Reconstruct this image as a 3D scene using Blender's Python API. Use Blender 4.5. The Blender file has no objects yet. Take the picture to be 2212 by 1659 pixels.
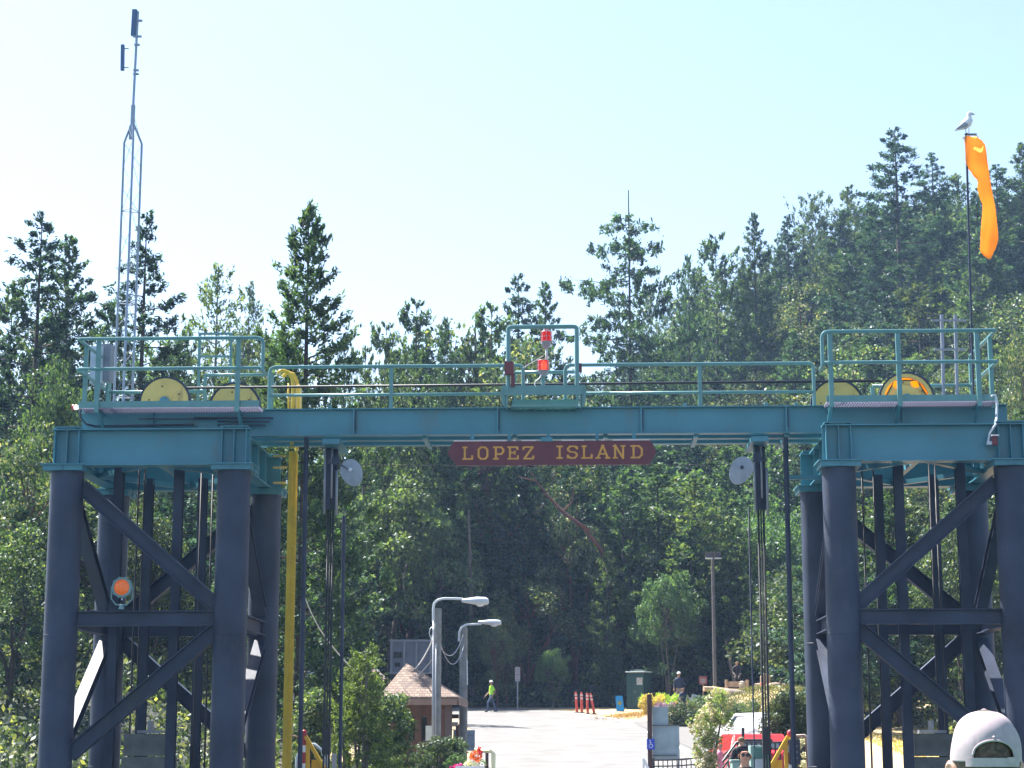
import bpy, bmesh, math, random
import numpy as np
from mathutils import Vector, Matrix
S = bpy.context.scene
C = S.collection
RAD = math.radians
# ---------------------------------------------------------------- camera
CZ = 7.0                      # eye height above the water
FPX = 4100.0                  # focal length in units of the 2212-wide picture
HORIZON = 1600.0
YAW = RAD(2.2)
PITCH = math.atan((HORIZON-829.5)/FPX)
cam_d = bpy.data.cameras.new("camera"); cam = bpy.data.objects.new("camera", cam_d); C.objects.link(cam)
cam_d.sensor_width = 36.0; cam_d.lens = 36.0*FPX/2212.0; cam_d.clip_end = 3000; cam_d.clip_start = 0.1
cam.location = (0, 0, CZ); cam.rotation_euler = (math.pi/2+PITCH, 0, YAW)
S.camera = cam
# ---------------------------------------------------------------- light
SUN_EL = RAD(57)
SD = Vector((-0.76*math.cos(SUN_EL), 0.65*math.cos(SUN_EL), math.sin(SUN_EL)))   # towards the sun: high, behind and left
w = bpy.data.worlds.new("World"); S.world = w; w.use_nodes = True
nt = w.node_tree; bg = nt.nodes['Background']
sky = nt.nodes.new('ShaderNodeTexSky'); sky.sky_type = 'NISHITA'; sky.sun_disc = False
sky.sun_elevation = SUN_EL; sky.sun_rotation = math.atan2(SD.x, SD.y)
sky.air_density = 1.0; sky.dust_density = 1.2; sky.ozone_density = 1.0
nt.links.new(sky.outputs[0], bg.inputs[0]); bg.inputs[1].default_value = 0.072
sl = bpy.data.lights.new("sun", 'SUN'); sl.energy = 5.0; sl.angle = RAD(0.5); sl.color = (1, .95, .88)
so = bpy.data.objects.new("sun", sl); C.objects.link(so); so.rotation_euler = SD.to_track_quat('Z', 'Y').to_euler()
so.location = (-20, 40, 60)
S.view_settings.view_transform = 'Standard'; S.view_settings.look = 'None'
S.view_settings.exposure = 1.97; S.view_settings.gamma = 1
S.cycles.max_bounces = 8; S.cycles.transparent_max_bounces = 16; S.cycles.volume_bounces = 1
S.cycles.diffuse_bounces = 3
# ---------------------------------------------------------------- picture to place
cF = Vector((-math.sin(YAW)*math.cos(PITCH), math.cos(YAW)*math.cos(PITCH), math.sin(PITCH)))
cR = Vector((math.cos(YAW), math.sin(YAW), 0)); cU = cR.cross(cF)
def P(u, v, Y):
    d = cF*FPX + cR*(u-1106) - cU*(v-829.5)
    t = Y/d.y
    return Vector((0, 0, CZ)) + d*t
def PZ(u, v, Z):
    d = cF*FPX + cR*(u-1106) - cU*(v-829.5)
    return Vector((0, 0, CZ)) + d*((Z-CZ)/d.z)
def proj(p):
    q = Vector(p) - Vector((0, 0, CZ)); k = FPX/q.dot(cF)
    return 1106+q.dot(cR)*k, 829.5-q.dot(cU)*k
# ---------------------------------------------------------------- meshes
class MB:
    def __init__(s): s.v = []; s.f = []
    def add(s, vs, fs):
        n = len(s.v); s.v += [tuple(p) for p in vs]; s.f += [tuple(i+n for i in f) for f in fs]; return s
    def box(s, c, d, rz=0, M=None):
        x, y, z = d[0]/2, d[1]/2, d[2]/2
        vs = [Vector((a*x, b*y, e*z)) for e in (-1, 1) for a, b in ((-1,-1),(1,-1),(1,1),(-1,1))]
        R = M if M is not None else Matrix.Rotation(rz, 3, 'Z')
        return s.add([R @ q + Vector(c) for q in vs], [(3,2,1,0),(4,5,6,7),(0,1,5,4),(1,2,6,5),(2,3,7,6),(3,0,4,7)])
    def span(s, a, b):
        return s.box([(a[i]+b[i])/2 for i in range(3)], [abs(b[i]-a[i]) for i in range(3)])
    def frame(s, p0, p1, up=(0,0,1)):
        p0, p1 = Vector(p0), Vector(p1); d = (p1-p0).normalized(); up = Vector(up)
        if abs(d.dot(up)) > .98: up = Vector((0,1,0))
        a = d.cross(up).normalized(); b = a.cross(d).normalized(); return p0, p1, d, a, b
    def prof(s, p0, p1, pts, up=(0,0,1)):
        p0, p1, d, a, b = s.frame(p0, p1, up); n = len(pts)
        vs = [p0+a*x+b*y for x, y in pts]+[p1+a*x+b*y for x, y in pts]
        fs = [(i, (i+1)%n, (i+1)%n+n, i+n) for i in range(n)]+[tuple(range(n))[::-1], tuple(range(n, 2*n))]
        return s.add(vs, fs)
    def bar(s, p0, p1, w, h, up=(0,0,1)):
        return s.prof(p0, p1, [(-w/2,-h/2),(w/2,-h/2),(w/2,h/2),(-w/2,h/2)], up)
    def ibeam(s, p0, p1, w, h, tf=.02, tw=.014, up=(0,0,1)):
        W, H, t, q = w/2, h/2, tf, tw/2
        return s.prof(p0, p1, [(-W,-H),(W,-H),(W,-H+t),(q,-H+t),(q,H-t),(W,H-t),(W,H),(-W,H),(-W,H-t),(-q,H-t),(-q,-H+t),(-W,-H+t)], up)
    def tube(s, pts, r, n=8, cap=True):
        pts = [Vector(p) for p in pts]; m = len(pts)
        rs = list(r) if isinstance(r, (list, tuple)) else [r]*m
        d0 = (pts[1]-pts[0]).normalized(); up = Vector((0,0,1)) if abs(d0.z) < .9 else Vector((0,1,0))
        a = d0.cross(up).normalized(); vs = []
        for i, p in enumerate(pts):
            d = (pts[min(i+1, m-1)]-pts[max(i-1, 0)]).normalized()
            a = (a-d*a.dot(d)).normalized(); b = d.cross(a)
            vs += [p+(a*math.cos(2*math.pi*k/n)+b*math.sin(2*math.pi*k/n))*rs[i] for k in range(n)]
        fs = [(i*n+k, i*n+(k+1)%n, (i+1)*n+(k+1)%n, (i+1)*n+k) for i in range(m-1) for k in range(n)]
        if cap: fs += [tuple(range(n))[::-1], tuple(range((m-1)*n, m*n))]
        return s.add(vs, fs)
    def lathe(s, c, prof, n=24, axis=(0,0,1)):
        c = Vector(c); ax = Vector(axis).normalized(); q = Vector((0,0,1)).rotation_difference(ax)
        vs = [c+q @ Vector((r*math.cos(2*math.pi*k/n), r*math.sin(2*math.pi*k/n), z)) for r, z in prof for k in range(n)]
        m = len(prof)
        fs = [(i*n+k, i*n+(k+1)%n, (i+1)*n+(k+1)%n, (i+1)*n+k) for i in range(m-1) for k in range(n)]
        fs += [tuple(range(n))[::-1], tuple(range((m-1)*n, m*n))]
        return s.add(vs, fs)
    def prism(s, poly, ax, d0, d1):
        """poly in the plane normal to axis ax ('y': (x,z), 'z': (x,y), 'x': (y,z))"""
        def q(p, t): return (p[0], t, p[1]) if ax == 'y' else ((p[0], p[1], t) if ax == 'z' else (t, p[0], p[1]))
        n = len(poly)
        vs = [q(p, d0) for p in poly]+[q(p, d1) for p in poly]
        return s.add(vs, [(i, (i+1)%n, (i+1)%n+n, i+n) for i in range(n)]+[tuple(range(n))[::-1], tuple(range(n, 2*n))])
    def build(s, name, mat, parent=None, base=None, smooth=False, bevel=0):
        base = Vector(base) if base is not None else Vector((0,0,0))
        if parent is not None: base = Vector(parent['_b'])
        me = bpy.data.meshes.new(name); me.from_pydata([tuple(Vector(p)-base) for p in s.v], [], s.f)
        bm = bmesh.new(); bm.from_mesh(me); bmesh.ops.recalc_face_normals(bm, faces=bm.faces[:])
        if smooth:
            for f in bm.faces: f.smooth = len(f.verts) <= 4
            for e in bm.edges:
                if len(e.link_faces) == 2 and e.calc_face_angle(0) > .7: e.smooth = False
        bm.to_mesh(me); bm.free()
        for m_ in (mat if isinstance(mat, (list, tuple)) else [mat]): me.materials.append(m_)
        o = bpy.data.objects.new(name, me); C.objects.link(o)
        if parent is not None: o.parent = parent
        else: o.location = base
        o['_b'] = tuple(base)
        if bevel:
            bv = o.modifiers.new('bevel', 'BEVEL'); bv.width = bevel; bv.segments = 2; bv.limit_method = 'ANGLE'
        return o
def comps(mb):
    par = list(range(len(mb.v)))
    def fd(a):
        while par[a] != a: par[a] = par[par[a]]; a = par[a]
        return a
    for f in mb.f:
        for i in f[1:]: par[fd(i)] = fd(f[0])
    gr = {}
    for f in mb.f: gr.setdefault(fd(f[0]), []).append(f)
    out = []
    for fs in gr.values():
        idx = sorted({i for f in fs for i in f}); mp = {i: k for k, i in enumerate(idx)}; q = MB(); q.add([mb.v[i] for i in idx], [tuple(mp[i] for i in f) for f in fs]); out.append(q)
    return out
def build_split(mb, name, mt, parent, smooth=False):
    for q in comps(mb): q.build(name, mt, parent, smooth=smooth)
def tag(o, label=None, cat=None, group=None, kind=None):
    if label: o['label'] = label
    if cat: o['category'] = cat
    if group: o['group'] = group
    if kind: o['kind'] = kind
    return o
def thing(name, label, cat, base, group=None):
    o = bpy.data.objects.new(name, None); C.objects.link(o); o.location = base; o['_b'] = tuple(base)
    o.empty_display_size = .2
    return tag(o, label, cat, group)
def copy_tree(o, parent=None):
    c = o.copy(); C.objects.link(c)
    if parent is not None: c.parent = parent
    for ch in o.children: copy_tree(ch, c)
    return c
def rawmesh(name, V, F, mat, parent=None, loc=(0,0,0)):
    """V Nx3 numpy, F Mx3 or Mx4 numpy"""
    me = bpy.data.meshes.new(name); V = np.ascontiguousarray(V, np.float32); F = np.ascontiguousarray(F, np.int32)
    k = F.shape[1]; me.vertices.add(len(V)); me.vertices.foreach_set('co', V.ravel())
    me.loops.add(F.size); me.loops.foreach_set('vertex_index', F.ravel())
    me.polygons.add(len(F)); me.polygons.foreach_set('loop_start', np.arange(0, F.size, k, dtype=np.int32))
    me.polygons.foreach_set('loop_total', np.full(len(F), k, np.int32))
    me.update(calc_edges=True); me.materials.append(mat)
    o = bpy.data.objects.new(name, me); C.objects.link(o); o.location = loc
    o['_b'] = tuple(loc) if parent is None else (0,0,0)
    if parent is not None: o.parent = parent
    return o
# ---------------------------------------------------------------- materials
def mat(name, col, rough=.6, metal=0, var=.12, scale=3.0, bump=0, spec=.5, emit=None, es=0, col2=None, grime=None, gs=1.2, ga=.0):
    m = bpy.data.materials.new(name); m.use_nodes = True; nt = m.node_tree; b = nt.nodes['Principled BSDF']
    b.inputs['Roughness'].default_value = rough; b.inputs['Metallic'].default_value = metal
    b.inputs['Specular IOR Level'].default_value = spec
    tc = nt.nodes.new('ShaderNodeTexCoord'); n = nt.nodes.new('ShaderNodeTexNoise'); n.inputs['Scale'].default_value = scale
    n.inputs['Detail'].default_value = 6; nt.links.new(tc.outputs['Object'], n.inputs['Vector'])
    r = nt.nodes.new('ShaderNodeValToRGB'); c2 = col2 or tuple(min(1, c*(1+var)) for c in col); c1 = tuple(c*(1-var) for c in col)
    r.color_ramp.elements[0].position = .3; r.color_ramp.elements[1].position = .7
    r.color_ramp.elements[0].color = (*(c1 if not col2 else col), 1); r.color_ramp.elements[1].color = (*c2, 1)
    nt.links.new(n.outputs['Fac'], r.inputs[0]); out = r.outputs[0]
    if grime:
        g = nt.nodes.new('ShaderNodeTexNoise'); g.inputs['Scale'].default_value = gs; g.inputs['Detail'].default_value = 8; g.inputs['Roughness'].default_value = .7
        mp = nt.nodes.new('ShaderNodeMapping'); mp.inputs['Scale'].default_value = (1, 1, .35)
        nt.links.new(tc.outputs['Object'], mp.inputs[0]); nt.links.new(mp.outputs[0], g.inputs['Vector'])
        rr = nt.nodes.new('ShaderNodeValToRGB'); rr.color_ramp.elements[0].position = .56; rr.color_ramp.elements[1].position = .72
        rr.color_ramp.elements[1].color = (ga, ga, ga, 1); nt.links.new(g.outputs['Fac'], rr.inputs[0])
        mx = nt.nodes.new('ShaderNodeMix'); mx.data_type = 'RGBA'; nt.links.new(rr.outputs[0], mx.inputs['Factor'])
        nt.links.new(out, mx.inputs['A']); mx.inputs['B'].default_value = (*grime, 1); out = mx.outputs['Result']
    nt.links.new(out, b.inputs['Base Color'])
    if bump:
        bp = nt.nodes.new('ShaderNodeBump'); bp.inputs['Strength'].default_value = bump; bp.inputs['Distance'].default_value = .02
        n2 = nt.nodes.new('ShaderNodeTexNoise'); n2.inputs['Scale'].default_value = scale*8; nt.links.new(tc.outputs['Object'], n2.inputs['Vector'])
        nt.links.new(n2.outputs['Fac'], bp.inputs['Height']); nt.links.new(bp.outputs[0], b.inputs['Normal'])
    if emit: b.inputs['Emission Color'].default_value = (*emit, 1); b.inputs['Emission Strength'].default_value = es
    return m
def leafmat(name, dark, light, trans=.35, extra=None, ex=.0):
    m = bpy.data.materials.new(name); m.use_nodes = True; nt = m.node_tree; nt.nodes.remove(nt.nodes['Principled BSDF'])
    out = nt.nodes['Material Output']; g = nt.nodes.new('ShaderNodeNewGeometry'); oi = nt.nodes.new('ShaderNodeObjectInfo')
    r = nt.nodes.new('ShaderNodeValToRGB'); r.color_ramp.elements[0].color = (*dark, 1); r.color_ramp.elements[1].color = (*light, 1)
    if extra:
        e = r.color_ramp.elements.new(1-ex); e.color = (*extra, 1); r.color_ramp.elements[1].position = .8*(1-ex)
        r.color_ramp.elements[1].color = (*light, 1); r.color_ramp.elements[2].color = (*extra, 1)
    nt.links.new(g.outputs['Random Per Island'], r.inputs[0])
    tc = nt.nodes.new('ShaderNodeTexCoord'); n = nt.nodes.new('ShaderNodeTexNoise'); n.inputs['Scale'].default_value = .8; n.inputs['Detail'].default_value = 2
    nt.links.new(tc.outputs['Object'], n.inputs['Vector'])
    hs = nt.nodes.new('ShaderNodeHueSaturation')
    a = nt.nodes.new('ShaderNodeMapRange'); a.inputs[3].default_value = .475; a.inputs[4].default_value = .52; nt.links.new(oi.outputs['Random'], a.inputs[0])
    nt.links.new(a.outputs[0], hs.inputs['Hue'])
    b = nt.nodes.new('ShaderNodeMapRange'); b.inputs[1].default_value = .3; b.inputs[2].default_value = .7; b.inputs[3].default_value = .65; b.inputs[4].default_value = 1.35
    nt.links.new(n.outputs['Fac'], b.inputs[0])
    c = nt.nodes.new('ShaderNodeMath'); c.operation = 'MULTIPLY'
    d = nt.nodes.new('ShaderNodeMapRange'); d.inputs[3].default_value = .7; d.inputs[4].default_value = 1.3
    mm = nt.nodes.new('ShaderNodeMath'); mm.operation = 'FRACT'; m2 = nt.nodes.new('ShaderNodeMath'); m2.operation = 'MULTIPLY'; m2.inputs[1].default_value = 17.3
    nt.links.new(oi.outputs['Random'], m2.inputs[0]); nt.links.new(m2.outputs[0], mm.inputs[0]); nt.links.new(mm.outputs[0], d.inputs[0])
    nt.links.new(b.outputs[0], c.inputs[0]); nt.links.new(d.outputs[0], c.inputs[1]); nt.links.new(c.outputs[0], hs.inputs['Value'])
    nt.links.new(r.outputs[0], hs.inputs['Color'])
    df = nt.nodes.new('ShaderNodeBsdfDiffuse'); tr = nt.nodes.new('ShaderNodeBsdfTranslucent'); gl = nt.nodes.new('ShaderNodeBsdfGlossy')
    gl.inputs['Roughness'].default_value = .45; gl.inputs['Color'].default_value = (.8, .85, .9, 1)
    nt.links.new(hs.outputs[0], df.inputs[0]); 
    tcol = nt.nodes.new('ShaderNodeMix'); tcol.data_type = 'RGBA'; tcol.blend_type = 'MULTIPLY'; tcol.inputs['Factor'].default_value = 1; tcol.inputs['B'].default_value = (1.5, 1.6, .6, 1)
    nt.links.new(hs.outputs[0], tcol.inputs['A']); nt.links.new(tcol.outputs['Result'], tr.inputs[0])
    mx = nt.nodes.new('ShaderNodeMixShader'); mx.inputs[0].default_value = trans; nt.links.new(df.outputs[0], mx.inputs[1]); nt.links.new(tr.outputs[0], mx.inputs[2])
    mg = nt.nodes.new('ShaderNodeMixShader'); mg.inputs[0].default_value = .025; nt.links.new(mx.outputs[0], mg.inputs[1]); nt.links.new(gl.outputs[0], mg.inputs[2])
    nt.links.new(mg.outputs[0], out.inputs[0]); return m
TEAL = mat('teal_paint', (.062, .215, .275), .42, var=.13, scale=1.3, grime=(.11,.15,.14), gs=1.6, ga=.75)
TEAL_RAIL = mat('teal_rail_paint', (.11, .25, .25), .3, var=.1, scale=5)
TAR = mat('dark_coated_steel', (.043, .055, .088), .5, var=.28, scale=1.1, bump=.12, spec=.25, grime=(.09,.085,.08), gs=1.5, ga=.5)
GALV = mat('galvanised_grating', (.42, .43, .46), .5, .3, scale=8)
SIGNRED = mat('maroon_board', (.135, .035, .045), .6, scale=4)
GOLD = mat('gold_lettering', (.62, .30, .06), .6, scale=6)
YEL = mat('yellow_paint', (.62, .42, .035), .5, var=.1, scale=4, grime=(.25,.17,.05), gs=3, ga=.5)
YELPALE = mat('faded_yellow_paint', (.62, .47, .15), .6, var=.1, scale=4, grime=(.2,.14,.08), gs=5, ga=.8)
BLACK = mat('black_rubber', (.02, .021, .026), .55)
GREYM = mat('grey_steel', (.30, .32, .36), .45, .3)
GREYL = mat('light_grey_paint', (.5, .54, .58), .5)
WHITE = mat('white_paint', (.78, .78, .78), .5)
REDP = mat('red_paint', (.55, .04, .035), .5)
BRICKP = mat('oxide_red_paint', (.16, .04, .05), .6)
BARK = mat('bark', (.055, .042, .035), .9, var=.4, scale=6, bump=.5)
BARKG = mat('grey_bark', (.12, .105, .09), .9, var=.4, scale=6, bump=.5)
MADR = mat('red_bark', (.12, .045, .028), .7, var=.4, scale=5)
POLE = mat('weathered_pole', (.20, .205, .20), .8, var=.25, scale=5, bump=.3)

FRP = bpy.data.materials.new('translucent_grating'); FRP.use_nodes = True; _n = FRP.node_tree; _n.nodes.remove(_n.nodes['Principled BSDF'])
_d = _n.nodes.new('ShaderNodeBsdfDiffuse'); _t = _n.nodes.new('ShaderNodeBsdfTranslucent'); _m = _n.nodes.new('ShaderNodeMixShader'); _m.inputs[0].default_value = .65
_d.inputs[0].default_value = (.45,.45,.5,1); _t.inputs[0].default_value = (.42,.42,.50,1)
_n.links.new(_d.outputs[0], _m.inputs[1]); _n.links.new(_t.outputs[0], _m.inputs[2]); _n.links.new(_m.outputs[0], _n.nodes['Material Output'].inputs[0])
# ================================================================ lift towers and gantry
def yz(u, v, Y): return P(u, v, Y).z
YF, YB = 34.0, 37.5
ZT = P(340, 925, YF-.15).z; ZB = P(340, 1004, YF-.15).z          # header beam top and bottom
ZCAP = P(145, 1021, YF).z
CR = .30
def tower(xo, xi, label, side):
    """xo outer column x, xi inner column x"""
    s = 1 if xi > xo else -1
    xm = (xo+xi)/2
    T = thing('lift_tower', label, 'lift tower', (xm, (YF+YB)/2, 0), 'lift towers of the ferry landing')
    for x in (xo, xi):
        for y in (YF, YB):
            c = MB().lathe((x, y, 0), [(CR, -3), (CR, ZCAP)], 40).build('column', TAR, T, smooth=True)
            w_ = MB()
            for zz_ in (ZCAP-2.95, ZCAP-5.3): w_.lathe((x, y, zz_), [(CR+.001,-.008),(CR+.005,-.004),(CR+.005,.004),(CR+.001,.008)], 40)
            w_.build('weld_seam', TAR, c, smooth=True)
            k = MB().box((x, y, (ZCAP+ZB)/2-.012), (.72, .72, ZB-ZCAP-.024)); k.box((x, y, ZB-.01), (.80, .80, .024))
            for a in (0, 1):
                k.box((x+(.0 if a == 0 else .36+.012), y-(.36+.012 if a == 0 else 0), (ZCAP+ZB)/2-.014), (.02, .024, ZB-ZCAP-.03))
            k.build('column_cap', TEAL, T)
    # header beams front and back (wide-flange), side beams
    x0, x1 = min(xo, xi)-.28, max(xo, xi)+.28
    hz = ZT-ZB
    for y in (YF, YB):
        b = MB().ibeam((x0, y, (ZT+ZB)/2), (x1, y, (ZT+ZB)/2), .30, hz, .022, .02)
        for x in (xo, xi):
            for dx in (-.22, 0, .22) if y == YF else (0,):
                b.box((x+dx, y-.0775, (ZT+ZB)/2), (.016, .13, hz-.05)); b.box((x+dx, y+.0775, (ZT+ZB)/2), (.016, .13, hz-.05))
            b.box((x, y, ZT+.03), (.50, .34, .022)); b.box((x, y-.01, ZT+.012), (.3, .24, .03))
        b.build('header_beam', TEAL, T)
    for x in (xo, xi):
        b = MB().ibeam((x, YF+.17, (ZT+ZB)/2), (x, YB-.17, (ZT+ZB)/2), .26, hz-.03, .022, .02)
        for y in (YF+.9, YF+1.75, YF+2.6):
            for d in (-1, 1): b.box((x+d*.067, y, (ZT+ZB)/2), (.11, .016, hz-.08))
        b.build('side_beam', TEAL, T)
    # horizontal bracing under the deck
    yc = (YF+YB)/2; zz = ZB+.06
    b = MB().bar((xm, YF+.2, zz+.1), (xm, YB-.2, zz+.1), .1, .12)
    for (p, q) in (((xm+s*.1, YF+.2), (xi-s*.16, yc)), ((xi-s*.16, yc), (xm+s*.1, YB-.2)), ((xm-s*.1, YF+.2), (xo+s*.16, yc)), ((xo+s*.16, yc), (xm-s*.1, YB-.2))):
        b.bar((*p, zz), (*q, zz), .12, .09)
    b.build('deck_bracing', TEAL, T)
    # legs' bracing
    zm = P(310, 1336, YF).z                                     # mid strut
    zt2 = P(180, 1050, YF).z; zb2 = P(142, 1630, YF).z
    up = (0, -1, 0)
    for y, a, c in ((YF, xo, xi), (YB, xi, xo)):
        MB().ibeam((xo+s*(CR-.03), y, zm), (xi-s*(CR-.03), y, zm), .2, .27, .02, .014).build('strut', TAR, T)
        sg = 1 if c > a else -1
        for z0, z1 in ((zt2, zm+.22), (zb2, zm-.22)):
            MB().ibeam((a+sg*(CR-.04), y, z0), (c-sg*(CR-.04), y, z1), .22, .27, .02, .016).build('diagonal_brace', TAR, T)
        MB().ibeam((xo+s*(CR-.03), y, zb2-2.6-.25), (xi-s*(CR-.03), y, zb2-2.6-.25), .2, .27, .02, .014).build('strut', TAR, T)
        z0, z1 = zb2-.35, zb2-2.6-.05
        MB().ibeam((a+sg*(CR-.04), y, z0), (c-sg*(CR-.04), y, z1), .22, .27, .02, .016).build('diagonal_brace', TAR, T)
    for x in (xo, xi):
        MB().ibeam((x, YF+CR-.03, zm), (x, YB-CR+.03, zm), .2, .27, .02, .014).build('strut', TAR, T)
        for (ya, za), (yb, zb_) in (((YF+CR-.04, zt2), (YB-CR+.04, zm+.3)), ((YB-CR+.04, zm-.3), (YF+CR-.04, zb2))):
            MB().ibeam((x, ya, za), (x, yb, zb_), .22, .2, .02, .016).build('diagonal_brace', TAR, T)
    # counterweight guides
    for y, ds in ((YF+1.0, (-.82, .31)), (YF+2.6, (-.62, .44))):
        for d in ds:
            x = xm + s*d
            MB().ibeam((x, y, -1), (x, y, ZB+.12), .17, .16, .018, .016, up=(0,1,0)).build('guide_rail', TAR, T)
    return T, zm
XLo, XLi = P(145.5, 1030, YF).x, P(506, 1030, YF).x
XRi, XRo = P(1812, 1028, YF).x, P(2184, 1028, YF).x
TL, ZM = tower(XLo, XLi, 'left lift tower, dark round columns and teal cross beams, amber lamp on its strut', -1)
TR, _ = tower(XRo, XRi, 'right lift tower of dark round columns and teal cross beams, windsock pole above it', 1)
for o in (TL, TR): del o['group']
# ---- gantry
YG = 35.2
ZG0 = ZT+.05                                  # underside of girders
ZG1 = ZG0 + .515
gx0, gx1 = XLo-.1, XRo+.25
G = thing('gantry_bridge', 'teal gantry girder and walkway spanning between the two lift towers', 'gantry', (0, 35.7, ZG0))
for k, y in enumerate((YG, YG+.62, YG+1.24)):
    b = MB().ibeam((gx0, y, (ZG0+ZG1)/2), (gx1, y, (ZG0+ZG1)/2), .2, ZG1-ZG0, .02, .014)
    if k == 0:
        for u in (765, 1075, 1385, 1698, 330, 1950):
            x = P(u, 915, YG).x
            b.box((x, y-.052, (ZG0+ZG1)/2), (.03, .085, ZG1-ZG0-.045))
            for dz in (-.18, -.06, .06, .18): b.box((x+.028, y-.02, (ZG0+ZG1)/2+dz), (.022, .022, .022))
    b.build('girder', TEAL, G)
    if k == 0:
        for u in (1075, 1385, 1698, 765):
            x = P(u, 915, YG).x+.03
            q = MB(); q.span((x-.010, YG-.075, ZG0+.10), (x+.010, YG-.045, ZG1-.05)); q.build('dark_strip', TAR, G)  # added dark strip that strengthens the stiffener line
d = MB()
n_ = int((XRi-XLi-.65)/.07)
for i in range(n_): x = XLi+.3+i*.07; d.span((x, YG+.12, ZG1+.004), (x+.006, YG+1.3, ZG1+.034))
for y in (YG+.12, YG+.7, YG+1.3): d.span((XLi+.3, y-.006, ZG1+.0045), (XRi-.35, y+.006, ZG1+.0335))
d.build('walkway_grating', GALV, G)
cl = MB()
for x in (-3, -1.3, .4, 2.1, 3.8): cl.span((x-.04, YG+.02, ZG0-.06), (x+.04, YG+1.3, ZG0-.003))
build_split(cl, 'cross_tie', TEAL, G)
# hanger plates where the lines go down
for u in (716, 1641):
    x = P(u, 960, YG).x
    MB().span((x-.16, YG-.1, ZG0-.16), (x+.16, YG+1.3, ZG0-.065)).build('hanger_plate', TEAL, G)
def pp(u, v, Y): return P(u, v, Y)
def bend(a, b, c, r=.12, n=5):
    """polyline a-b-c with a rounded corner at b"""
    a, b, c = Vector(a), Vector(b), Vector(c); p = b+(a-b).normalized()*r; q = b+(c-b).normalized()*r
    return [(p*(1-t)+b*t)*(1-t)+(b*(1-t)+q*t)*t for t in [i/n for i in range(n+1)]]
RR = .034
# main walkway railing
YR = YG+.02
def X_(u, v, Y): return P(u, v, Y).x
zt_ = (P(845, 792, YR).z + P(1512, 786, YR).z)/2; zmr = (P(845, 852, YR).z+P(1512, 848, YR).z)/2
xa, xb, xc, xd = X_(583, 800, YR), X_(1130, 800, YR), X_(1221, 800, YR), X_(1757, 800, YR)
rail = MB()
rail.tube([(xa, YR, ZG1)]+bend((xa, YR, ZG1), (xa, YR, zt_), (xb, YR, zt_))+bend((xa, YR, zt_), (xb, YR, zt_), (xb, YR, ZG1), .1)+[(xb, YR, ZG1)], RR)
rail.tube([(xc, YR, ZG1)]+bend((xc, YR, ZG1), (xc, YR, zt_), (xd, YR, zt_))+bend((xc, YR, zt_), (xd, YR, zt_), (xd, YR, ZG1), .1)+[(xd, YR, ZG1)], RR)
rail.tube([(xa, YR, zmr), (X_(1089, 850, YR), YR, zmr)], RR*.85); rail.tube([(X_(1262, 850, YR), YR, zmr), (xd, YR, zmr)], RR*.85)
build_split(rail, 'railing', TEAL_RAIL, G, smooth=True)
for u in (845, 1512):
    x = X_(u, 830, YR); MB().bar((x, YR, ZG1), (x, YR, zt_-.03), .07, .07).build('railing_post', TEAL_RAIL, G)
rear = MB()
zr = P(510, 810, 36.6).z
rear.tube([(X_(441, 810, 36.6), 36.6, zr), (X_(590, 810, 36.6), 36.6, zr)], RR); rear.tube([(X_(1113, 804, 36.2), 36.2, P(1180, 804, 36.2).z), (X_(1247, 804, 36.2), 36.2, P(1180, 804, 36.2).z)], RR)
for u in (1113, 1247, ): rear.bar((X_(u, 810, 36.2), 36.2, ZG1), (X_(u, 810, 36.2), 36.2, P(1180, 804, 36.2).z), .05, .05)
rear.bar((X_(443, 830, 36.6), 36.6, ZG1), (X_(443, 830, 36.6), 36.6, zr), .06, .06); rear.bar((X_(588, 830, 36.6), 36.6, ZG1), (X_(588, 830, 36.6), 36.6, zr), .06, .06)
build_split(rear, 'rear_railing', TEAL_RAIL, G, smooth=True)
# small eyes on the girder top
e = MB()
for u in (712, 1655, 1720, 1480): 
    x = X_(u, 880, YG-.02); e.span((x-.035, YG-.05, ZG1), (x+.035, YG+.03, ZG1+.07))
build_split(e, 'lifting_lug', TEAL_RAIL, G)
# ---- signal basket
YC = 34.75
bx0, bx1 = X_(1098, 760, YC), X_(1246, 760, YC); zb_ = P(1170, 843, YC).z; ztp = P(1170, 706, YC).z
cg = MB()
cg.tube([(bx0, YC, zb_-.02)]+bend((bx0, YC, zb_), (bx0, YC, ztp), (bx1, YC, ztp), .06, 3)+bend((bx0, YC, ztp), (bx1, YC, ztp), (bx1, YC, zb_), .06, 3)+[(bx1, YC, zb_-.02)], .042, 8)
cg.build('basket_frame', TEAL_RAIL, G, smooth=True)
cg = MB()
t0, t1 = X_(1090, 843, YC), X_(1258, 843, YC)
cg.span((t0, YC-.03, zb_-.09), (t1, YC+.012, zb_+.09))
cg.span((t0+.12, YC+.42, zb_-.2), (t1-.12, YC+.45, zb_-.1)); 
for x in (t0, t1):
    sg = -1 if x == t0 else 1
    cg.prism([(x-sg*.02, zb_-.34), (x+sg*.05, zb_-.25), (x+sg*.08, zb_-.05), (x+sg*.05, zb_+.1), (x-sg*.02, zb_+.1)], 'y', YC+.014, YC+.04)
    cg.span((x-sg*.03-.02, YC+.014, zb_-.33), (x-sg*.03+.02, YG-.1, zb_-.02))
cg.build('basket_toeboard', TEAL_RAIL, G)
g = MB(); 
for i in range(9): g.span((t0+.12, YC+.05+i*.045, zb_-.30), (t1-.12, YC+.062+i*.045, zb_-.27))
for i in range(12): 
    x = t0+.12+i*(t1-t0-.24)/11; g.span((x-.004, YC+.04, zb_-.325), (x+.004, YC+.44, zb_-.301))
g.build('basket_grating', TEAL_RAIL, G)
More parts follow.
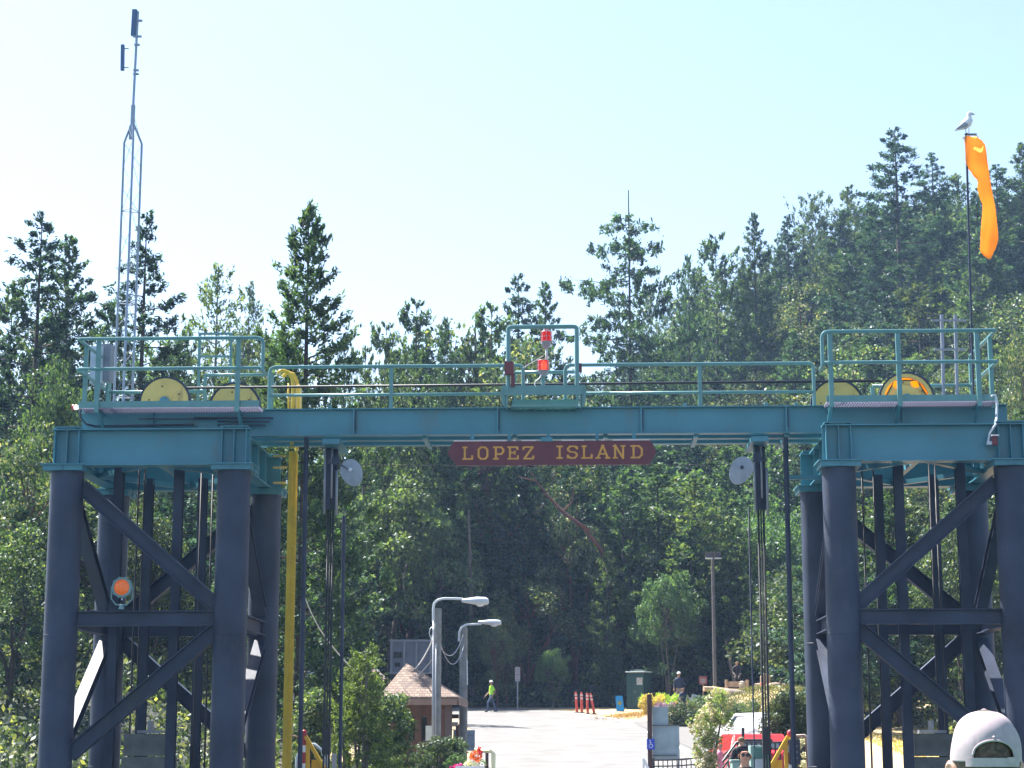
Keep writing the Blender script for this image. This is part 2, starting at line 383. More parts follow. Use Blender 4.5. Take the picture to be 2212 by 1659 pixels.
g = MB(); g.box((X_(1100, 797, YC-.04), YC-.06, P(1100, 797, YC).z), (.17, .12, .24)); g.box((X_(1108, 822, YC-.04), YC-.05, P(1108, 822, YC).z), (.07, .06, .26))
g.build('junction_box', BRICKP, G)
g = MB(); g.box((X_(1250, 793, YC-.04), YC+.08, P(1250, 793, YC).z), (.12, .1, .16)); g.box((X_(1247, 770, YC), YC+.06, P(1247, 765, YC).z), (.05, .05, .3)); g.build('junction_box', BRICKP, G)
# ---- sheave platforms
YP = 34.52
def platform(xl, xr, zt, zmid, zdk, posts, side, lab):
    """xl,xr ends of the toeboard"""
    T = thing('sheave_platform', lab, 'platform', ((xl+xr)/2, YP, ZG1))
    MB().span((xl, YP-.01, zdk), (xr, YP+.01, zdk+.12)).build('toeboard', TEAL_RAIL, T)
    g = MB()
    g.span((xl+.02, YP+.013, zdk-.0), (xr-.02, YP+.55, zdk+.03))
    n = int((xr-xl)/.05)
    for i in range(n):
        x = xl+.03+i*.05; g.span((x, YP+.02, zdk-.025), (x+.008, YP+.55, zdk-.002))
    g.build('grating', FRP, T)
    br = MB()
    for u_ in posts:
        br.bar((u_, YP-.0, zdk+.0), (u_, YP+.57, ZG0+.1), .06, .05); br.bar((u_, YP+.02, zdk-.05), (u_, YP+.56, zdk-.05), .06, .05)
    build_split(br, 'bracket', TEAL, T)
    b = MB(); 
    for u_ in posts: b.bar((u_, YP-.045, zdk-.1), (u_, YP-.045, zt-.03), .085, .06)
    build_split(b, 'railing_post', TEAL_RAIL, T)
    b = MB(); yb = YP+2.3
    xo, xin = (xl, xr) if side < 0 else (xr, xl); s = 1 if side < 0 else -1
    for z, ex in ((zt, .10), (zmid, .12)):
        pts = [(xo-s*.03, yb, z)]+bend((xo-s*.03, yb, z), (xo-s*.03, YP-.08, z), (xin, YP-.08, z), .04, 3)
        if z == zt: pts += bend((xo, YP-.08, z), (xin+s*.06, YP-.08, z), (xin+s*.06, YP-.08, zmid-.1), .14)+[(xin+s*.06, YP-.08, zmid-.06)]
        else: pts += bend((xo, YP-.08, z), (xin+s*.02, YP-.08, z), (xin+s*.02, YP+.6, z), .1)+[(xin+s*.02, YP+.6, z)]
        b.tube(pts, RR)
    b.tube([(xo-s*.03, yb, zmid), (xo+s*1.9, yb, zmid)], RR); b.tube([(xo-s*.03, yb, zmid-.45), (xo+s*2.2, yb, zmid-.45)], RR*.85)
    build_split(b, 'railing', TEAL_RAIL, T, smooth=True)
    b = MB()
    for y in (YP+.5, yb): b.bar((xo-s*.03, y, ZG1-.1), (xo-s*.03, y, zt-.03), .075, .075)
    for k in (1.0, 1.9): b.bar((xo+s*k, yb, ZG1-.1), (xo+s*k, yb, zmid-.03), .07, .07)
    build_split(b, 'rear_post', TEAL_RAIL, T)
    MB().span((min(xo, xo+s*2.4), YP+1.9, ZG1+.001), (max(xo, xo+s*2.4), YP+2.35, ZG1+.03)).build('rear_grating', GALV, T)
    return T
zdL = P(340, 880, YP).z
PL = platform(X_(170, 872, YP), X_(560, 872, YP), P(350, 733, YP).z, P(350, 798, YP).z, zdL, [X_(213, 800, YP), X_(515, 800, YP)], -1, 'left railed service platform with teal handrails above the left tower')
zdR = P(1960, 867, YP).z
PR = platform(X_(1785, 860, YP), X_(2153, 860, YP), P(1950, 717, YP).z, P(1950, 784, YP).z, zdR, [X_(1794, 800, YP), X_(1941, 800, YP), X_(2112, 800, YP)], 1, 'right railed service platform with teal handrails above the right tower')
lf = MB(); Y = 36.7
for v in (721, 770): lf.bar(P(432, v, Y), P(502, v, Y), .04, .04)
for u in (432, 500): lf.bar(P(u, 719, Y), (X_(u, 719, Y), Y, ZG1), .05, .05)
lf.build('ladder_gate', TEAL_RAIL, PL)
# conduits on the left girder web
c = MB(); 
for i, v in enumerate((903, 911, 919)): c.tube([P(470 if i else 420, v, YG-.14), P(590-8*i, v, YG-.14)], .018, 6)
c.tube([P(176, 876, YP+.1), P(172, 900, YP+.1), P(186, 916, YP+.2), P(205, 921, YG-.15), P(420, 917, YG-.13)], .022, 6)
c.tube([P(300, 905, YG-.15), P(470, 905, YG-.15)], .012, 6)
build_split(c, 'conduit', TAR, PL, smooth=True)
# end lamp on left platform
T = thing('marker_lamp', 'small white and red marker lamp at the far left end of the platform', 'lamp', P(162, 890, YP))
MB().lathe(P(163, 880, YP), [(.0, -.06), (.045, -.05), (.045, .05), (0, .06)], 12, (1,-.4,0)).build('lens', mat('white_lens', (.85,.8,.8), .3, emit=(1,.95,.9), es=.3), T, smooth=True)
MB().lathe(P(159, 880, YP), [(.0, -.01), (.055, -.01), (.055, .02), (0, .02)], 12, (1,-.4,0)).build('red_rim', REDP, T)
# curved-arm lamp right end
T = thing('service_lamp', 'small dark red lamp box on a curved pale conduit, right end of right header beam', 'lamp', P(2150, 950, YF-.2))
MB().tube([P(2141, 856, YP-.1), P(2150, 853, YP-.1), P(2154, 870, YP-.12), P(2153, 900, YP-.2), P(2150, 918, YF-.18), P(2138, 935, YF-.18), P(2134, 960, YF-.17)], .022, 8).build('conduit', GREYL, T, smooth=True)
MB().box(P(2148, 950, YF-.2), (.10, .08, .19)).build('lamp_body', BRICKP, T); MB().box(P(2149, 941, YF-.22), (.13, .12, .02)).build('hood', WHITE, T)
MB().box(P(2138, 957, YF-.2), (.1, .05, .06), 0).build('bracket', GREYL, T)
# small outrigger at right tower
MB().span((X_(1703, 1030, YF+1.6), YF+1.55, P(1703, 1036, YF+1.6).z), (XRi-.13, YF+1.65, P(1703, 1027, YF+1.6).z)).build('outrigger', TEAL, TR)
# ---- sheaves
ORGLOW = bpy.data.materials.new('orange_glow_sheet'); ORGLOW.use_nodes = True; _n = ORGLOW.node_tree; _n.nodes.remove(_n.nodes['Principled BSDF']); _t = _n.nodes.new('ShaderNodeBsdfTranslucent'); _t.inputs[0].default_value = (.9,.42,.03,1); _n.links.new(_t.outputs[0], _n.nodes['Material Output'].inputs[0])  # added translucent orange sheet, gives the sheave openings their orange-lit look
def sheave(u, v, Y, rpx, lab, holes=False):
    c = P(u, v, Y); r = rpx/FPX*Y*1.0
    T = thing('cable_sheave', lab, 'sheave', c, 'yellow cable sheaves')
    if not holes:
        MB().lathe(c, [(0, -.05), (r-.04, -.05), (r-.03, -.035), (r-.035, 0), (r-.035, .05), (0, .05)], 64, (0,-1,0)).build('disc', YELPALE, T, smooth=True)
    else:
        m = MB(); n = 96; c_ = Vector(c)
        def ring(r0, r1, y0, y1):
            for k in range(n):
                a0, a1 = 2*math.pi*k/n, 2*math.pi*(k+1)/n
                vs = [(c_.x+rr*math.cos(a), c_.y+yy, c_.z+rr*math.sin(a)) for yy in (y0, y1) for rr, a in ((r0, a0), (r1, a0), (r1, a1), (r0, a1))]
                m.add(vs, [(0,1,2,3),(7,6,5,4),(1,5,6,2),(0,3,7,4)])
        ring(.30*r, .52*r, -.03, .03); ring(.80*r, r-.03, -.05, .05); ring(.06*r, .3*r, -.045, .045)
        for k in range(6):
            a = math.pi/6+k*math.pi/3
            for j in range(8):
                r0 = .5*r+j*.0395*r; wd = (.523-.26*math.sin(math.pi*(j+.5)/8))/1.35
                q = [(c_.x+rr*math.cos(a+sg*wd*1.35), c_.y+yy, c_.z+rr*math.sin(a+sg*wd*1.35)) for yy in (-.024, .024) for rr, sg in ((r0, -1), (r0+.0395*r, -1), (r0+.0395*r, 1), (r0, 1))]
                m.add(q, [(0,1,2,3),(7,6,5,4),(0,1,5,4),(3,2,6,7)])
        m.build('disc', YELPALE, T)
        m = MB(); m.lathe(c_+Vector((0,.05,0)), [(0,-.004),(r*.8,-.004),(r*.8,.004),(0,.004)], 48, (0,-1,0)); m.build('glow_plate', ORGLOW, T)
    m = MB(); n = 120
    rng = random.Random(int(u))
    rr = [r+.004+ (rng.random()-.5)*.012 for _ in range(n)]
    vs = []; fs = []
    for k in range(n):
        a = 2*math.pi*k/n
        for q, yy in ((rr[k]-.035, -.062), (rr[k], -.062), (rr[k], .062), (rr[k]-.035, .062)):
            vs.append((c.x+q*math.cos(a), c.y+yy, c.z+q*math.sin(a)))
    for k in range(n):
        for j in range(4): fs.append((k*4+j, k*4+(j+1)%4, ((k+1)%n)*4+(j+1)%4, ((k+1)%n)*4+j))
    m.add(vs, fs); m.build('rim', TAR, T)
    b = MB()
    for k in range(5):
        a = k*1.256+.5; b.lathe((c.x+r*.62*math.cos(a), c.y-.055, c.z+r*.62*math.sin(a)), [(0, -.005), (.018, 0), (0, .012)], 8, (0,-1,0))
    build_split(b, 'bolt', BRICKP, T)
    MB().lathe((c.x, c.y-.06, c.z), [(0,-.02),(.1,-.02),(.1,.03),(.05,.05),(0,.05)], 20, (0,-1,0)).build('hub', TEAL, T, smooth=True)
    return T
YS1, YS2 = YG+.27, YG+.9
sheave(357, 869, YS1, 57, 'yellow cable sheave nearest the left end of the gantry')
sheave(508, 882, YS2-.28, 57.5, 'yellow cable sheave second from the left, partly behind the left girder end')
sheave(1808, 876, YS2-.28, 58, 'plain yellow cable sheave on right tower, left of the spoked one')
sheave(1958, 863, YS1, 60, 'spoked yellow sheave with glowing orange openings on the right tower', True)
# pulling rope between the sheaves
q0 = P(404, 838, YS1); q1 = P(1905, 823, YS1)
t = thing('wire_rope', 'black wire rope running along the gantry between the outer sheaves', 'cable', q0)
MB().tube([q0, q1], .024, 8).build('rope', BLACK, t, smooth=True)
MB().tube([P(410, 838, YS1+.35), P(1860, 821, YS1+.35)], .014, 8).build('rope', TAR, t, smooth=True)
# ---- place-name sign
YSN = 34.9
T = thing('name_sign', 'maroon board with pointed ends and gold LOPEZ ISLAND lettering under the gantry', 'sign', P(1190, 1005, YSN))
sx = lambda u: P(u, 978, YSN).x
zz = lambda v: P(1190, v, YSN).z
z0s, z1s = zz(1004.5), zz(953); zms = zz(979)
MB().prism([(sx(967), zms), (sx(978), z0s+.1), (sx(986), z0s), (sx(1403), z0s), (sx(1411), z0s+.12), (sx(1418), zms), (sx(1410), z1s-.06), (sx(1404), z1s), (sx(980), z1s), (sx(975), z1s-.06)], 'y', YSN-.03, YSN+.03).build('board', SIGNRED, T)
m = MB()
for a, b in ((980, 1094), (1213, 1262), (1324, 1404)): m.span((sx(a), YSN-.02, z1s+.001), (sx(b), YSN+.03, z1s+.022))
for a, b in ((1108, 1114), (1127, 1158), (1282, 1286), (1299, 1306)): m.span((sx(a), YSN-.02, z1s+.001), (sx(b), YSN+.03, z1s+.018))
build_split(m, 'top_strip', mat('pale_strip', (.7,.62,.6), .5), T)  # broken pale strips along the top edge of the board
m = MB(); 
for u in (1020, 1100, 1185, 1290, 1370): m.span((sx(u)-.03, YSN+.031, zms), (sx(u)+.03, YSN+.07, ZG0-.002))
m.span((sx(1168), YSN-.045, z1s-.01), (sx(1194), YSN-.02, z1s+.07))
build_split(m, 'hanger', TEAL, T)
LET = {   # slab-serif capitals as strokes (x0,y0,x1,y1) in a 1 x 1 cell; w = stroke
 'L': [(.22,0,.22,1),(.0,.93,.46,.93),(0,.07,.95,.07),(.88,.07,.88,.34)],
 'O': [(.12,.25,.12,.75),(.88,.25,.88,.75),(.32,.93,.68,.93),(.32,.07,.68,.07),(.12,.75,.32,.93),(.88,.75,.68,.93),(.12,.25,.32,.07),(.88,.25,.68,.07)],
 'P': [(.25,0,.25,1),(0,.93,.72,.93),(.0,.07,.5,.07),(.25,.42,.72,.42),(.9,.60,.9,.76),(.72,.93,.9,.76),(.72,.42,.9,.60)],
 'E': [(.22,0,.22,1),(0,.93,.9,.93),(0,.07,.95,.07),(.22,.52,.62,.52),(.84,.93,.84,.72),(.88,.07,.88,.32),(.62,.38,.62,.66)],
 'Z': [(.07,.93,.93,.93),(.07,.07,.95,.07),(.88,.93,.14,.07),(.07,.93,.07,.72),(.92,.07,.92,.3)],
 'I': [(.5,0,.5,1),(.05,.93,.95,.93),(.05,.07,.95,.07)],
 'S': [(.3,.93,.72,.93),(.3,.07,.7,.07),(.12,.76,.3,.93),(.12,.76,.12,.66),(.12,.66,.28,.54),(.28,.54,.72,.48),(.72,.48,.88,.36),(.88,.36,.88,.24),(.88,.24,.7,.07),(.9,.95,.9,.7),(.72,.93,.88,.8),(.1,.05,.1,.32),(.12,.22,.3,.07)],
 'A': [(.5,1,.14,.05),(.5,1,.86,.05),(.28,.36,.72,.36),(-.04,.06,.34,.06),(.66,.06,1.04,.06),(.38,.94,.62,.94)],
 'N': [(.18,0,.18,1),(.84,0,.84,1),(.18,1,.84,.02),(-.02,.94,.25,.94),(-.02,.06,.4,.06),(.62,.94,1.04,.94)],
 'D': [(.24,0,.24,1),(0,.93,.66,.93),(0,.07,.66,.07),(.9,.28,.9,.72),(.66,.93,.9,.72),(.66,.07,.9,.28)],
}
def letters(word, cells, vt, vb, name='lettering'):
    m = MB(); k = 0
    for ch, (ua, ub) in zip(word, cells):
        xa_, xb_ = P(ua, (vt+vb)/2, YSN).x, P(ub, (vt+vb)/2, YSN).x; za_, zb2_ = zz(vb), zz(vt)
        W, H = xb_-xa_, zb2_-za_
        for (a, b_, c_, d_) in LET[ch]:
            p = Vector((xa_+a*W, 0, za_+b_*H)); q = Vector((xa_+c_*W, 0, za_+d_*H)); dd = (q-p).normalized()
            thick = .030 if abs(dd.z) < .3 else .038
            diag = .1 < abs(dd.x) < .99
            ext = .012 if diag else 0
            nn = Vector((-dd.z, 0, dd.x))*thick/2; p = p-dd*ext; q = q+dd*ext
            y = YSN-.034-.0006*k; k = (k+1) % 9
            m.prism([( (p+nn).x, (p+nn).z), ((q+nn).x, (q+nn).z), ((q-nn).x, (q-nn).z), ((p-nn).x, (p-nn).z)], 'y', y, YSN-.031)
    m.build(name, GOLD, T)
letters('LOPEZ', [(999, 1023), (1031, 1056), (1065, 1090), (1096, 1122), (1129, 1154)], 964, 993)
letters('ISLAND', [(1201, 1217), (1224, 1249), (1256, 1281), (1287, 1317), (1324, 1350), (1362, 1389)], 963, 992)
# ---- red signal lights in the basket
T = thing('signal_light', 'upper red signal lamp of the two stacked in the basket, unlit', 'signal light', P(1180, 800, 34.95))
LENSR = mat('red_lens', (.55,.02,.02), .2, var=.3, scale=14, emit=(1,.02,.01), es=.09)
LENSLIT = mat('lit_red_lens', (.7,.04,.02), .2, emit=(1,.05,.01), es=.5)
def jar(u, v, Y, ht, rad, lens, T):
    c = P(u, v, Y)
    prof = []
    for i in range(13):
        z = -ht/2+ht*i/12; prof.append((rad*(1+.05*(i%2)), z))
    MB().lathe(c, [(0,-ht/2)]+prof+[(0, ht/2)], 24).build('lens', lens, T, smooth=False)
    g = MB()
    for k in range(8):
        a = k*math.pi/4; g.tube([(c.x+rad*1.15*math.cos(a), c.y+rad*1.15*math.sin(a), c.z-ht/2), (c.x+rad*1.15*math.cos(a), c.y+rad*1.15*math.sin(a), c.z+ht/2)], .004, 5)
    for zq in (-.5, 0, .5): g.tube([(c.x+rad*1.15*math.cos(a), c.y+rad*1.15*math.sin(a), c.z+zq*ht) for a in [k*math.pi/12 for k in range(25)]], .004, 5)
    g.build('wire_guard', GREYM, T)
    MB().lathe((c.x, c.y, c.z-ht/2-.045), [(0,-.07),(.05,-.07),(.085,-.02),(.095,.045),(0,.045)], 20).build('lamp_base', GREYM, T, smooth=True)
jar(1180.5, 728, 34.95, .19, .095, LENSR, T)
MB().tube([P(1180.5, 745, 34.95), P(1180.5, 800, 34.97)], .022, 8).build('stem', GREYL, T, smooth=True)
m = MB(); c = P(1180, 716, 34.95)
for k in (-.05, .0, .05): m.tube([(c.x+k, c.y, c.z-.02), (c.x+k*.6, c.y, c.z+.05), (c.x+.02, c.y, c.z+.05)], .008, 6)
m.build('top_loop', GREYL, T)
T = thing('signal_light', 'lower red signal lamp in the basket, lit and glowing orange inside', 'signal light', P(1173, 830, 34.85))
jar(1173.5, 790, 34.8, .19, .10, LENSR, T)
m = MB(); c = P(1175, 790, 34.8)
m.lathe((c.x, c.y-.106, c.z), [(0,-.075),(.016,-.07),(.02,0),(.03,.02),(.012,.06),(0,.075)], 12).build('lamp_filament', mat('glowing_bulb', (1,.5,.1), .3, emit=(1,.32,.04), es=1.5), T, smooth=True)
m = MB(); m.lathe((c.x, c.y-.1005, c.z-.01), [(0,-.085),(.05,-.08),(.055,0),(.045,.06),(0,.085)], 16); m.build('inner_glow', LENSLIT, T, smooth=True)
MB().tube([P(1173.5, 806, 34.8), P(1173.5, 842, 34.8)], .035, 10).build('stem', TEAL_RAIL, T, smooth=True)
MB().tube([P(1170, 808, 34.75), P(1166, 816, 34.72), P(1156, 824, 34.7), P(1155, 831, 34.7), P(1160, 840, 34.75)], .009, 6).build('cable', WHITE, T, smooth=True)
MB().tube([P(1129, 795, 34.95), P(1158, 778, 34.95), P(1174, 768, 34.95)], .008, 6).build('cable', GREYL, T, smooth=True)
# ---- amber beacon on left tower strut
c = P(264, 1269, YF-.12)
T = thing('amber_beacon', 'round amber warning lamp in a toothed ring on the left tower strut', 'beacon', P(264, 1310, YF-.12))
MB().lathe(c, [(0, -.0), (.142, 0), (.142, .03), (.10, .055), (.05, .065), (0, .068)], 32, (0,-1,0)).build('lens', mat('amber_lens', (.75,.17,.03), .25, var=.25, scale=30, emit=(1,.2,.02), es=.06, col2=(.5,.08,.01)), T, smooth=True)
m = MB(); n = 32
for k in range(n):
    a0, a1 = 2*math.pi*k/n, 2*math.pi*(k+1)/n; r0, r1 = .142, .178
    m.add([(c.x+r*math.cos(a), c.y+y, c.z+r*math.sin(a)) for y in (-.05, .05) for r, a in ((r0,a0),(r1,a0),(r1,a1),(r0,a1))], [(0,1,2,3),(7,6,5,4),(1,5,6,2),(0,3,7,4)])
for k in range(10):
    a = k*math.pi/5; m.box((c.x+.185*math.cos(a), c.y, c.z+.185*math.sin(a)), (.03, .07, .02), M=Matrix.Rotation(-a+math.pi/2, 3, 'Y'))
m.build('ring', mat('grey_green_paint', (.16,.27,.27), .5), T)
MB().tube([c+Vector((-.19,0,.0)), c+Vector((-.19,0,-.2)), c+Vector((-.1,0,-.31)), c+Vector((.1,0,-.31)), c+Vector((.19,0,-.2)), c+Vector((.19,0,0))], .014, 8).build('yoke', bpy.data.materials['grey_green_paint'], T)
MB().lathe(c+Vector((0,0,-.36)), [(0,-.03),(.06,-.03),(.03,.05),(0,.05)], 12).build('foot', bpy.data.materials['grey_green_paint'], T)
MB().lathe(c+Vector((.01,-.02,-.21)), [(0,-.03),(.022,0),(0,.04)], 8).build('latch', GREYL, T)
# ---- electrical cabinet
T = thing('electrical_cabinet', 'pale grey electrical cabinets behind the left platform handrail', 'cabinet', P(212, 830, 36.2))
m = MB(); a = P(199, 750, 36.2); b = P(221, 829, 36.2); m.span((a.x, 36.1, b.z), (b.x, 36.4, a.z)); m.build('cabinet_body', mat('pale_blue_grey', (.42,.48,.56), .45), T)
m = MB(); a = P(222, 745, 36.3); b = P(239, 824, 36.3); m.span((a.x, 36.2, b.z), (b.x, 36.5, a.z)); m.build('side_box', mat('mid_grey_paint', (.17,.19,.23), .45), T)
m = MB(); m.bar(P(207, 829, 36.3), (P(207, 829, 36.3).x, 36.3, ZG1), .04, .04); m.bar(P(232, 829, 36.4), (P(232, 829, 36.4).x, 36.4, ZG1), .04, .04); m.build('stand', TEAL_RAIL, T)
# ---- yellow access ladder
YL = 36.4
T = thing('access_ladder', 'tall narrow yellow access ladder with hooped handrails, right of left tower', 'ladder', (P(625, 1659, YL).x, YL, 1))
xl_ = P(621.5, 1300, YL).x; xr_ = P(629.5, 1300, YL).x
ztop = P(625, 975, YL).z
m = MB(); m.span((xl_-.035, YL-.04, 1.0), (xl_+.035, YL+.0, ztop)); m.build('rail', YEL, T)
m = MB(); m.span((xr_-.02, YL+.14, 1.0), (xr_+.04, YL+.18, ztop)); m.build('rail', YEL, T)
m = MB(); m.span((xl_+.036, YL+.005, 1.0), (xr_+.035, YL+.03, ztop)); m.build('backing_strip', YEL, T)
m = MB(); z = 1.1
while z < ztop: m.tube([(xl_+.06, YL-.02, z), (xr_+.02, YL+.15, z)], .018, 6); m.box((xl_+.055, YL-.03, z), (.04,.05,.035)); z += .30
m.build('rungs', YEL, T)
m = MB()
for dx, dy in ((0, 0), (.08, .4)):
    b0 = P(632, 886, YL+.0); x = b0.x+dx*.5; y = YL+dy
    m.tube([(x, y, ZG1-.55), (x, y, P(632, 830, YL).z), (x-.03, y, P(632, 815, YL).z), (x-.10, y, P(632, 804, YL).z+dx*.5), (x-.22, y, P(632, 800, YL).z+dx*.5), (x-.32, y, P(632, 806, YL).z)], .036, 8)
m.tube([P(623, 886, YL+.3), P(623, 828, YL+.3)], .02, 6)
build_split(m, 'hoop_handrail', YEL, T, smooth=True)
m = MB(); m.tube([P(640, 886, YL), P(640, 836, YL), P(645, 832, YL), P(650, 836, YL), P(650, 886, YL)], .02, 6); m.build('side_hoop', YELPALE, T)
m = MB()
for v in (985, 1010, 1043): m.bar(P(590, v, YL+.1), P(618, v, YL+.1), .03, .04)
build_split(m, 'wall_tie', YELPALE, T)
# ---- hanging rods and lift cylinders
def rod(u, Y, r, label, z0=.6, mt=TAR):
    x = P(u, 1000, Y).x; t = thing('lift_rod', label, 'lift rod', (x, Y, z0)); MB().lathe((x, Y, 0), [(r, z0), (r, ZG0+.25)], 16).build('shaft', mt, t, smooth=True)
    MB().lathe((x, Y, 0), [(r*1.25, ZG0-.35), (r*1.25, ZG0-.28)], 16).build('collar', mt, t, smooth=True); return x
rod(661, 35.6, .045, 'dark vertical lift rod just right of the yellow ladder')
rod(1698, 35.4, .048, 'dark vertical lift rod between lift cylinder and right tower, sunlit low down')
def cylinder(u, s, label):
    Y = 35.7; x = P(u, 1000, Y).x
    T = thing('span_lift_hoist', label, 'hoist', (x, Y, 1.2))
    m = MB(); zc = P(u, 1100, Y).z
    m.ibeam((x-.06, Y, zc), (x-.06, Y, ZG0), .10, .14, .015, .012); m.ibeam((x+.06, Y+.1, zc), (x+.06, Y+.1, ZG0), .1, .14, .015, .012)
    m.span((x-.11, Y-.08, zc+.9), (x+.11, Y+.12, zc+1.0)); m.build('hanger_frame', TAR, T)
    m = MB(); m.lathe((x-.11, Y-.1, 0), [(.022, zc-.1), (.022, ZG0-.1)], 8); m.lathe((x+.12, Y-.1, 0), [(.026, zc-.12), (.026, ZG0-.6)], 8); m.lathe((x+.02, Y-.1, 0), [(.02, zc+.2), (.02, ZG0)], 8)
    build_split(m, 'guide_tube', GREYM, T, smooth=True)
    m = MB()
    for dx in (-.05, .05, .0): m.lathe((x+dx, Y, 0), [(.021 if dx else .014, 1.2), (.021 if dx else .014, zc)], 8)
    build_split(m, 'hoist_cable', BLACK, T, smooth=True)
    m = MB(); m.lathe((x+s*.22, Y+.3, 0), [(.035, 1.2), (.035, zc-.1)], 10) if s > 0 else m.lathe((x-.2, Y+.3, 0), [(.014, 1.2), (.014, ZG0-1.3)], 8)
    m.build('side_line', TAR, T, smooth=True)
    m = MB(); m.box((x, Y, P(u, 1600, Y).z), (.15, .15, .5)); m.build('lower_block', BLACK, T)
    return x
cylinder(716, 1, 'black hoist cables and lift frame hanging under the gantry, left of the sign')
cylinder(1641, -1, 'black hoist cables and lift frame hanging under the gantry, right of the sign')
# ---- grey mirror discs
def disc(u, v, s, lab):
    c = P(u, v, 35.0); T = thing('signal_reflector', lab, 'reflector', c)
    ax = Vector((s*.45, -1, .1)).normalized()
    R = Matrix.Rotation(-s*RAD(28), 3, 'Y')
    vs = []; n = 40
    prof = []
    m = MB()
    for k in range(n):
        a = 2*math.pi*k/n; rx = .205; rz = .27
        q = R @ Vector((rx*math.cos(a), 0, rz*math.sin(a)*(1+.12*(-math.sin(a))))); vs.append(c+q+Vector((0,-s*q.x*.25*s, 0)))
    front = vs+[c+Vector((0,-.05,0))]
    back = [p+Vector((0,.05,0)) for p in vs]+[c+Vector((0,.07,0))]
    m.add(front+back, [(k, (k+1)%n, n) for k in range(n)]+[((k+1)%n+n+1, k+n+1, 2*n+1) for k in range(n)]+[(k, (k+1)%n, (k+1)%n+n+1, k+n+1) for k in range(n)])
    m.build('disc', mat('dull_grey_disc', (.27,.30,.34), .5, var=.15, scale=6), T, smooth=True)
    m = MB(); m.lathe(c+Vector((0,-.08,.02)), [(0,-.03),(.035,-.02),(.035,.02),(0,.03)], 12, (0,-1,0)); m.build('knob', GREYL if s > 0 else TAR, T)
    m = MB(); m.bar(c+Vector((-s*.33,.1,.22)), c+Vector((0,-.06,.0)), .015, .015); m.box(c+Vector((-s*.3,.1,.22)), (.14,.1,.14)); m.bar(c+Vector((-s*.33,.1,.22)), c+Vector((-s*.5,.5,.24)), .05, .05); m.build('arm', TAR, T)
disc(758, 1018, 1, 'dull grey oval reflector disc hanging left of the name sign')
disc(1602, 1013, -1, 'dull grey oval reflector disc hanging right of the name sign')
# thin guy wires
for (a, b, y0, y1, sag, lb) in ((785, 1575, 1003, 1002, .05, 'thin dark wire strung level behind the name sign'), (778, 1578, 1046, 1040, .16, 'thin dark wire sagging between the two oval discs')):
    p, q = P(a, y0, 35.2), P(b, y1, 35.2); pts = [p.lerp(q, t/16)-Vector((0,0,sag*4*(t/16)*(1-t/16))) for t in range(17)]
    t = thing('guy_wire', lb, 'wire', p); MB().tube(pts, .007, 5).build('strand', BLACK, t)
# tower cables and counterweights
def cables(us, Y, T):
    for u in us:
        x = P(u, 1200, Y).x; MB().lathe((x, Y, 0), [(.018, 2.0), (.018, ZG0)], 8).build('counterweight_cable', BLACK, T, smooth=True)
cables((294, 307), 35.4, TL); cables((430, 455), 36.2, TL); cables((1868, 1893), 35.6, TR); cables((2014, 2027), 36.2, TR)
for xm, lb in (((XLo+XLi)/2, 'stacked concrete counterweight low inside the left tower'), ((XRo+XRi)/2, 'stacked concrete counterweight low inside the right tower')):
    zc = P(265, 1583, 35.8).z; s = 1 if xm < 0 else -1
    T = thing('counterweight', lb, 'counterweight', (xm-s*.2, 35.8, zc-3))
    m = MB()
    for k in range(5):
        z = zc-.02-k*.42; m.box((xm-s*.25, 35.8, z-.2), (.78+.06*(k%2), .9, .40))
    build_split(m, 'weight_block', mat('counterweight_concrete', (.16,.17,.16), .8, var=.3, scale=3, bump=.4), T)
    m = MB(); m.box((xm-s*.25, 35.8, zc+.02), (.5, .4, .05)); m.box((xm-s*.25, 35.8, zc+.12), (.05, .3, .2)); m.build('lifting_yoke', GREYM, T)
# ---- windsock, pole and gull
xp = P(2095, 600, 35.0).x
T = thing('windsock', 'limp orange windsock hanging from a thin dark pole over the right tower', 'windsock', (xp, 35.0, ZG1))
ptop = P(2087, 290, 35.0); pbot = P(2103.5, 868, 35.0)
MB().tube([pbot, P(2096, 620, 35.0), ptop], .022, 8).build('pole', TAR, T, smooth=True)
rows = [(258, 362, 452), (290, 364, 490), (325, 368, 515), (370, 370, 524), (420, 371, 530), (462, 375, 536), (500, 410, 541), (535, 424, 545), (565, 452, 549), (590, 462, 553), (620, 456, 560), (660, 466, 568), (700, 478, 576), (745, 494, 583), (790, 496, 590), (860, 490, 598), (940, 482, 607), (985, 480, 609), (1030, 478, 600), (1070, 476, 590), (1095, 480, 580), (1120, 500, 570), (1134, 535, 556)]
m = MB(); n = 24; vs = []; k0 = .2977
for i, (y, l, r) in enumerate(rows):
    u0, u1, v = (3600/1.8228)+l*k0, (3600/1.8228)+r*k0, 400/1.8228+y*k0
    a, b = P(u0, v, 35.0), P(u1, v, 35.0); cx_ = (a+b)/2; w2 = (b.x-a.x)/2; dp = min(w2*.62, .16)*(.6+.25*math.sin(i*.9))
    for k in range(n):
        t = 2*math.pi*k/n; fold = 1+.22*math.sin(5*t+i*.35)+.14*math.sin(3*t-i*.5)
        vs.append((cx_.x+w2*math.cos(t)*(1 if abs(math.cos(t)) > .9 else fold**.3), 35.0+dp*math.sin(t)*fold, cx_.z+.03*math.sin(t*2+i)))
fs = [(i*n+k, i*n+(k+1)%n, (i+1)*n+(k+1)%n, (i+1)*n+k) for i in range(len(rows)-1) for k in range(n)]
m.add(vs, fs)
SOCK = bpy.data.materials.new('orange_nylon'); SOCK.use_nodes = True; nt = SOCK.node_tree; nt.nodes.remove(nt.nodes['Principled BSDF'])
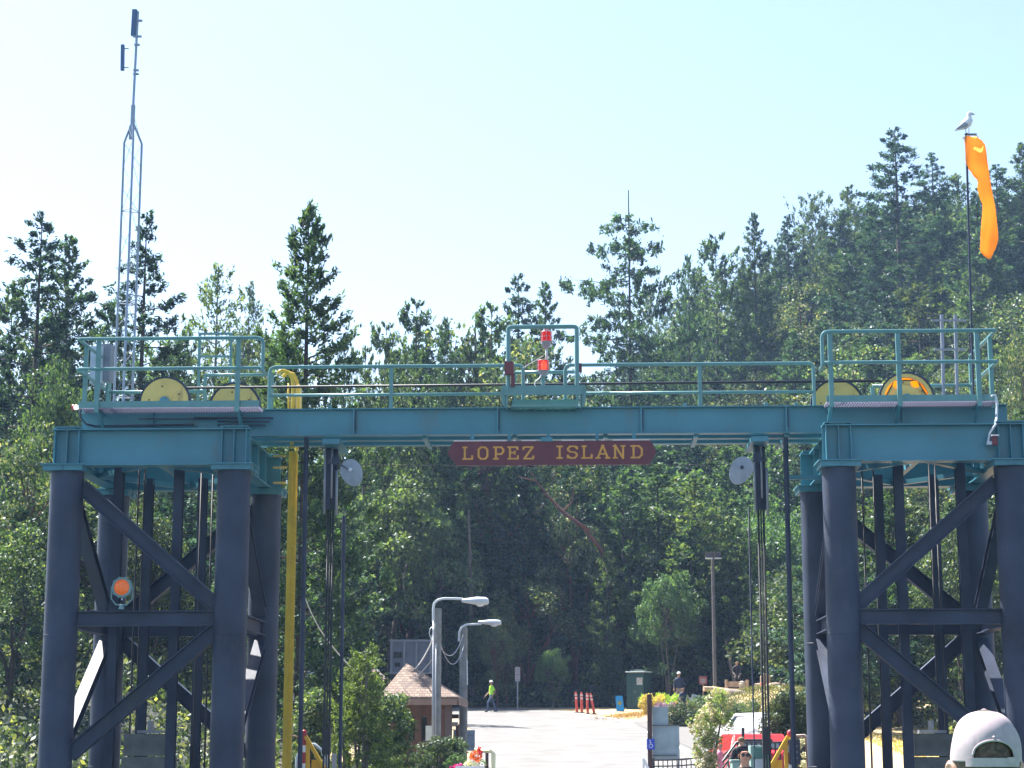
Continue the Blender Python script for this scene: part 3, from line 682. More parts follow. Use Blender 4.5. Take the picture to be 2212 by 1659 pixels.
df = nt.nodes.new('ShaderNodeBsdfDiffuse'); tr = nt.nodes.new('ShaderNodeBsdfTranslucent'); mx = nt.nodes.new('ShaderNodeMixShader'); mx.inputs[0].default_value = .7
df.inputs[0].default_value = (.92,.34,.12,1); tr.inputs[0].default_value = (1.0,.56,.13,1)
nt.links.new(df.outputs[0], mx.inputs[1]); nt.links.new(tr.outputs[0], mx.inputs[2]); nt.links.new(mx.outputs[0], nt.nodes['Material Output'].inputs[0])
m.build('sock', SOCK, T, smooth=True)
hp = P(2094, 297, 35.0)
MB().tube([hp+Vector((.14*math.cos(a)+.02, .14*math.sin(a), 0)) for a in [k*math.pi/10 for k in range(21)]], .008, 6).build('hoop', GREYM, T)
m = MB(); m.bar(ptop+Vector((-.03,0,.0)), ptop+Vector((.2,0,0)), .03, .02); m.build('perch_bracket', TAR, T)
# gull, facing right and a little towards us
gb = P(2089, 289, 35.0)
GU = thing('gull', 'white gull with dark bill perched on top of the windsock pole', 'bird', gb)
def blob(m, rings, n=16):
    """rings: (centre, rx(side), rz(up), dir) along a path"""
    vs = []
    for c_, ra, rb, d in rings:
        d = Vector(d).normalized(); a = d.cross(Vector((0,0,1))); a = a.normalized() if a.length > .01 else Vector((0,1,0)); b = a.cross(d)
        vs += [Vector(c_)+a*ra*math.cos(2*math.pi*k/n)+b*rb*math.sin(2*math.pi*k/n) for k in range(n)]
    r = len(rings)
    m.add(vs, [(i*n+k, i*n+(k+1)%n, (i+1)*n+(k+1)%n, (i+1)*n+k) for i in range(r-1) for k in range(n)]+[tuple(range(n))[::-1], tuple(range((r-1)*n, r*n))])
o = gb
f = .92
def g_(x, y, z): return o+Vector((x, y, z))*f
m = MB()
blob(m, [(g_(-.20,.06,.10), .012, .01, (1,-.25,.5)), (g_(-.15,.045,.125), .04, .03, (1,-.25,.4)), (g_(-.10,.03,.16), .066, .06, (1,-.25,.4)), (g_(-.04,.01,.20), .082, .088, (1,-.2,.45)),
         (g_(.02,-.01,.24), .082, .092, (.8,-.15,.7)), (g_(.055,-.02,.30), .062, .072, (.35,-.1,1)), (g_(.055,-.02,.35), .042, .046, (.1,0,1)), (g_(.055,-.02,.385), .042, .046, (.1,0,1)),
         (g_(.065,-.025,.42), .046, .052, (.3,-.1,1)), (g_(.075,-.03,.45), .034, .04, (.4,-.1,1)), (g_(.08,-.03,.468), .008, .01, (.4,-.1,1))])
m.build('body', mat('white_feathers', (.8,.8,.8), .8, var=.05), GU, smooth=True)
m = MB(); blob(m, [(g_(-.23,.02,.10), .008, .006, (1,-.25,.4)), (g_(-.14,-.035,.145), .016, .035, (1,-.2,.4)), (g_(-.04,-.062,.19), .024, .06, (1,-.2,.5)), (g_(.04,-.065,.25), .018, .03, (.8,-.2,.7))])
m.build('wing', mat('grey_feathers', (.33,.35,.40), .8), GU, smooth=True)
m = MB(); blob(m, [(g_(-.23,.09,.10), .008, .006, (1,-.25,.4)), (g_(-.14,.09,.145), .016, .035, (1,-.2,.4)), (g_(-.04,.08,.19), .024, .06, (1,-.2,.5)), (g_(.04,.05,.25), .018, .03, (.8,-.2,.7))])
m.build('wing', bpy.data.materials['grey_feathers'], GU, smooth=True)
m = MB(); blob(m, [(g_(.10,-.035,.42), .016, .018, (1,-.3,-.2)), (g_(.135,-.045,.41), .011, .013, (1,-.3,-.3)), (g_(.165,-.055,.395), .004, .006, (1,-.3,-.8))], 8)
m.build('bill', mat('dark_bill', (.12,.08,.04), .5), GU, smooth=True)
m = MB(); 
for dy in (-.045, .02): m.lathe(g_(.095+.0*dy, dy+(-.02 if dy < 0 else 0), .435), [(0,-.008),(.008,0),(0,.008)], 8, (0,-1,0))
m.build('eye', BLACK, GU)
m = MB()
for dx, dy in ((-.03, -.02), (.045, .03)):
    m.tube([g_(dx+.01, dy, .14), g_(dx, dy, .07), g_(dx+.005, dy, .005)], .007, 6)
    for t in (-.5, 0, .5): m.tube([g_(dx, dy, .006), g_(dx+.045*math.cos(t), dy+.045*math.sin(t), .004)], .004, 5)
m.build('leg', mat('pink_legs', (.4,.25,.2), .6), GU)
# cross-shaped pole antenna behind the right platform
T = thing('antenna_rack', 'pale grey double pole antenna rack with crossbars behind the right platform rail', 'antenna', P(2048, 870, 36.8))
m = MB(); 
for u in (2034, 2063.5): m.tube([(P(u+.0, 780, 36.8).x, 36.8, ZG1), P(u, 680, 36.8)], .034, 10)
build_split(m, 'pole', mat('lavender_grey', (.24,.26,.32), .5), T, smooth=True)
m = MB()
for v, a, b in ((692, 2012, 2088), (755, 2018, 2086)): m.bar(P(a, v, 36.72), P(b, v, 36.72), .035, .035)
build_split(m, 'crossbar', bpy.data.materials['lavender_grey'], T)
# ---- lattice mast on the left
YM = 46.0
T = thing('lattice_mast', 'tall three-legged lattice radio mast with panel antennas, left side of the sky', 'mast', (P(262, 1659, YM).x, YM, 0))
MM = mat('galvanised_mast', (.30,.36,.45), .5, .4)
xm_ = P(262, 850, YM).x
hw = (P(286, 300, YM).x-P(250, 300, YM).x)/2*1.02
zk = P(268, 305, YM).z; zj = P(272, 262, YM).z
legs = [(xm_-hw+.02, YM+.1), (xm_+hw*.50, YM-.22), (xm_+hw, YM+.25)]
m = MB()
for (x, y) in legs: m.tube([(x, y, 0), (x, y, zk), (xm_+.02, YM, zj)], .03, 8)
build_split(m, 'leg', MM, T, smooth=True)
m = MB(); z = 1.0; k = 0
while z < zk-.4:
    for i in range(3):
        a, b = legs[i], legs[(i+1)%3]
        m.tube([(*a, z), (*b, z+.6)], .0065, 4); m.tube([(*b, z+.6), (*a, z+1.2)], .0065, 4)
        if k % 2 == 0: m.tube([(*a, z), (*b, z)], .013, 4)
    z += 1.2; k += 1
m.build('lattice', MM, T)
tp = P(284.5, 25, YM)
xq = xm_+.02
m = MB(); m.tube([(xq, YM, zj-.25), (xq, YM, P(273, 228, YM).z)], .06, 10); m.tube([(xq, YM, P(273, 228, YM).z), (xq+.03, YM, tp.z)], .034, 10); m.box((xq-.02, YM, zj-.3), (.1,.1,.35)); m.build('top_pole', MM, T, smooth=True)
m = MB()
for v in (45, 79, 97, 152, 160): 
    m.box((xq+.04, YM, P(282, v, YM).z), (.22 if v in (45, 79) else .14, .08, .035))
build_split(m, 'clamp', MM, T)
m = MB(); a, b = P(288, 21, YM), P(288, 77, YM); m.bar(a+Vector((.04,0,0)), b+Vector((-.0,0,0)), .12, .09, up=(0,1,0)); m.build('panel_antenna', mat('blue_grey_panel', (.09,.15,.27), .6), T)
m = MB(); a, b = P(265.3, 97, YM), P(264.5, 152, YM); m.bar(a, b, .085, .09, up=(0,1,0)); m.bar(P(265, 105, YM), P(278, 105, YM), .02, .02); m.bar(P(265, 146, YM), P(278, 146, YM), .02, .02); m.build('panel_antenna', bpy.data.materials['blue_grey_panel'], T)
for o in list(bpy.data.objects):
    if o.name.startswith('lattice_mast'): pass
print('HDR right v', proj((P(1990,913,YF).x, YF, ZT)), proj(((XRo+XRi)/2, YF, ZB)), 'girder', proj((P(600,889,YG).x, YG, ZG1)), proj((P(1770,882,YG).x, YG, ZG1)))
# ================================================================ ground
def sstep(t): t = min(1, max(0, t)); return t*t*(3-2*t)
def lerp_(x, xs, ys): return float(np.interp(x, xs, ys))
def u_of(x, y): return 1106+FPX*math.tan(math.atan2(x, y)+YAW)
def hillH(u): return lerp_(u, [0, 600, 950, 1150, 1350, 1600, 1900, 2212], [9, 7, 7, 20, 34, 41, 52, 56])
def noise2(x, y): return math.sin(x*.7+1.3*math.sin(y*.31))*.5+math.sin(y*.53+x*.21)*.5
SHORE = 52.0
def road_z(y): return CZ-1.4+.055*(y-55)
def T_(x, y):
    if y < SHORE-4: return -3.0
    z = road_z(min(y, 117))
    if y > 117: z += .9*sstep((y-117)/4)
    u = u_of(x, y)
    z += hillH(u)*sstep((y-119)/150)*(1 if y < 262 else 1)
    if y > 262: z -= (y-262)*.12
    if y > 121: z += .5*noise2(x*.4, y*.4)
    # left bank and right mound
    z += 2.2*sstep((-x-9.5)/7)*sstep((y-56)/10)
    z += 1.7*math.exp(-(((x-9.6)/5.2)**2+((y-97)/6.5)**2)) if y > 70 else 0
    z += 1.4*sstep((x-13.5)/6)*sstep((y-62)/10)
    z -= (z+3)*sstep((SHORE+1-y)/5)
    return z
def terrain():
    xs = [-260,-180,-120,-80,-55]+[-45+1.25*i for i in range(0, 73)]+[52,62,80,110,150,210,300]
    ys = [20,34,40,44,46,47,48,49,50,51,52,53,54,55]+[56+1.0*i for i in range(0, 74)]+[130+3*i for i in range(0, 50)]+[290,330,400,520,700,1000]
    V = np.array([(x, y, T_(x, y) if y > 45 else -3.0) for y in ys for x in xs]); nx = len(xs)
    F = np.array([(j*nx+i, j*nx+i+1, (j+1)*nx+i+1, (j+1)*nx+i) for j in range(len(ys)-1) for i in range(nx-1)])
    o = rawmesh('ground', V, F, GROUND); tag(o, kind='structure')
    for p in o.data.polygons: p.use_smooth = True
def ground_mat():
    m = bpy.data.materials.new('dry_ground'); m.use_nodes = True; nt = m.node_tree; b = nt.nodes['Principled BSDF']; b.inputs['Roughness'].default_value = .95
    g = nt.nodes.new('ShaderNodeNewGeometry'); sp = nt.nodes.new('ShaderNodeSeparateXYZ'); nt.links.new(g.outputs['Position'], sp.inputs[0])
    n = nt.nodes.new('ShaderNodeTexNoise'); n.inputs['Scale'].default_value = .35; n.inputs['Detail'].default_value = 8; nt.links.new(g.outputs['Position'], n.inputs['Vector'])
    r = nt.nodes.new('ShaderNodeValToRGB'); e = r.color_ramp.elements
    e[0].position = .35; e[0].color = (.30, .24, .17, 1); e[1].position = .62; e[1].color = (.36, .30, .21, 1); k = e.new(.5); k.color = (.38, .27, .13, 1)
    nt.links.new(n.outputs['Fac'], r.inputs[0])
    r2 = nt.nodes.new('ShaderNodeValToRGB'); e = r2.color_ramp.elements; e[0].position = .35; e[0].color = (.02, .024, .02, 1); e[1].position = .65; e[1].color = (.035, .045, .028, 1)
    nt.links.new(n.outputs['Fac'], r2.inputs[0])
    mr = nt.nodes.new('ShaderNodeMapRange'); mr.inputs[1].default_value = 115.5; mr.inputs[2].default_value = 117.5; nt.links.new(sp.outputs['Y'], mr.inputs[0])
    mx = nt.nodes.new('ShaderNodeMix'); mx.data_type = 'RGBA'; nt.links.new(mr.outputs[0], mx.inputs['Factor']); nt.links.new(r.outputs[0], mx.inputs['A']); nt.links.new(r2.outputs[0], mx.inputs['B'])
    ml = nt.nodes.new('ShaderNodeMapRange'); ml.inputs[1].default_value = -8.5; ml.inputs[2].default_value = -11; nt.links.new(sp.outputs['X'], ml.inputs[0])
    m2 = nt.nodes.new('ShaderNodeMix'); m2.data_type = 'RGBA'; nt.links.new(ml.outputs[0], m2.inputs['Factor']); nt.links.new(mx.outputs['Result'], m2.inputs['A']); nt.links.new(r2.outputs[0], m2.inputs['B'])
    nt.links.new(m2.outputs['Result'], b.inputs['Base Color']); return m
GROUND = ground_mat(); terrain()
o = rawmesh('water', [(-700,-300,0),(700,-300,0),(700,48.5,0),(-700,48.5,0)], [(0,1,2,3)], None); tag(o, kind='structure'); o.data.materials.clear()
m_ = mat('sea_water', (.012,.035,.04), .12, var=.2, scale=.3, bump=.0); b_ = m_.node_tree.nodes['Principled BSDF']
bp = m_.node_tree.nodes.new('ShaderNodeBump'); bp.inputs['Strength'].default_value = .6; bp.inputs['Distance'].default_value = .15
nn_ = m_.node_tree.nodes.new('ShaderNodeTexNoise'); nn_.inputs['Scale'].default_value = .9; nn_.inputs['Detail'].default_value = 5
tc_ = m_.node_tree.nodes.new('ShaderNodeTexCoord'); m_.node_tree.links.new(tc_.outputs['Object'], nn_.inputs['Vector']); m_.node_tree.links.new(nn_.outputs['Fac'], bp.inputs['Height']); m_.node_tree.links.new(bp.outputs[0], b_.inputs['Normal'])
o.data.materials.append(m_)
# road
def edge(y):   # left and right edge of the paved lane
    return lerp_(y, [50, 60, 75, 90, 105, 112, 118], [-3.9, -3.9, -4.4, -5.4, -7.2, -9.5, -14]), lerp_(y, [50, 60, 75, 86, 98, 106, 111, 115], [4.2, 4.2, 4.0, 3.1, 1.6, .2, -1.6, -5])
def sheet(name, fl, fr, y0, y1, dz, mt, n=60, nx=6):
    V = []; F = []
    for j in range(n+1):
        y = y0+(y1-y0)*j/n; a, b = fl(y), fr(y)
        for i in range(nx+1):
            x = a+(b-a)*i/nx; V.append((x, y, T_(x, y)+dz))
    for j in range(n):
        for i in range(nx): k = j*(nx+1)+i; F.append((k, k+1, k+nx+2, k+nx+1))
    o = rawmesh(name, np.array(V), np.array(F), mt); tag(o, kind='structure'); return o
ASPH = mat('sun_bleached_asphalt', (.145,.142,.139), .9, var=.2, scale=.8, bump=.3, grime=(.10,.096,.092), gs=.6, ga=.9)
sheet('road', lambda y: edge(y)[0], lambda y: edge(y)[1], 51.5, 115.5, .03, ASPH, 70, 12)
LINE = mat('road_paint', (.75,.75,.72), .8, var=.15, scale=9)
sheet('edge_line', lambda y: edge(y)[1]-.42, lambda y: edge(y)[1]-.30, 52, 110, .045, LINE, 60, 1)
sheet('lane_mark', lambda y: .9, lambda y: 1.9, 62.0, 62.35, .045, LINE, 1, 1)
PATHM = mat('grey_path', (.125,.122,.118), .9, var=.1, scale=1, bump=.2)
sheet('footpath', lambda y: edge(y)[1]+.02, lambda y: lerp_(y, [52, 76, 84, 92, 95], [9, 9.0, 8.6, 6.2, 3.4]), 52, 93, .034, PATHM, 40, 8)
# pier approach and transfer span
def deck_z(y): return lerp_(y, [16, 30, 52.5], [CZ-2.05, CZ-1.85, CZ-1.5])
m = MB()
ys_ = [16+1.0*i for i in range(38)]
vs = [(x, y, deck_z(y)+d) for y in ys_ for d in (0, -.25) for x in (-4.0, 4.6)]
fs = []
for j in range(len(ys_)-1):
    a = j*4; b = a+4; fs += [(a, a+1, b+1, b), (a+2, b+2, b+3, a+3), (a, b, b+2, a+2), (a+1, a+3, b+3, b+1)]
m.add(vs, fs); tag(m.build('transfer_span', mat('span_deck', (.12,.12,.12), .9, scale=2)), kind='structure')
T = thing('span_girders', 'dark steel girders and handrails carrying the ferry transfer span', 'bridge girder', (0, 34, 3))
for x in (-4.2, 4.8):
    MB().ibeam((x, 16, deck_z(16)-.5), (x, 52.5, deck_z(52)-.5), .4, 1.1, .03, .03).build('girder', TAR, T)
# concrete sea wall under the land edge
m = MB(); m.span((-14, SHORE-1.2, -3), (14, SHORE-.2, CZ-1.75)); tag(m.build('sea_wall', mat('old_concrete', (.28,.27,.25), .9, var=.2, scale=1.5, bump=.3)), kind='structure')
# ferry deck under the camera
m = MB(); m.span((-9, -12, CZ-1.95), (9, 9.0, CZ-1.72)); tag(m.build('ferry_deck', mat('green_deck_paint', (.05,.16,.11), .7, scale=3)), kind='structure')
T = thing('ferry_rail', 'white steel bulwark at the edge of the ferry foredeck', 'railing', (0, 8.9, CZ-1.72))
MB().span((-9, 8.8, CZ-1.72), (9, 8.9, CZ-.72)).build('bulwark', WHITE, T); MB().tube([(-9, 8.85, CZ-.66), (9, 8.85, CZ-.66)], .04).build('cap_rail', WHITE, T)
m = MB(); m.span((-8.6, -12, .2), (8.6, 8.6, CZ-1.96)); tag(m.build('ferry_hull', TAR), 'ferry hull below the foredeck at the viewpoint, darkened to cut bounce light', 'ferry')  # unseen hull toned dark to cut light bounced under the towers
# ================================================================ foliage generators
def rhombs(Pc, D, N, L, Wd):
    """Pc centres, D direction, N approx normal (Mx3), L, Wd lengths -> verts, faces"""
    D = D/np.linalg.norm(D, axis=1, keepdims=True)
    Sd = np.cross(D, N); Sd /= (np.linalg.norm(Sd, axis=1, keepdims=True)+1e-9)
    L = L[:, None]; Wd = Wd[:, None]
    a = Pc-D*L*.5; b = Pc+Sd*Wd*.5-D*L*.08; c = Pc+D*L*.5; d = Pc-Sd*Wd*.5-D*L*.08
    V = np.stack([a, b, c, d], 1).reshape(-1, 3); F = np.arange(len(V)).reshape(-1, 4)
    return V, F
def conifer(seed, H, R, nb, ns, t0=.12, droop=-.25, up=.35, shape=1.0, gap=.25, spray=(.36,.17), flat=.35, tip_bare=0, lean=0, cone=.5, curl=.22, thin_=1):
    g = np.random.default_rng(seed); Vs = []; limb = MB()
    for b in range(nb):
        t = t0+(1-t0)*((b+g.random())/nb)**.92
        if t > 1-tip_bare: continue
        r = R*(min(1, max(0.01, 1-t)/cone)**shape)*(1.0 if t > .25 else .75+1.0*t)*g.uniform(1-gap*1.6, 1+gap*.6)+.12
        az = b*2.399+g.normal(0, .5); ca, sa = math.cos(az), math.sin(az)
        slope = droop*(1-t)+up*t+g.normal(0, .1)
        z0 = t*H; n = max(10, int(ns*(r/R)**1.1+14*(t > .88)))
        m_ = max(2, int(r*2.6/thin_**.5)); sc = np.clip(g.uniform((.25 if t < .8 else .05)*thin_*.9, 1.02, m_)**.75, 0, 1); sc[0] = 1
        wl = (.06+.34*np.sin(np.pi*np.clip(sc, 0, .96)))*r*.8; lc = g.uniform(-1, 1, m_)*wl; vc = g.normal(0, .04+.07*r*flat, m_)
        idx = g.integers(0, m_, n); rc = g.uniform(.16, .36, m_)*(.6+.4*min(1, r/2))
        s = sc[idx]+g.normal(0, 1, n)*rc[idx]/max(r, .6)*.55; lat = lc[idx]+g.normal(0, 1, n)*rc[idx]*.6
        curve = slope*r*s+ curl*r*np.clip(s, 0, 2)**2*(1 if t < .8 else .4)
        Pc = np.stack([ca*s*r-sa*lat, sa*s*r+ca*lat, z0+curve+vc[idx]+g.normal(0, 1, n)*rc[idx]*.38-.10*np.abs(lat)], 1)
        D = np.stack([ca*.6-sa*np.sign(lat)*.5+g.normal(0,.6,n), sa*.6+ca*np.sign(lat)*.5+g.normal(0,.6,n), slope+.1+g.normal(0,.45,n)], 1)
        N = np.stack([g.normal(0,.55,n), g.normal(0,.55,n), np.ones(n)], 1)
        k = g.uniform(.65, 1.3, n)
        Vs.append(rhombs(Pc, D, N, spray[0]*k, spray[1]*k)[0])
        if b % 2 == 0 and r > .8: limb.tube([(0,0,z0), (ca*r*.4, sa*r*.4, z0+slope*r*.4+curl*.16*r), (ca*r*(.74 if thin_ == 1 else .95), sa*r*(.74 if thin_ == 1 else .95), z0+slope*r*(.74 if thin_ == 1 else .95)+curl*(.54 if thin_ == 1 else .9)*r)], [(.010*r+.012)*thin_, (.007*r+.008)*thin_, .005], 4, cap=False)
    # leader tuft
    n = 26; z = H-g.random(n)**1.3*H*.07; rr = (H-z)*.22+.03; az = g.uniform(0, 6.28, n)
    Pc = np.stack([np.cos(az)*rr*.5, np.sin(az)*rr*.5, z], 1); D = np.stack([np.cos(az)*.6, np.sin(az)*.6, np.ones(n)*.7], 1)
    if tip_bare == 0: Vs.append(rhombs(Pc, D, np.stack([np.cos(az+1.5), np.sin(az+1.5), az*0+.4], 1), np.full(n, spray[0]*.7), np.full(n, spray[1]*.7))[0])
    V = np.concatenate(Vs); F = np.arange(len(V)).reshape(-1, 4)
    limb.tube([(0,0,-1.5), (0,0,H*.3), (0,0,H*.7), (0,0,H*(.985 if tip_bare == 0 else 1.035))], [.0135*H, .0105*H, .0055*H, .02 if tip_bare == 0 else .045], 7)
    return V, F, limb
def broadleaf(seed, H, R, ncl, nl, zc=.62, leaf=(.24,.16), open_=.5, trunk=.018, multi=3):
    g = np.random.default_rng(seed); Vs = []; limb = MB(); tips = []
    forks = []
    for m in range(multi):
        az = m*6.28/multi+g.uniform(0, 1); rr = R*g.uniform(.2, .5)
        forks.append(np.array([math.cos(az)*rr, math.sin(az)*rr, H*g.uniform(.45, .62)]))
        f = forks[-1]; mid = f*np.array([.35,.35,.55])+g.normal(0,.15,3)
        limb.tube([(0,0,-1), (mid[0]*.3, mid[1]*.3, H*.15), tuple(mid), tuple(f)], [trunk*H, trunk*H*.8, trunk*H*.55, trunk*H*.35], 7)
    for c in range(ncl):
        d = g.normal(0, 1, 3); d /= np.linalg.norm(d); d[2] = abs(d[2])*.9-.25 if g.random() < .7 else d[2]
        q = g.uniform(.55, 1.0)**.7
        ctr = np.array([d[0]*R*q*g.uniform(.8,1.1), d[1]*R*q*g.uniform(.8,1.1), H*zc+d[2]*H*(1-zc)*q*1.0])
        if ctr[2] < H*.16: ctr[2] = H*.16+g.random()*H*.1
        f = forks[int(np.argmin([np.linalg.norm(ctr-f) for f in forks]))]
        md = (f+ctr)/2+g.normal(0,.12*R,3)*.5
        if c % 2 == 0: limb.tube([tuple(f), tuple(md), tuple(ctr)], [trunk*H*.3, trunk*H*.2, .015], 5, cap=False)
        rc = R*g.uniform(.16, .34); n = int(nl*(rc/(R*.25))**1.6)
        dd = g.normal(0, 1, (n, 3)); dd /= np.linalg.norm(dd, axis=1, keepdims=True)
        rad = rc*g.uniform(.35, 1.0, n)**.6
        Pc = ctr+dd*rad[:, None]*np.array([1, 1, .62]); 
        N = dd*.7+np.array([0,0,.8])+g.normal(0,.55,(n,3)); D = g.normal(0,1,(n,3))+dd*.5-np.array([0,0,.2])
        k = g.uniform(.6, 1.35, n)
        Vs.append(rhombs(Pc, D, N, leaf[0]*k, leaf[1]*k)[0])
    V = np.concatenate(Vs); return V, np.arange(len(V)).reshape(-1, 4), limb
FIR = leafmat('fir_needles', (.018,.044,.032), (.066,.125,.066), .38, (.11,.17,.07), .15)
FIRB = leafmat('blue_fir_needles', (.015,.040,.036), (.055,.110,.072), .35)
FIRY = leafmat('olive_fir_needles', (.026,.055,.028), (.090,.145,.060), .4, (.15,.18,.08), .12)
LEAFG = leafmat('maple_leaves', (.036,.075,.03), (.10,.165,.07), .4, (.15,.21,.09), .15)
LEAFM = leafmat('madrone_leaves', (.028,.055,.026), (.10,.15,.065), .32, (.34,.32,.18), .06)
LEAFD = leafmat('dark_leaves', (.02,.045,.026), (.07,.115,.05), .38, (.22,.26,.14), .08)
PROTO = {}
def proto(key, gen, leaf, bark, cat):
    V, F, limb = gen; PROTO[key] = (V, F, limb, leaf, bark, cat); PROTO[key+'_H'] = float(V[:, 2].max()); PROTO[key+'_R'] = float(np.percentile(np.hypot(V[:, 0], V[:, 1]), 96 if 'leaf' in cat or 'maple' in cat or 'madrone' in cat else 90))
proto('fir_a', conifer(1, 20, 3.6, 230, 280, .06, -.12, .35, .8, .3, cone=.6, spray=(.27,.11)), FIR, BARK, 'fir tree')
proto('fir_b', conifer(2, 20, 3.4, 180, 270, .10, -.15, .3, .8, .4, cone=.55, spray=(.27,.11)), FIR, BARK, 'fir tree')
proto('fir_open', conifer(3, 20, 4.2, 112, 380, .12, -.30, .05, .85, .38, flat=.10, cone=.58, spray=(.27,.11), curl=.16), FIRB, BARK, 'fir tree')
proto('fir_open2', conifer(4, 20, 4.4, 112, 380, .12, -.22, .1, .8, .42, flat=.12, cone=.55, spray=(.27,.11), curl=.16), FIRB, BARK, 'fir tree')
proto('fir_bush', conifer(5, 15, 3.9, 130, 150, .05, -.10, .40, .7, .35, cone=.6, spray=(.32,.14)), FIR, BARK, 'fir tree')
proto('fir_bush2', conifer(6, 15, 4.2, 120, 160, .06, -.05, .35, .65, .45, cone=.6, spray=(.32,.14)), FIRY, BARK, 'fir tree')
proto('fir_bush3', conifer(7, 15, 3.7, 120, 150, .05, -.15, .4, .75, .4, cone=.6, spray=(.32,.14)), FIRB, BARK, 'fir tree')
proto('fir_round', conifer(8, 14, 4.3, 110, 165, .08, .0, .4, .5, .5, cone=.5, spray=(.32,.14)), FIRY, BARKG, 'pine tree')
proto('thin', conifer(9, 18, 3.6, 130, 150, .15, -.05, .45, .7, .4, spray=(.25,.10)), FIRY, BARKG, 'pine tree')
proto('old', conifer(10, 20, 5.6, 74, 420, .36, -.10, -.02, .5, .38, spray=(.30,.14), flat=.10, tip_bare=.035, cone=.24, curl=.10, thin_=.5), FIR, BARK, 'old fir tree')
proto('pine', conifer(11, 18, 4.6, 60, 230, .38, .0, .3, .6, .6, flat=.2, cone=.35), FIRY, BARK, 'pine tree')
proto('maple', broadleaf(21, 14, 4.6, 80, 190), LEAFG, BARKG, 'maple tree')
proto('maple2', broadleaf(22, 12, 4.4, 70, 190, .55), LEAFG, BARKG, 'maple tree')
proto('madrone', broadleaf(23, 14, 4.8, 54, 170, .6, (.22,.14), trunk=.016), LEAFM, MADR, 'madrone tree')
proto('madrone2', broadleaf(24, 12, 4.2, 48, 170, .55, (.22,.14), trunk=.016), LEAFM, MADR, 'madrone tree')
proto('dark', broadleaf(25, 12, 4.3, 66, 180, .52, (.23,.15)), LEAFD, BARK, 'broadleaf tree')
proto('dark2', broadleaf(26, 10, 4.4, 64, 180, .45, (.23,.15)), LEAFD, BARK, 'broadleaf tree')
FIRST = {}
NAME_OF = dict(fir_a='fir_tree', fir_b='fir_tree', fir_open='fir_tree', fir_open2='fir_tree', fir_bush='fir_tree', fir_bush2='fir_tree', fir_bush3='fir_tree', fir_round='pine_tree', thin='pine_tree', old='old_fir_tree', pine='pine_tree', maple='maple_tree', maple2='maple_tree', madrone='madrone_tree', madrone2='madrone_tree', dark='broadleaf_tree', dark2='broadleaf_tree')
NT = 0
def tree(key, x, y, z, sz, sxy, rz, label, group=None):
    global NT; NT += 1
    V, F, limb, leaf, bark, cat = PROTO[key]
    if key not in FIRST:
        T = thing(NAME_OF[key], label, cat, (0,0,0), group)
        rawmesh('crown', V, F, leaf, T); limb.build('trunk', bark, T, smooth=True); FIRST[key] = T
    else:
        T = copy_tree(FIRST[key]); T['label'] = label
        if group: T['group'] = group
        elif 'group' in T: del T['group']
    T.location = (x, y, z); T.scale = (sxy, sxy, sz); T.rotation_euler = (0, 0, rz); T['_b'] = (x, y, z)
    return T
rt = random.Random(7)
def spot(key, u, vt, Y, wpx, label, group=None, rz=None, dz=.3, kz=1):
    """tree whose top shows at (u, vt), standing at depth Y, crown half-width wpx"""
    p = P(u, vt, Y); z = T_(p.x, Y)-dz; H = PROTO[key+'_H']; R = PROTO[key+'_R']
    s = (p.z-z)/H; sx = wpx/FPX*Y/R
    return tree(key, p.x, Y, z, s, sx, rt.uniform(0, 6.28) if rz is None else rz, label, group)
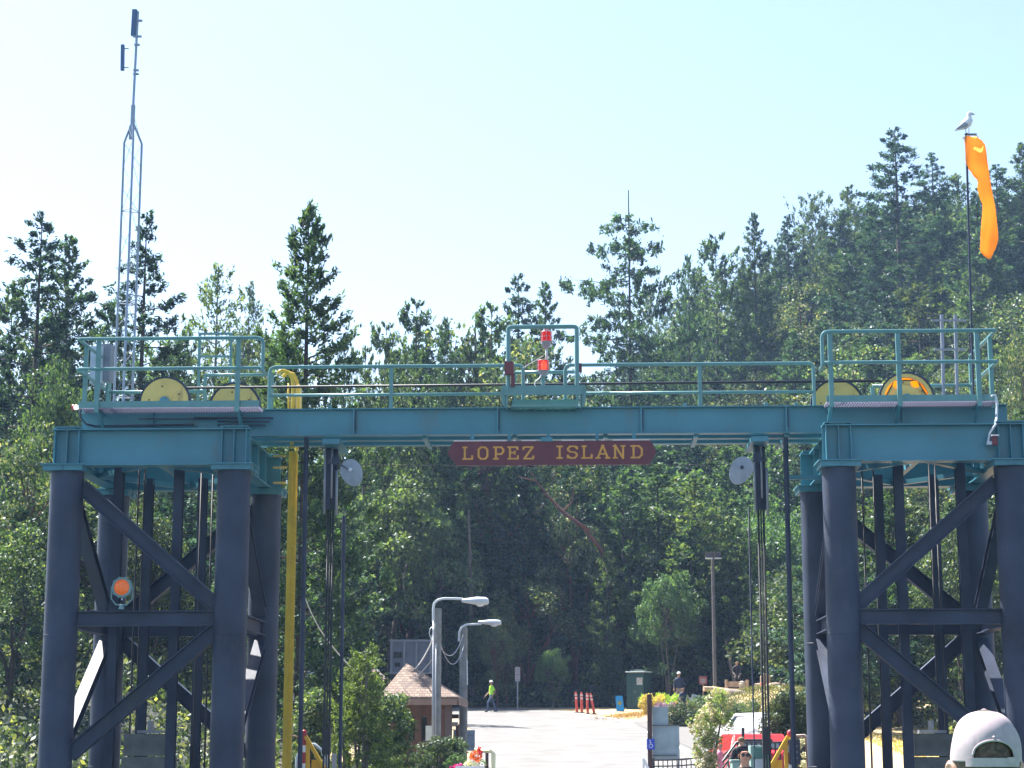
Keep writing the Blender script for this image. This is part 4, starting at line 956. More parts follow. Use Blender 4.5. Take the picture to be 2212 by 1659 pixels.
SPECIAL = [
 ('fir_open2', 92, 458, 92, 118, 'big dark fir at the far left, layered boughs, tallest left of the mast'),
 ('fir_b', 152, 503, 100, 95, 'dark fir between the far left fir and the lattice mast'),
 ('fir_open', 318, 452, 90, 105, 'open tiered dark fir rising just right of the lattice mast'),
 ('thin', 472, 566, 108, 88, 'thin pale-green conifer behind the left platform ladder'),
 ('thin', 540, 606, 104, 62, 'thin short conifer just left of the tall dense fir'),
 ('fir_a', 668, 430, 66, 100, 'tall dense spire-topped fir above the left end of the gantry'),
 ('pine', 900, 640, 128, 68, 'sparse twisted pine against the sky, left of centre'),
 ('fir_b', 962, 682, 124, 45, 'small dark fir beside the twisted pine on the skyline'),
 ('pine', 835, 690, 122, 55, 'ragged low pine left of the twisted pine'),
 ('fir_open2', 1120, 590, 150, 85, 'round-topped pine on the ridge left of the signal basket'),
 ('fir_b', 1178, 604, 152, 62, 'small dark ridge fir directly above the signal basket'),
 ('pine', 1062, 650, 140, 78, 'low ridge fir just left of the round-topped pine'),
 ('old', 1358, 456, 160, 120, 'old flat-topped fir with a bare dead spike right of centre'),
 ('pine', 1545, 500, 195, 62, 'wind-leaning pine on the ridge between old fir and spire fir'),
 ('fir_b', 1628, 456, 190, 48, 'narrow spire fir on the ridge right of centre'),
 ('fir_bush', 1486, 545, 185, 50, 'small fir on the ridge just right of the old flat-topped fir'),
 ('fir_open', 1700, 462, 215, 55, 'open dark fir on the ridge right of the narrow spire fir'),
 ('fir_round', 1752, 408, 222, 62, 'broad ridge pine left of the highest fir'),
 ('fir_bush2', 1830, 400, 228, 60, 'bushy olive ridge fir directly left of the highest fir'),
 ('fir_open2', 1932, 276, 205, 92, 'highest layered fir on the right-hand ridge'),
 ('fir_open', 2012, 326, 222, 62, 'dark ridge fir right of the highest fir, left of the windsock'),
 ('fir_bush2', 2066, 372, 228, 60, 'olive ridge fir directly behind the windsock pole'),
 ('fir_open2', 2150, 352, 215, 70, 'dark open fir on the ridge right of the windsock'),
 ('fir_b', 2206, 306, 218, 55, 'tall fir cut by the right edge of the frame'),
 ('maple', 850, 1004, 118.5, 132, 'large light-green maple under the gantry, right of the hoist cables'),
 ('maple2', 935, 1080, 119.5, 95, 'pale green maple right of the large light-green maple'),
 ('madrone', 1240, 1020, 121, 80, 'madrone with cream leaf tips below the name sign'),
 ('fir_bush3', 1130, 1000, 122.5, 95, 'dark fir behind the two street lamps'),
 ('fir_bush', 1345, 1010, 121, 85, 'green fir below the right half of the name sign'),
 ('fir_bush2', 1500, 1030, 119.5, 110, 'bright green fir behind the tall wooden lamp post'),
 ('maple2', 1440, 1232, 114.8, 62, 'small bright yellow-green tree left of the wooden lamp post'),
 ('maple', 1660, 1060, 120, 90, 'green maple left of the right tower'),
 ('madrone2', 1095, 1290, 116.5, 48, 'small cream-leaved madrone right of the lamp heads'),
 ('madrone2', 60, 900, 73, 150, 'madrone with glossy pale leaves left of the left tower'),
 ('dark', 40, 1120, 64, 130, 'dark leafy tree filling the lower left corner'),
 ('madrone', 2215, 700, 120, 80, 'yellow-leaved tree at the right edge beside the platform'),
 ('maple', 165, 760, 84, 110, 'yellow-green maple under the two left firs'),
 ('fir_round', 390, 690, 100, 90, 'round pale conifer between mast fir and ladder frame'),
 ('dark', 330, 1060, 70, 110, 'leafy tree seen through the left tower'),
 ('dark2', 480, 1150, 76, 100, 'leafy tree low behind the inner left tower columns'),
 ('fir_bush2', 1905, 1060, 90, 110, 'green conifer seen through the middle of the right tower'),
 ('dark', 2060, 1120, 84, 110, 'leafy tree seen through the outer half of the right tower'),
 ('fir_bush', 850, 762, 134, 66, 'bushy fir low in the skyline gap, left of the twisted pine'),
 ('fir_bush3', 985, 758, 136, 62, 'bluish fir low in the skyline gap left of the basket'),
 ('fir_a', 1042, 715, 142, 62, 'dense dark fir where the slope begins, left of the basket'),
 ('madrone2', 1075, 1310, 115.2, 36, 'small cream-leaved tree at the road edge beyond the lamps'),
 ('maple2', 1195, 1400, 115.4, 34, 'low leafy sapling at the foot of the forest below the sign'),
 ('fir_bush2', 790, 742, 126, 60, 'low olive fir on the skyline right of the tall dense fir'),
 ('pine', 1012, 722, 130, 60, 'low ragged pine by the bare dead spike'),
 ('fir_round', 872, 705, 131, 66, 'rounded pine behind the twisted pine'),
 ('fir_open', 925, 705, 133, 62, 'tiered fir behind and right of the twisted pine'),
 ('fir_bush', 245, 640, 97, 85, 'bushy fir filling behind the lattice mast legs'),
 ('fir_round', 585, 690, 98, 74, 'rounded pine at the left foot of the tall dense fir'),
 ('fir_bush2', 30, 600, 101, 95, 'olive fir at the far left edge'),
 ('fir_bush3', 745, 728, 99, 62, 'bluish fir at the right foot of the tall dense fir'),
 ('fir_bush2', 1590, 1120, 117.6, 78, 'sunlit olive fir between the wooden lamp post and the right hoist cables'),
 ('fir_b', 1490, 1130, 117.8, 60, 'pointed green fir directly left of the wooden lamp post'),
 ('fir_bush', 760, 1120, 117.5, 80, 'green fir behind the hoist cables, left of the big maple'),
 ('fir_bush3', 690, 1010, 119, 75, 'dark fir between ladder and hoist cables'),
 ('fir_bush2', 1310, 1190, 117.6, 55, 'small olive fir in the shadow below the sign, right half'),
 ('maple2', 1020, 1330, 117.0, 42, 'small leafy sapling behind the lamp heads'),
 ('fir_b', 1010, 1010, 121, 70, 'pointed dark fir behind the nearer lamp, below the sign tip'),
 ('fir_b', 1420, 1000, 122, 70, 'pointed dark fir below the right tip of the name sign'),
 ('fir_open', 1230, 1000, 123, 80, 'tiered fir below the middle of the name sign'),
 ('fir_bush', 2200, 880, 100, 95, 'fir at the right edge beside the outer column'),
]
for s_ in SPECIAL: spot(s_[0], s_[1], s_[2], s_[3], s_[4]*({'fir_a': 1.5, 'fir_b': 1.45, 'fir_open': 1.5, 'fir_open2': 1.5, 'thin': 1.45, 'pine': 1.6}.get(s_[0], 1.12)), s_[5])
KEYS_ = ['fir_round', 'fir_bush', 'fir_bush3', 'fir_a', 'fir_bush2', 'fir_b', 'pine']
RIDGE_ = []
SKY = ([-100, 0, 40, 92, 150, 230, 300, 420, 560, 620, 720, 800, 880, 960, 1010, 1060, 1120, 1200, 1300, 1440, 1540, 1640, 1700, 1760, 1850, 1950, 2050, 2150, 2300],
       [640, 650, 600, 620, 610, 640, 650, 700, 720, 640, 720, 765, 735, 740, 770, 690, 630, 630, 600, 590, 545, 520, 480, 440, 425, 420, 420, 400, 400])
def sky_v(u): return lerp_(u, *SKY)
LM = [(-100,'left of the left tower'),(70,'behind the outer left column'),(190,'under the lattice mast'),(300,'behind the left sheaves'),(430,'behind the ladder frame'),(540,'behind the inner left column'),(640,'behind the left hoist'),(740,'right of the left grey disc'),(860,'above the kiosk'),(960,'above the street lamps'),(1050,'left of the signal basket'),(1150,'behind the signal basket'),(1240,'right of the signal basket'),(1330,'near the flat-topped fir'),(1420,'right of the flat-topped fir'),(1510,'near the wooden lamp post'),(1600,'near the right grey disc'),(1690,'left of the right platform'),(1790,'above the inner right column'),(1880,'behind the spoked sheave'),(1980,'left of the antenna rack'),(2060,'behind the windsock pole'),(2140,'right of the windsock'),(2200,'at the right edge')]
def lmk(u):
    r = LM[0][1]
    for a, n in LM:
        if u >= a: r = n
    return r
def band(y, u):
    if u < 950: return 'at the forest edge' if y < 126 else ('in the second row of the wood' if y < 138 else 'deep in the wood')
    for lim, n in ((124, 'at the forest edge'), (136, 'at the foot of the hill'), (155, 'low on the hillside'), (180, 'halfway up the hillside'), (210, 'high on the hillside')):
        if y < lim: return n
    return 'near the ridge'
GRP = dict(left='trees packed behind the left tower', mid='trees at the forest edge under the gantry', hill='trees covering the right-hand hillside')
KIND_WORD = dict(fir_a='dense dark fir', fir_b='narrow dark fir', fir_open='open tiered fir', fir_open2='open layered fir', fir_bush='bushy fir', fir_bush2='olive bushy fir', fir_bush3='bluish bushy fir', fir_round='round-topped pine', thin='thin conifer', pine='flat-crowned pine', maple='light green maple', maple2='low green maple', madrone='red-barked madrone', madrone2='small madrone', dark='dark broadleaf tree', dark2='low dark broadleaf tree')
Y = 117.6; row = 0
while Y < 262:
    step = 4.6+.018*(Y-118); u0 = -60; x = -Y*.33+rt.uniform(0, step)
    while x < Y*.27:
        px = x+rt.uniform(-1.5, 1.5); py = Y+rt.uniform(-2.2, 2.2); x += step*rt.uniform(.9, 1.35)
        u = u_of(px, py)
        if u < -90 or u > 2300: continue
        if u < 950 and Y > 158: continue
        if 950 <= u < 1100 and Y > 190: continue
        front = Y < 124
        r = rt.random()
        if front: key = rt.choice(['maple', 'dark', 'fir_bush', 'fir_bush2', 'fir_b', 'fir_bush3', 'fir_a', 'madrone'])
        elif Y < 140: key = rt.choice(['fir_bush', 'fir_bush2', 'fir_bush3', 'fir_a', 'madrone', 'fir_open', 'fir_b', 'fir_a', 'fir_round'])
        else: key = rt.choice(['fir_bush', 'fir_bush2', 'fir_bush3', 'fir_a', 'fir_b', 'fir_open', 'fir_round', 'fir_bush2', 'fir_open2', 'fir_b', 'madrone', 'fir_bush'])
        z = T_(px, py)-.4; H = PROTO[key+'_H']
        h = rt.uniform(4.5, 9.5) if Y < 121 else (rt.uniform(8.5, 14) if Y < 129 else (rt.uniform(12, 17) if Y < 138 else rt.uniform(13, 19.5)))
        if key.startswith('fir_open'): h *= 1.1
        vlim = sky_v(u)+rt.uniform(-12, 45); zl = P(u, vlim, py).z
        if u < 1100 and 128 < Y < 152 and rt.random() < .75: h = (zl-z)*rt.uniform(.75, 1.0)
        h = min(h, zl-z)
        if h < 4: continue
        sz = h/H; sx = (sz*rt.uniform(.95, 1.3) if h > 10 else sz*1.2) if h < 21 else sz*.8
        reg = 'left' if u < 640 else ('mid' if Y < 136 else ('hill' if u > 1000 else 'mid'))
        where = {'left': 'packed behind the left tower', 'mid': 'in the forest edge beyond the road', 'hill': 'on the crowded right-hand hillside'}[reg]
        tree(key, px, py, z, sz, sx, rt.uniform(0, 6.28), KIND_WORD[key]+' '+band(py, u)+', '+lmk(u), 'trees '+where)
    Y += 6.0+.024*(Y-118)
for i, u in enumerate(range(1395, 2270, 42)):
    Yr = 218+(i*37 % 23); uu = u+rt.uniform(-12, 12); key = KEYS_[i % 7]; vt = sky_v(uu)+rt.uniform(4, 40)
    spot(key, uu, vt, Yr, rt.uniform(50, 66), KIND_WORD[key]+' on the ridge line, '+lmk(uu), 'trees on the crowded right-hand hillside')
# nearer trees on both sides
for (ua, ub, Ya, Yb, n, reg) in ((-60, 640, 70, 114, 26, 'left'), (1740, 2290, 84, 116, 18, 'right')):
    for k in range(n):
        py = Ya+(Yb-Ya)*(k+.5)/n; u = ua+(ub-ua)*((k*.618+.13) % 1.0); p = P(u, 1500, py)
        key = rt.choice(['dark', 'madrone', 'fir_bush3', 'fir_bush', 'fir_a', 'fir_bush2', 'fir_b', 'fir_bush3', 'dark2'])
        if p.x > -14.5 and p.x < 8: continue
        z = T_(p.x, py)-.4; h = min(rt.uniform(7, 10+.11*(py-70)), P(u, (640 if reg == 'left' else 700)+rt.uniform(60, 200), py).z-z)
        s = h/PROTO[key+'_H']; w_ = {'left': 'in the bank behind the left tower', 'right': 'in the bank behind the right tower'}[reg]
        tree(key, p.x, py, z, s, s*rt.uniform(.95, 1.25), rt.uniform(0, 6.28), KIND_WORD[key]+(' near the shore, ' if py < 86 else ' farther back, ')+lmk(u), 'trees '+w_)
_by = {}
for o in bpy.data.objects:
    if o.parent is None and 'group' in o and o['group'].startswith('trees '): _by.setdefault(o['label'], []).append(o)
for lb, os_ in _by.items():
    if len(os_) > 1:
        os_.sort(key=lambda o: u_of(o.location.x, o.location.y))
        nm = {2: ['left one', 'right one'], 3: ['left one', 'middle one', 'right one']}.get(len(os_), ['first from left', 'second from left', 'third from left', 'fourth from left', 'fifth from left', 'sixth from left', 'seventh from left'])
        for o, n in zip(os_, nm): o['label'] = lb.replace(' in the second row of the wood', ' in the second row')+', '+n
# fallen red-barked limbs under the sign, small bare trunks
T = thing('leaning_trunk', 'reddish bare madrone trunk leaning down to the right below the sign', 'tree trunk', P(1340, 1560, 123))
m = MB(); m.tube([P(1145, 1020, 117.4), P(1180, 1068, 117.2), P(1215, 1105, 117), P(1262, 1140, 117), P(1300, 1190, 118), P(1330, 1330, 121), P(1340, 1560, 123)], [.04, .09, .11, .13, .15, .17, .2], 7); m.build('trunk', MADR, T, smooth=True)
m = MB(); m.tube([P(1180, 1068, 117.2), P(1160, 1040, 117), P(1120, 1030, 117)], [.08, .06, .03], 6); m.tube([P(1215, 1105, 117), P(1235, 1085, 117), P(1240, 1050, 117)], [.08, .06, .03], 6); m.tube([P(1195, 1085, 117), P(1230, 1118, 116.7), P(1285, 1150, 116.5)], [.05, .09, .05], 6); m.build('branch', MADR, T, smooth=True)
for (u0_, v0, u1_, v1, Yq, r, lb) in ((1567, 1380, 1592, 1500, 114, .14, 'thin pale trunk leaning right, right of the wooden lamp post'), (1027, 698, 1027, 760, 140, .12, 'bare dead treetop spike left of the signal basket'), (1012, 1100, 1016, 1250, 118, .16, 'straight dark trunk standing among leaves left of the lamps')):
    a = P(u0_, v0, Yq); b = P(u1_, v1, Yq); t = thing('bare_trunk', lb, 'tree trunk', b); d = (a-b).normalized()
    MB().tube([b-d*3, b, a], [r, r*.9, r*.35], 7).build('trunk', BARKG, t, smooth=True)
# undergrowth along the foot of the forest
def scatter(name, n, fx, h, leaf, mt, seed, lab=None):
    g = np.random.default_rng(seed); pts = [fx(g) for _ in range(n)]
    Pc = np.array(pts); D = g.normal(0, 1, (n, 3)); D[:, 2] += .6; N = g.normal(0, .6, (n, 3))+np.array([0, -.3, .8]); k = g.uniform(.6, 1.4, n)
    V, F = rhombs(Pc, D, N, leaf[0]*k, leaf[1]*k); o = rawmesh(name, V, F, mt); tag(o, lab, kind='stuff'); return o
def bank(g):
    y = g.uniform(116.2, 122); u = g.uniform(-60, 2260); x = P(u, 1400, y).x; hh = (1.2+1.0*math.sin(x*.9)+.9*math.sin(x*2.3+1)+.6*(y-116.2)/3)
    return (x, y, T_(x, y)+max(.15, g.random()*max(.4, hh)))
UG = leafmat('undergrowth_leaves', (.018,.034,.024), (.07,.10,.05), .4, (.26,.28,.12), .10)
scatter('undergrowth', 42000, bank, 1, (.26,.13), UG, 5)
def lbank(g):
    y = g.uniform(53, 84); x = -g.uniform(9.6, 24)*(y/60); hh = 1.0+.8*math.sin(x*.8+y*.5)+.4*math.sin(y*1.3)
    return (x, y, T_(x, y)+max(.1, g.random()*max(.35, hh)))
scatter('bank_shrubbery', 26000, lbank, 1, (.22,.12), UG, 6)
def rbank(g):
    y = g.uniform(74, 90); x = g.uniform(14.5, 30); hh = .9+.7*math.sin(x*1.1+y*.5)
    return (x, y, T_(x, y)+max(.1, g.random()*max(.3, hh)))
scatter('right_bank_shrubbery', 12000, rbank, 1, (.22,.12), UG, 8)
# haze
m = MB(); m.span((-250, -25, -4.5), (250, 420, 130)); HZ = bpy.data.materials.new('haze_air'); HZ.use_nodes = True
nt = HZ.node_tree; nt.nodes.remove(nt.nodes['Principled BSDF']); pv = nt.nodes.new('ShaderNodeVolumePrincipled'); pv.inputs['Density'].default_value = .00024; pv.inputs['Color'].default_value = (.42,.62,1,1); pv.inputs['Anisotropy'].default_value = .1
nt.links.new(pv.outputs[0], nt.nodes['Material Output'].inputs['Volume'])
tag(m.build('haze', HZ), kind='stuff')
# ================================================================ people
SKIN = mat('skin', (.42,.24,.17), .6, var=.05)
def person(x, y, z, h, face, label, cols, pose='stand', hat=None, fingers=True, group=None, hair=(.06,.04,.03), seat=None):
    """face: heading angle of the front (0 = towards +x, -90 deg = towards the camera)"""
    k = h/1.75
    T = thing('person', label, 'person', (x, y, z), group)
    J = []; E = []; Rr = []
    def j(p, r, par=None):
        J.append(Vector(p)); Rr.append(r); 
        if par is not None: E.append((par, len(J)-1))
        return len(J)-1
    # front = +y here, left = +-x
    pel = j((0,0,.95), (.155,.11)); wa = j((0,.01,1.12), (.135,.10), pel); ch = j((0,.0,1.30), (.165,.115), wa); nb = j((0,-.01,1.45), (.10,.075), ch)
    nk = j((0,.0,1.53), (.055,.055), nb); hd = j((0,.02,1.60), (.07,.08), nk); h2 = j((0,.02,1.66), (.078,.095), hd); h3 = j((0,.01,1.715), (.06,.075), h2)
    legs = {'stand': ((.0,.0),(.0,.0)), 'walk': ((.22,-.05),(-.18,-.12)), 'sit': ((.42,-.0),(.42,.0))}[pose]
    for s, (kn, an) in zip((-1, 1), legs):
        hip = j((s*.09,0,.88), (.085,.085), pel)
        if pose == 'sit':
            kk = j((s*.10,.42,.86), (.062,.062), hip); aa = j((s*.10,.44,.45), (.042,.042), kk); ff = j((s*.10,.50,.41), (.04,.035), aa); j((s*.11,.62,.40), (.035,.028), ff)
        else:
            kk = j((s*.10,kn+.02,.49), (.058,.058), hip); aa = j((s*.10,kn*1.3+an-.0,.09), (.042,.042), kk); ff = j((s*.10,kn*1.3+an+.05,.045), (.042,.035), aa); j((s*.12,kn*1.3+an+.18,.03), (.038,.026), ff)
    hands = []
    for s in (-1, 1):
        sh = j((s*.175,-.0,1.40), (.06,.06), nb)
        if pose == 'walk': el, wr = (s*.235,-.05+.10*s,1.14), (s*.22,.12+.14*s,.93)
        elif pose == 'sit': el, wr = (s*.235,.05,1.14), (s*.15,.28,1.02)
        else: el, wr = (s*.24,-.03,1.13), (s*.25,.07,.90)
        ee = j(el, (.043,.043), sh); ww = j(wr, (.027,.03), ee)
        d = (Vector(wr)-Vector(el)).normalized(); pm = j(Vector(wr)+d*.07, (.022,.036), ww); hands.append((Vector(wr)+d*.09, d, s))
    me = bpy.data.meshes.new('tmp'); me.from_pydata([tuple(p*k) for p in J], E, []); o = bpy.data.objects.new('tmp', me); C.objects.link(o)
    md = o.modifiers.new('s', 'SKIN'); md.use_smooth_shade = True
    for i, r in enumerate(Rr): me.skin_vertices[0].data[i].radius = (r[0]*k, r[1]*k)
    me.skin_vertices[0].data[0].use_root = True
    o.modifiers.new('ss', 'SUBSURF').levels = 2
    dg = bpy.context.evaluated_depsgraph_get(); ev = o.evaluated_get(dg).to_mesh()
    V = [v.co.copy() for v in ev.vertices]; F = [tuple(p.vertices) for p in ev.polygons]
    bpy.data.objects.remove(o)
    R = Matrix.Rotation(face-math.pi/2, 3, 'Z'); B = Vector((x, y, z))
    body = MB(); body.add([R @ v+B for v in V], F)
    for c_, d, s in hands:
        c_ = c_*k; sd = Vector((0,1,0)) if abs(d.y) < .9 else Vector((0,0,1)); sd = (sd-d*sd.dot(d)).normalized(); inn = Vector((-s,0,0))
        for q, (off, ln) in enumerate(((-.027,.062),(-.009,.075),(.009,.080),(.027,.070))):
            a = c_+sd*off*k; b = a+(d*.6+inn*.12)*ln*k; e = b+(d*.35+inn*.35)*ln*k
            body.tube([R @ a+B, R @ b+B, R @ e+B], [.009*k, .008*k, .005*k], 6)
        a = c_-d*.05*k+sd*.03*k; body.tube([R @ a+B, R @ (a+(d*.5+sd*.7)*.03*k)+B, R @ (a+(d*.9+sd*.4)*.06*k)+B], [.011*k, .009*k, .006*k], 6)
    hc = Vector((0, .02, 1.655))*k
    def hp(p): return R @ (hc+Vector(p)*k)+B
    body.prof(hp((0,.085,.012)), hp((0,.108,-.022)), [(-.008*k,-.008*k),(.008*k,-.008*k),(.010*k,.008*k),(-.010*k,.008*k)])
    for s in (-1, 1): body.lathe(hp((s*.084,-.005,.0)), [(0,-.012*k),(.02*k,-.006*k),(.026*k,.006*k),(0,.010*k)], 10, R @ Vector((s,-.3,0)))
    body.build('body', SKIN, T, smooth=True)
    m = MB()
    for s in (-1, 1): m.lathe(hp((s*.032,.092,.018)), [(0,-.003),(.009*k,0),(0,.004)], 8, R @ Vector((0,1,0)))
    m.build('eye', BLACK, T)
    m = MB(); m.bar(hp((-.022,.100,-.045)), hp((.022,.100,-.045)), .006*k, .008*k); m.build('mouth', mat('lip', (.30,.10,.09), .5), T)
    def shell(name, pred, mt, off):
        if mt is None: return
        used = {}; vs = []; fs = []
        nrm = [v.normal for v in ev.vertices]
        for f in F:
            c_ = sum((V[i] for i in f), Vector())/len(f)/k
            if pred(c_):
                ids = []
                for i in f:
                    if i not in used: used[i] = len(vs); vs.append(R @ (V[i]+nrm[i]*off*k)+B)
                    ids.append(used[i])
                fs.append(tuple(ids))
        if fs: MB().add(vs, fs).build(name, mt, T, smooth=True)
    top, sleeves, bot, shoe, long_ = cols
    zl = .52 if long_ == 'short' else .1
    armz = 1.0 if sleeves == 'long' else 1.22
    arm = lambda c: abs(c.x) > .185
    shell('shirt', lambda c: (.97 < c.z < 1.50 and not arm(c)) or (arm(c) and c.z > (armz if pose != 'sit' else 1.08) and c.z < 1.5) or (sleeves != 'none' and arm(c) and 1.25 < c.z < 1.5), top, .014)
    shell('trousers', lambda c: zl < c.z <= .99 and not arm(c), bot, .013)
    shell('shoe', lambda c: c.z <= .1, shoe, .012)
    HA = mat('hair', hair, .8)
    shell('hair', lambda c: c.z > 1.60 and (c.z > 1.70 or c.y < .03) and abs(c.x) < .11, HA, .012)
    if hat:
        hm, kind = hat
        m = MB(); prof = [(.102*k, 0), (.104*k, .02*k), (.095*k, .06*k), (.07*k, .09*k), (.03*k, .105*k), (.0, .108*k)]
        if kind == 'brim': prof = [(.15*k, -.006*k), (.152*k, .0)]+prof
        m.lathe(hp((0,-.005,.035)), prof, 20); m.build('hat', hm, T, smooth=True)
        if kind == 'cap':
            m = MB(); m.prism([(-.07,.0),(.07,0),(.055,.09),(0,.115),(-.055,.09)], 'z', 0, .008); vs = [R @ (hc+Vector((v[0], v[1]+.08, v[2]+.035))*k)+B for v in m.v]
            MB().add(vs, m.f).build('visor', hm, T)
    return T
def cm(n, c, r=.8): return mat(n, c, r, var=.12, scale=8)
NAVY = cm('navy_cloth', (.03,.045,.09)); LIME = mat('hi_vis_lime', (.42,.85,.06), .7, var=.05); JEAN = cm('denim', (.05,.08,.16)); DK = cm('black_cloth', (.02,.02,.025))
PINK = cm('pink_cloth', (.75,.22,.30)); MAG = cm('magenta_cloth', (.35,.04,.16)); KHAKI = cm('khaki_cloth', (.35,.28,.2)); WHC = cm('white_cloth', (.75,.75,.75)); LAV = cm('purple_cloth', (.2,.15,.3))
def on(u, Y): x = P(u, 1550, Y).x; return x, Y, T_(x, Y)+.03
def A(d): return RAD(d)
x, y, z = on(1061.5, 109)
pw = person(x, y, z, 1.74, A(200), 'road worker in lime green vest and white cap walking on the road crest', (LIME, 'short', JEAN, DK, 'long'), 'walk', (WHC, 'brim'))
x, y, z = on(1468, 100); person(x, y, z, 1.78, A(-100), 'person in white cap and dark long-sleeved top standing behind the flower bed', (NAVY, 'long', KHAKI, DK, 'short'), 'stand', (WHC, 'cap'))
x, y, z = on(1476, 91.5); person(x, y, z, 1.5, A(-60), 'person in sleeveless dark outfit walking on the path right of the grey boards', (NAVY, 'none', NAVY, DK, 'long'), 'walk', hair=(.2,.08,.03))
x, y, z = on(1568, 50.5); person(x, y, z+.0, 1.62, A(160), 'person in magenta shirt behind the fence beside the cream-flowered shrub', (MAG, 'short', JEAN, DK, 'long'), 'stand')
x, y, z = on(1553, 53.5); person(x, y, z, 1.38, A(-20), 'child in pink shirt behind the fence left of the magenta shirt', (PINK, 'short', PINK, DK, 'short'), 'stand', hair=(.25,.12,.05))
x, y = P(1601.5, 1600, 46).x, 46.0; person(x, y, deck_z(46), 1.72, A(90), 'person in dark patterned top seen from behind, between fence and green cabinet', (DK, 'long', JEAN, DK, 'long'), 'stand', hair=(.15,.10,.05))
x, y = P(1609, 1640, 27.2).x, 27.2
ps = person(x, y, deck_z(27.2)-.0, 1.77, A(-92), 'bald sunburnt person in dark sunglasses, close to the bottom edge', (DK, 'short', DK, DK, 'long'), 'stand', hair=(.45,.2,.13))
hc = Vector((x, y, deck_z(27.2)+1.675*1.77/1.75))
m = MB(); 
for s in (-1, 1): m.lathe(hc+Vector((s*.034,-.115,.0)), [(0,-.006),(.026,-.004),(.026,.004),(0,.006)], 14, (s*.2,-1,0))
m.bar(hc+Vector((-.07,-.11,.008)), hc+Vector((.07,-.11,.008)), .006, .008); m.bar(hc+Vector((-.085,.0,.01)), hc+Vector((-.06,-.11,.008)), .006, .008); m.bar(hc+Vector((.085,.0,.01)), hc+Vector((.06,-.11,.008)), .006, .008)
m.build('sunglasses', BLACK, ps)
x, y, z = on(1594, 103); person(x, y, z+.55, 1.7, A(-90), 'person in dark clothes sitting behind the pale wooden bench back', (DK, 'long', DK, DK, 'long'), 'sit', hair=(.3,.25,.2))
# the man in the grey cap in front of us
hx, hy = P(2129, 1600, 5.0).x, 5.0
capz = P(2129, 1534, 5.0).z
pc = person(hx, hy, CZ-1.72, 1.735, A(80), 'person in a backwards-facing view wearing a light grey cap, nearest bottom right', (cm('blue_grey_shirt', (.12,.14,.18)), 'short', DK, DK, 'long'), 'stand', hair=(.035,.022,.015))
for ch in list(pc.children):
    if ch.name.split('.')[0] == 'hair': bpy.data.objects.remove(ch)
pc['label'] = 'nearest person at bottom right, seen from behind in a light grey cap'
hcen = Vector((hx, hy, capz-.118))
m = MB(); nu, nv = 40, 24; vs = []   # skull with short dark hair
for jv in range(nv+1):
    ph = -math.pi/2+math.pi*jv/nv
    for iu in range(nu):
        th = 2*math.pi*iu/nu; r = 1-.14*max(0, -math.sin(ph))**1.5
        vs.append(hcen+Vector((.080*math.cos(ph)*math.cos(th)*r, .098*math.cos(ph)*math.sin(th)*r, .115*math.sin(ph))))
m.add(vs, [(a*nu+b, a*nu+(b+1)%nu, (a+1)*nu+(b+1)%nu, (a+1)*nu+b) for a in range(nv) for b in range(nu)])
m.build('head', SKIN, pc, smooth=True)
m = MB(); vs = []; fs = []
for jv in range(nv+1):
    ph = -.62+(math.pi/2+.62)*jv/nv
    for iu in range(nu):
        th = 2*math.pi*iu/nu; rr = 1.035
        vs.append(hcen+Vector((.080*math.cos(ph)*math.cos(th)*rr, .098*math.cos(ph)*math.sin(th)*rr, .115*math.sin(ph)*rr)))
for a in range(nv):
    for b in range(nu):
        th = 2*math.pi*(b+.5)/nu
        if math.sin(th) < .35: fs.append((a*nu+b, a*nu+(b+1)%nu, (a+1)*nu+(b+1)%nu, (a+1)*nu+b))
HAIRM = mat('dark_hair', (.07,.042,.028), .6, var=.8, scale=80); m.add(vs, fs); m.build('hair', HAIRM, pc, smooth=True)
m = MB()
for s in (-1, 1):
    m.lathe(hcen+Vector((s*.084,.008,-.035)), [(0,-.010),(.017,-.008),(.026,.0),(.028,.006),(.018,.012),(0,.008)], 14, (s,-.45,0))
m.build('ear', SKIN, pc, smooth=True)
HEATHER = mat('heather_grey_cloth', (.37,.31,.335), .95, var=.07, scale=60)
# cap crown: six panels, arched opening at the back
nu, nv = 144, 60; vs = []; keep = []
def cap_pt(th, f, inset=0):
    ph = -.10+(math.pi/2+.10)*f
    seam = min(abs((th-math.pi/2+math.pi/6*k) % (2*math.pi)) for k in (1, 3, 5, 7, 9, 11)); seam = min(seam, 2*math.pi-seam)
    wr = .0007*math.sin(5*th+9*f)+.0006*math.sin(3*th-14*f)-.0006*math.exp(-(seam/.03)**2)
    cz = math.sin(ph); c0 = max(0, math.cos(ph))**.72; wr *= c0
    R1, R2, R3 = .0885-inset+wr, .108-inset+wr, .118-inset+wr
    return hcen+Vector((R1*c0*math.cos(th), R2*c0*math.sin(th), R3*cz*.98))
for a in range(nv+1):
    for b in range(nu): vs.append(cap_pt(2*math.pi*b/nu, a/nv))
fs = []
def open_(b, a):
    th = 2*math.pi*(b+.5)/nu; dx = abs(th-3*math.pi/2)/.62; f = (a+.5)/nv
    return dx < 1 and f < .09+.19*math.sqrt(max(0, 1-dx*dx)) and f > .02
for a in range(nv):
    for b in range(nu):
        if not open_(b, a): fs.append((a*nu+b, a*nu+(b+1)%nu, (a+1)*nu+(b+1)%nu, (a+1)*nu+b))
m = MB(); m.add(vs, fs); o = m.build('cap', HEATHER, pc, smooth=True); sd = o.modifiers.new('solid', 'SOLIDIFY'); sd.thickness = .003; sd.offset = -1
for p in o.data.polygons: p.use_smooth = True
m = MB(); rim = []
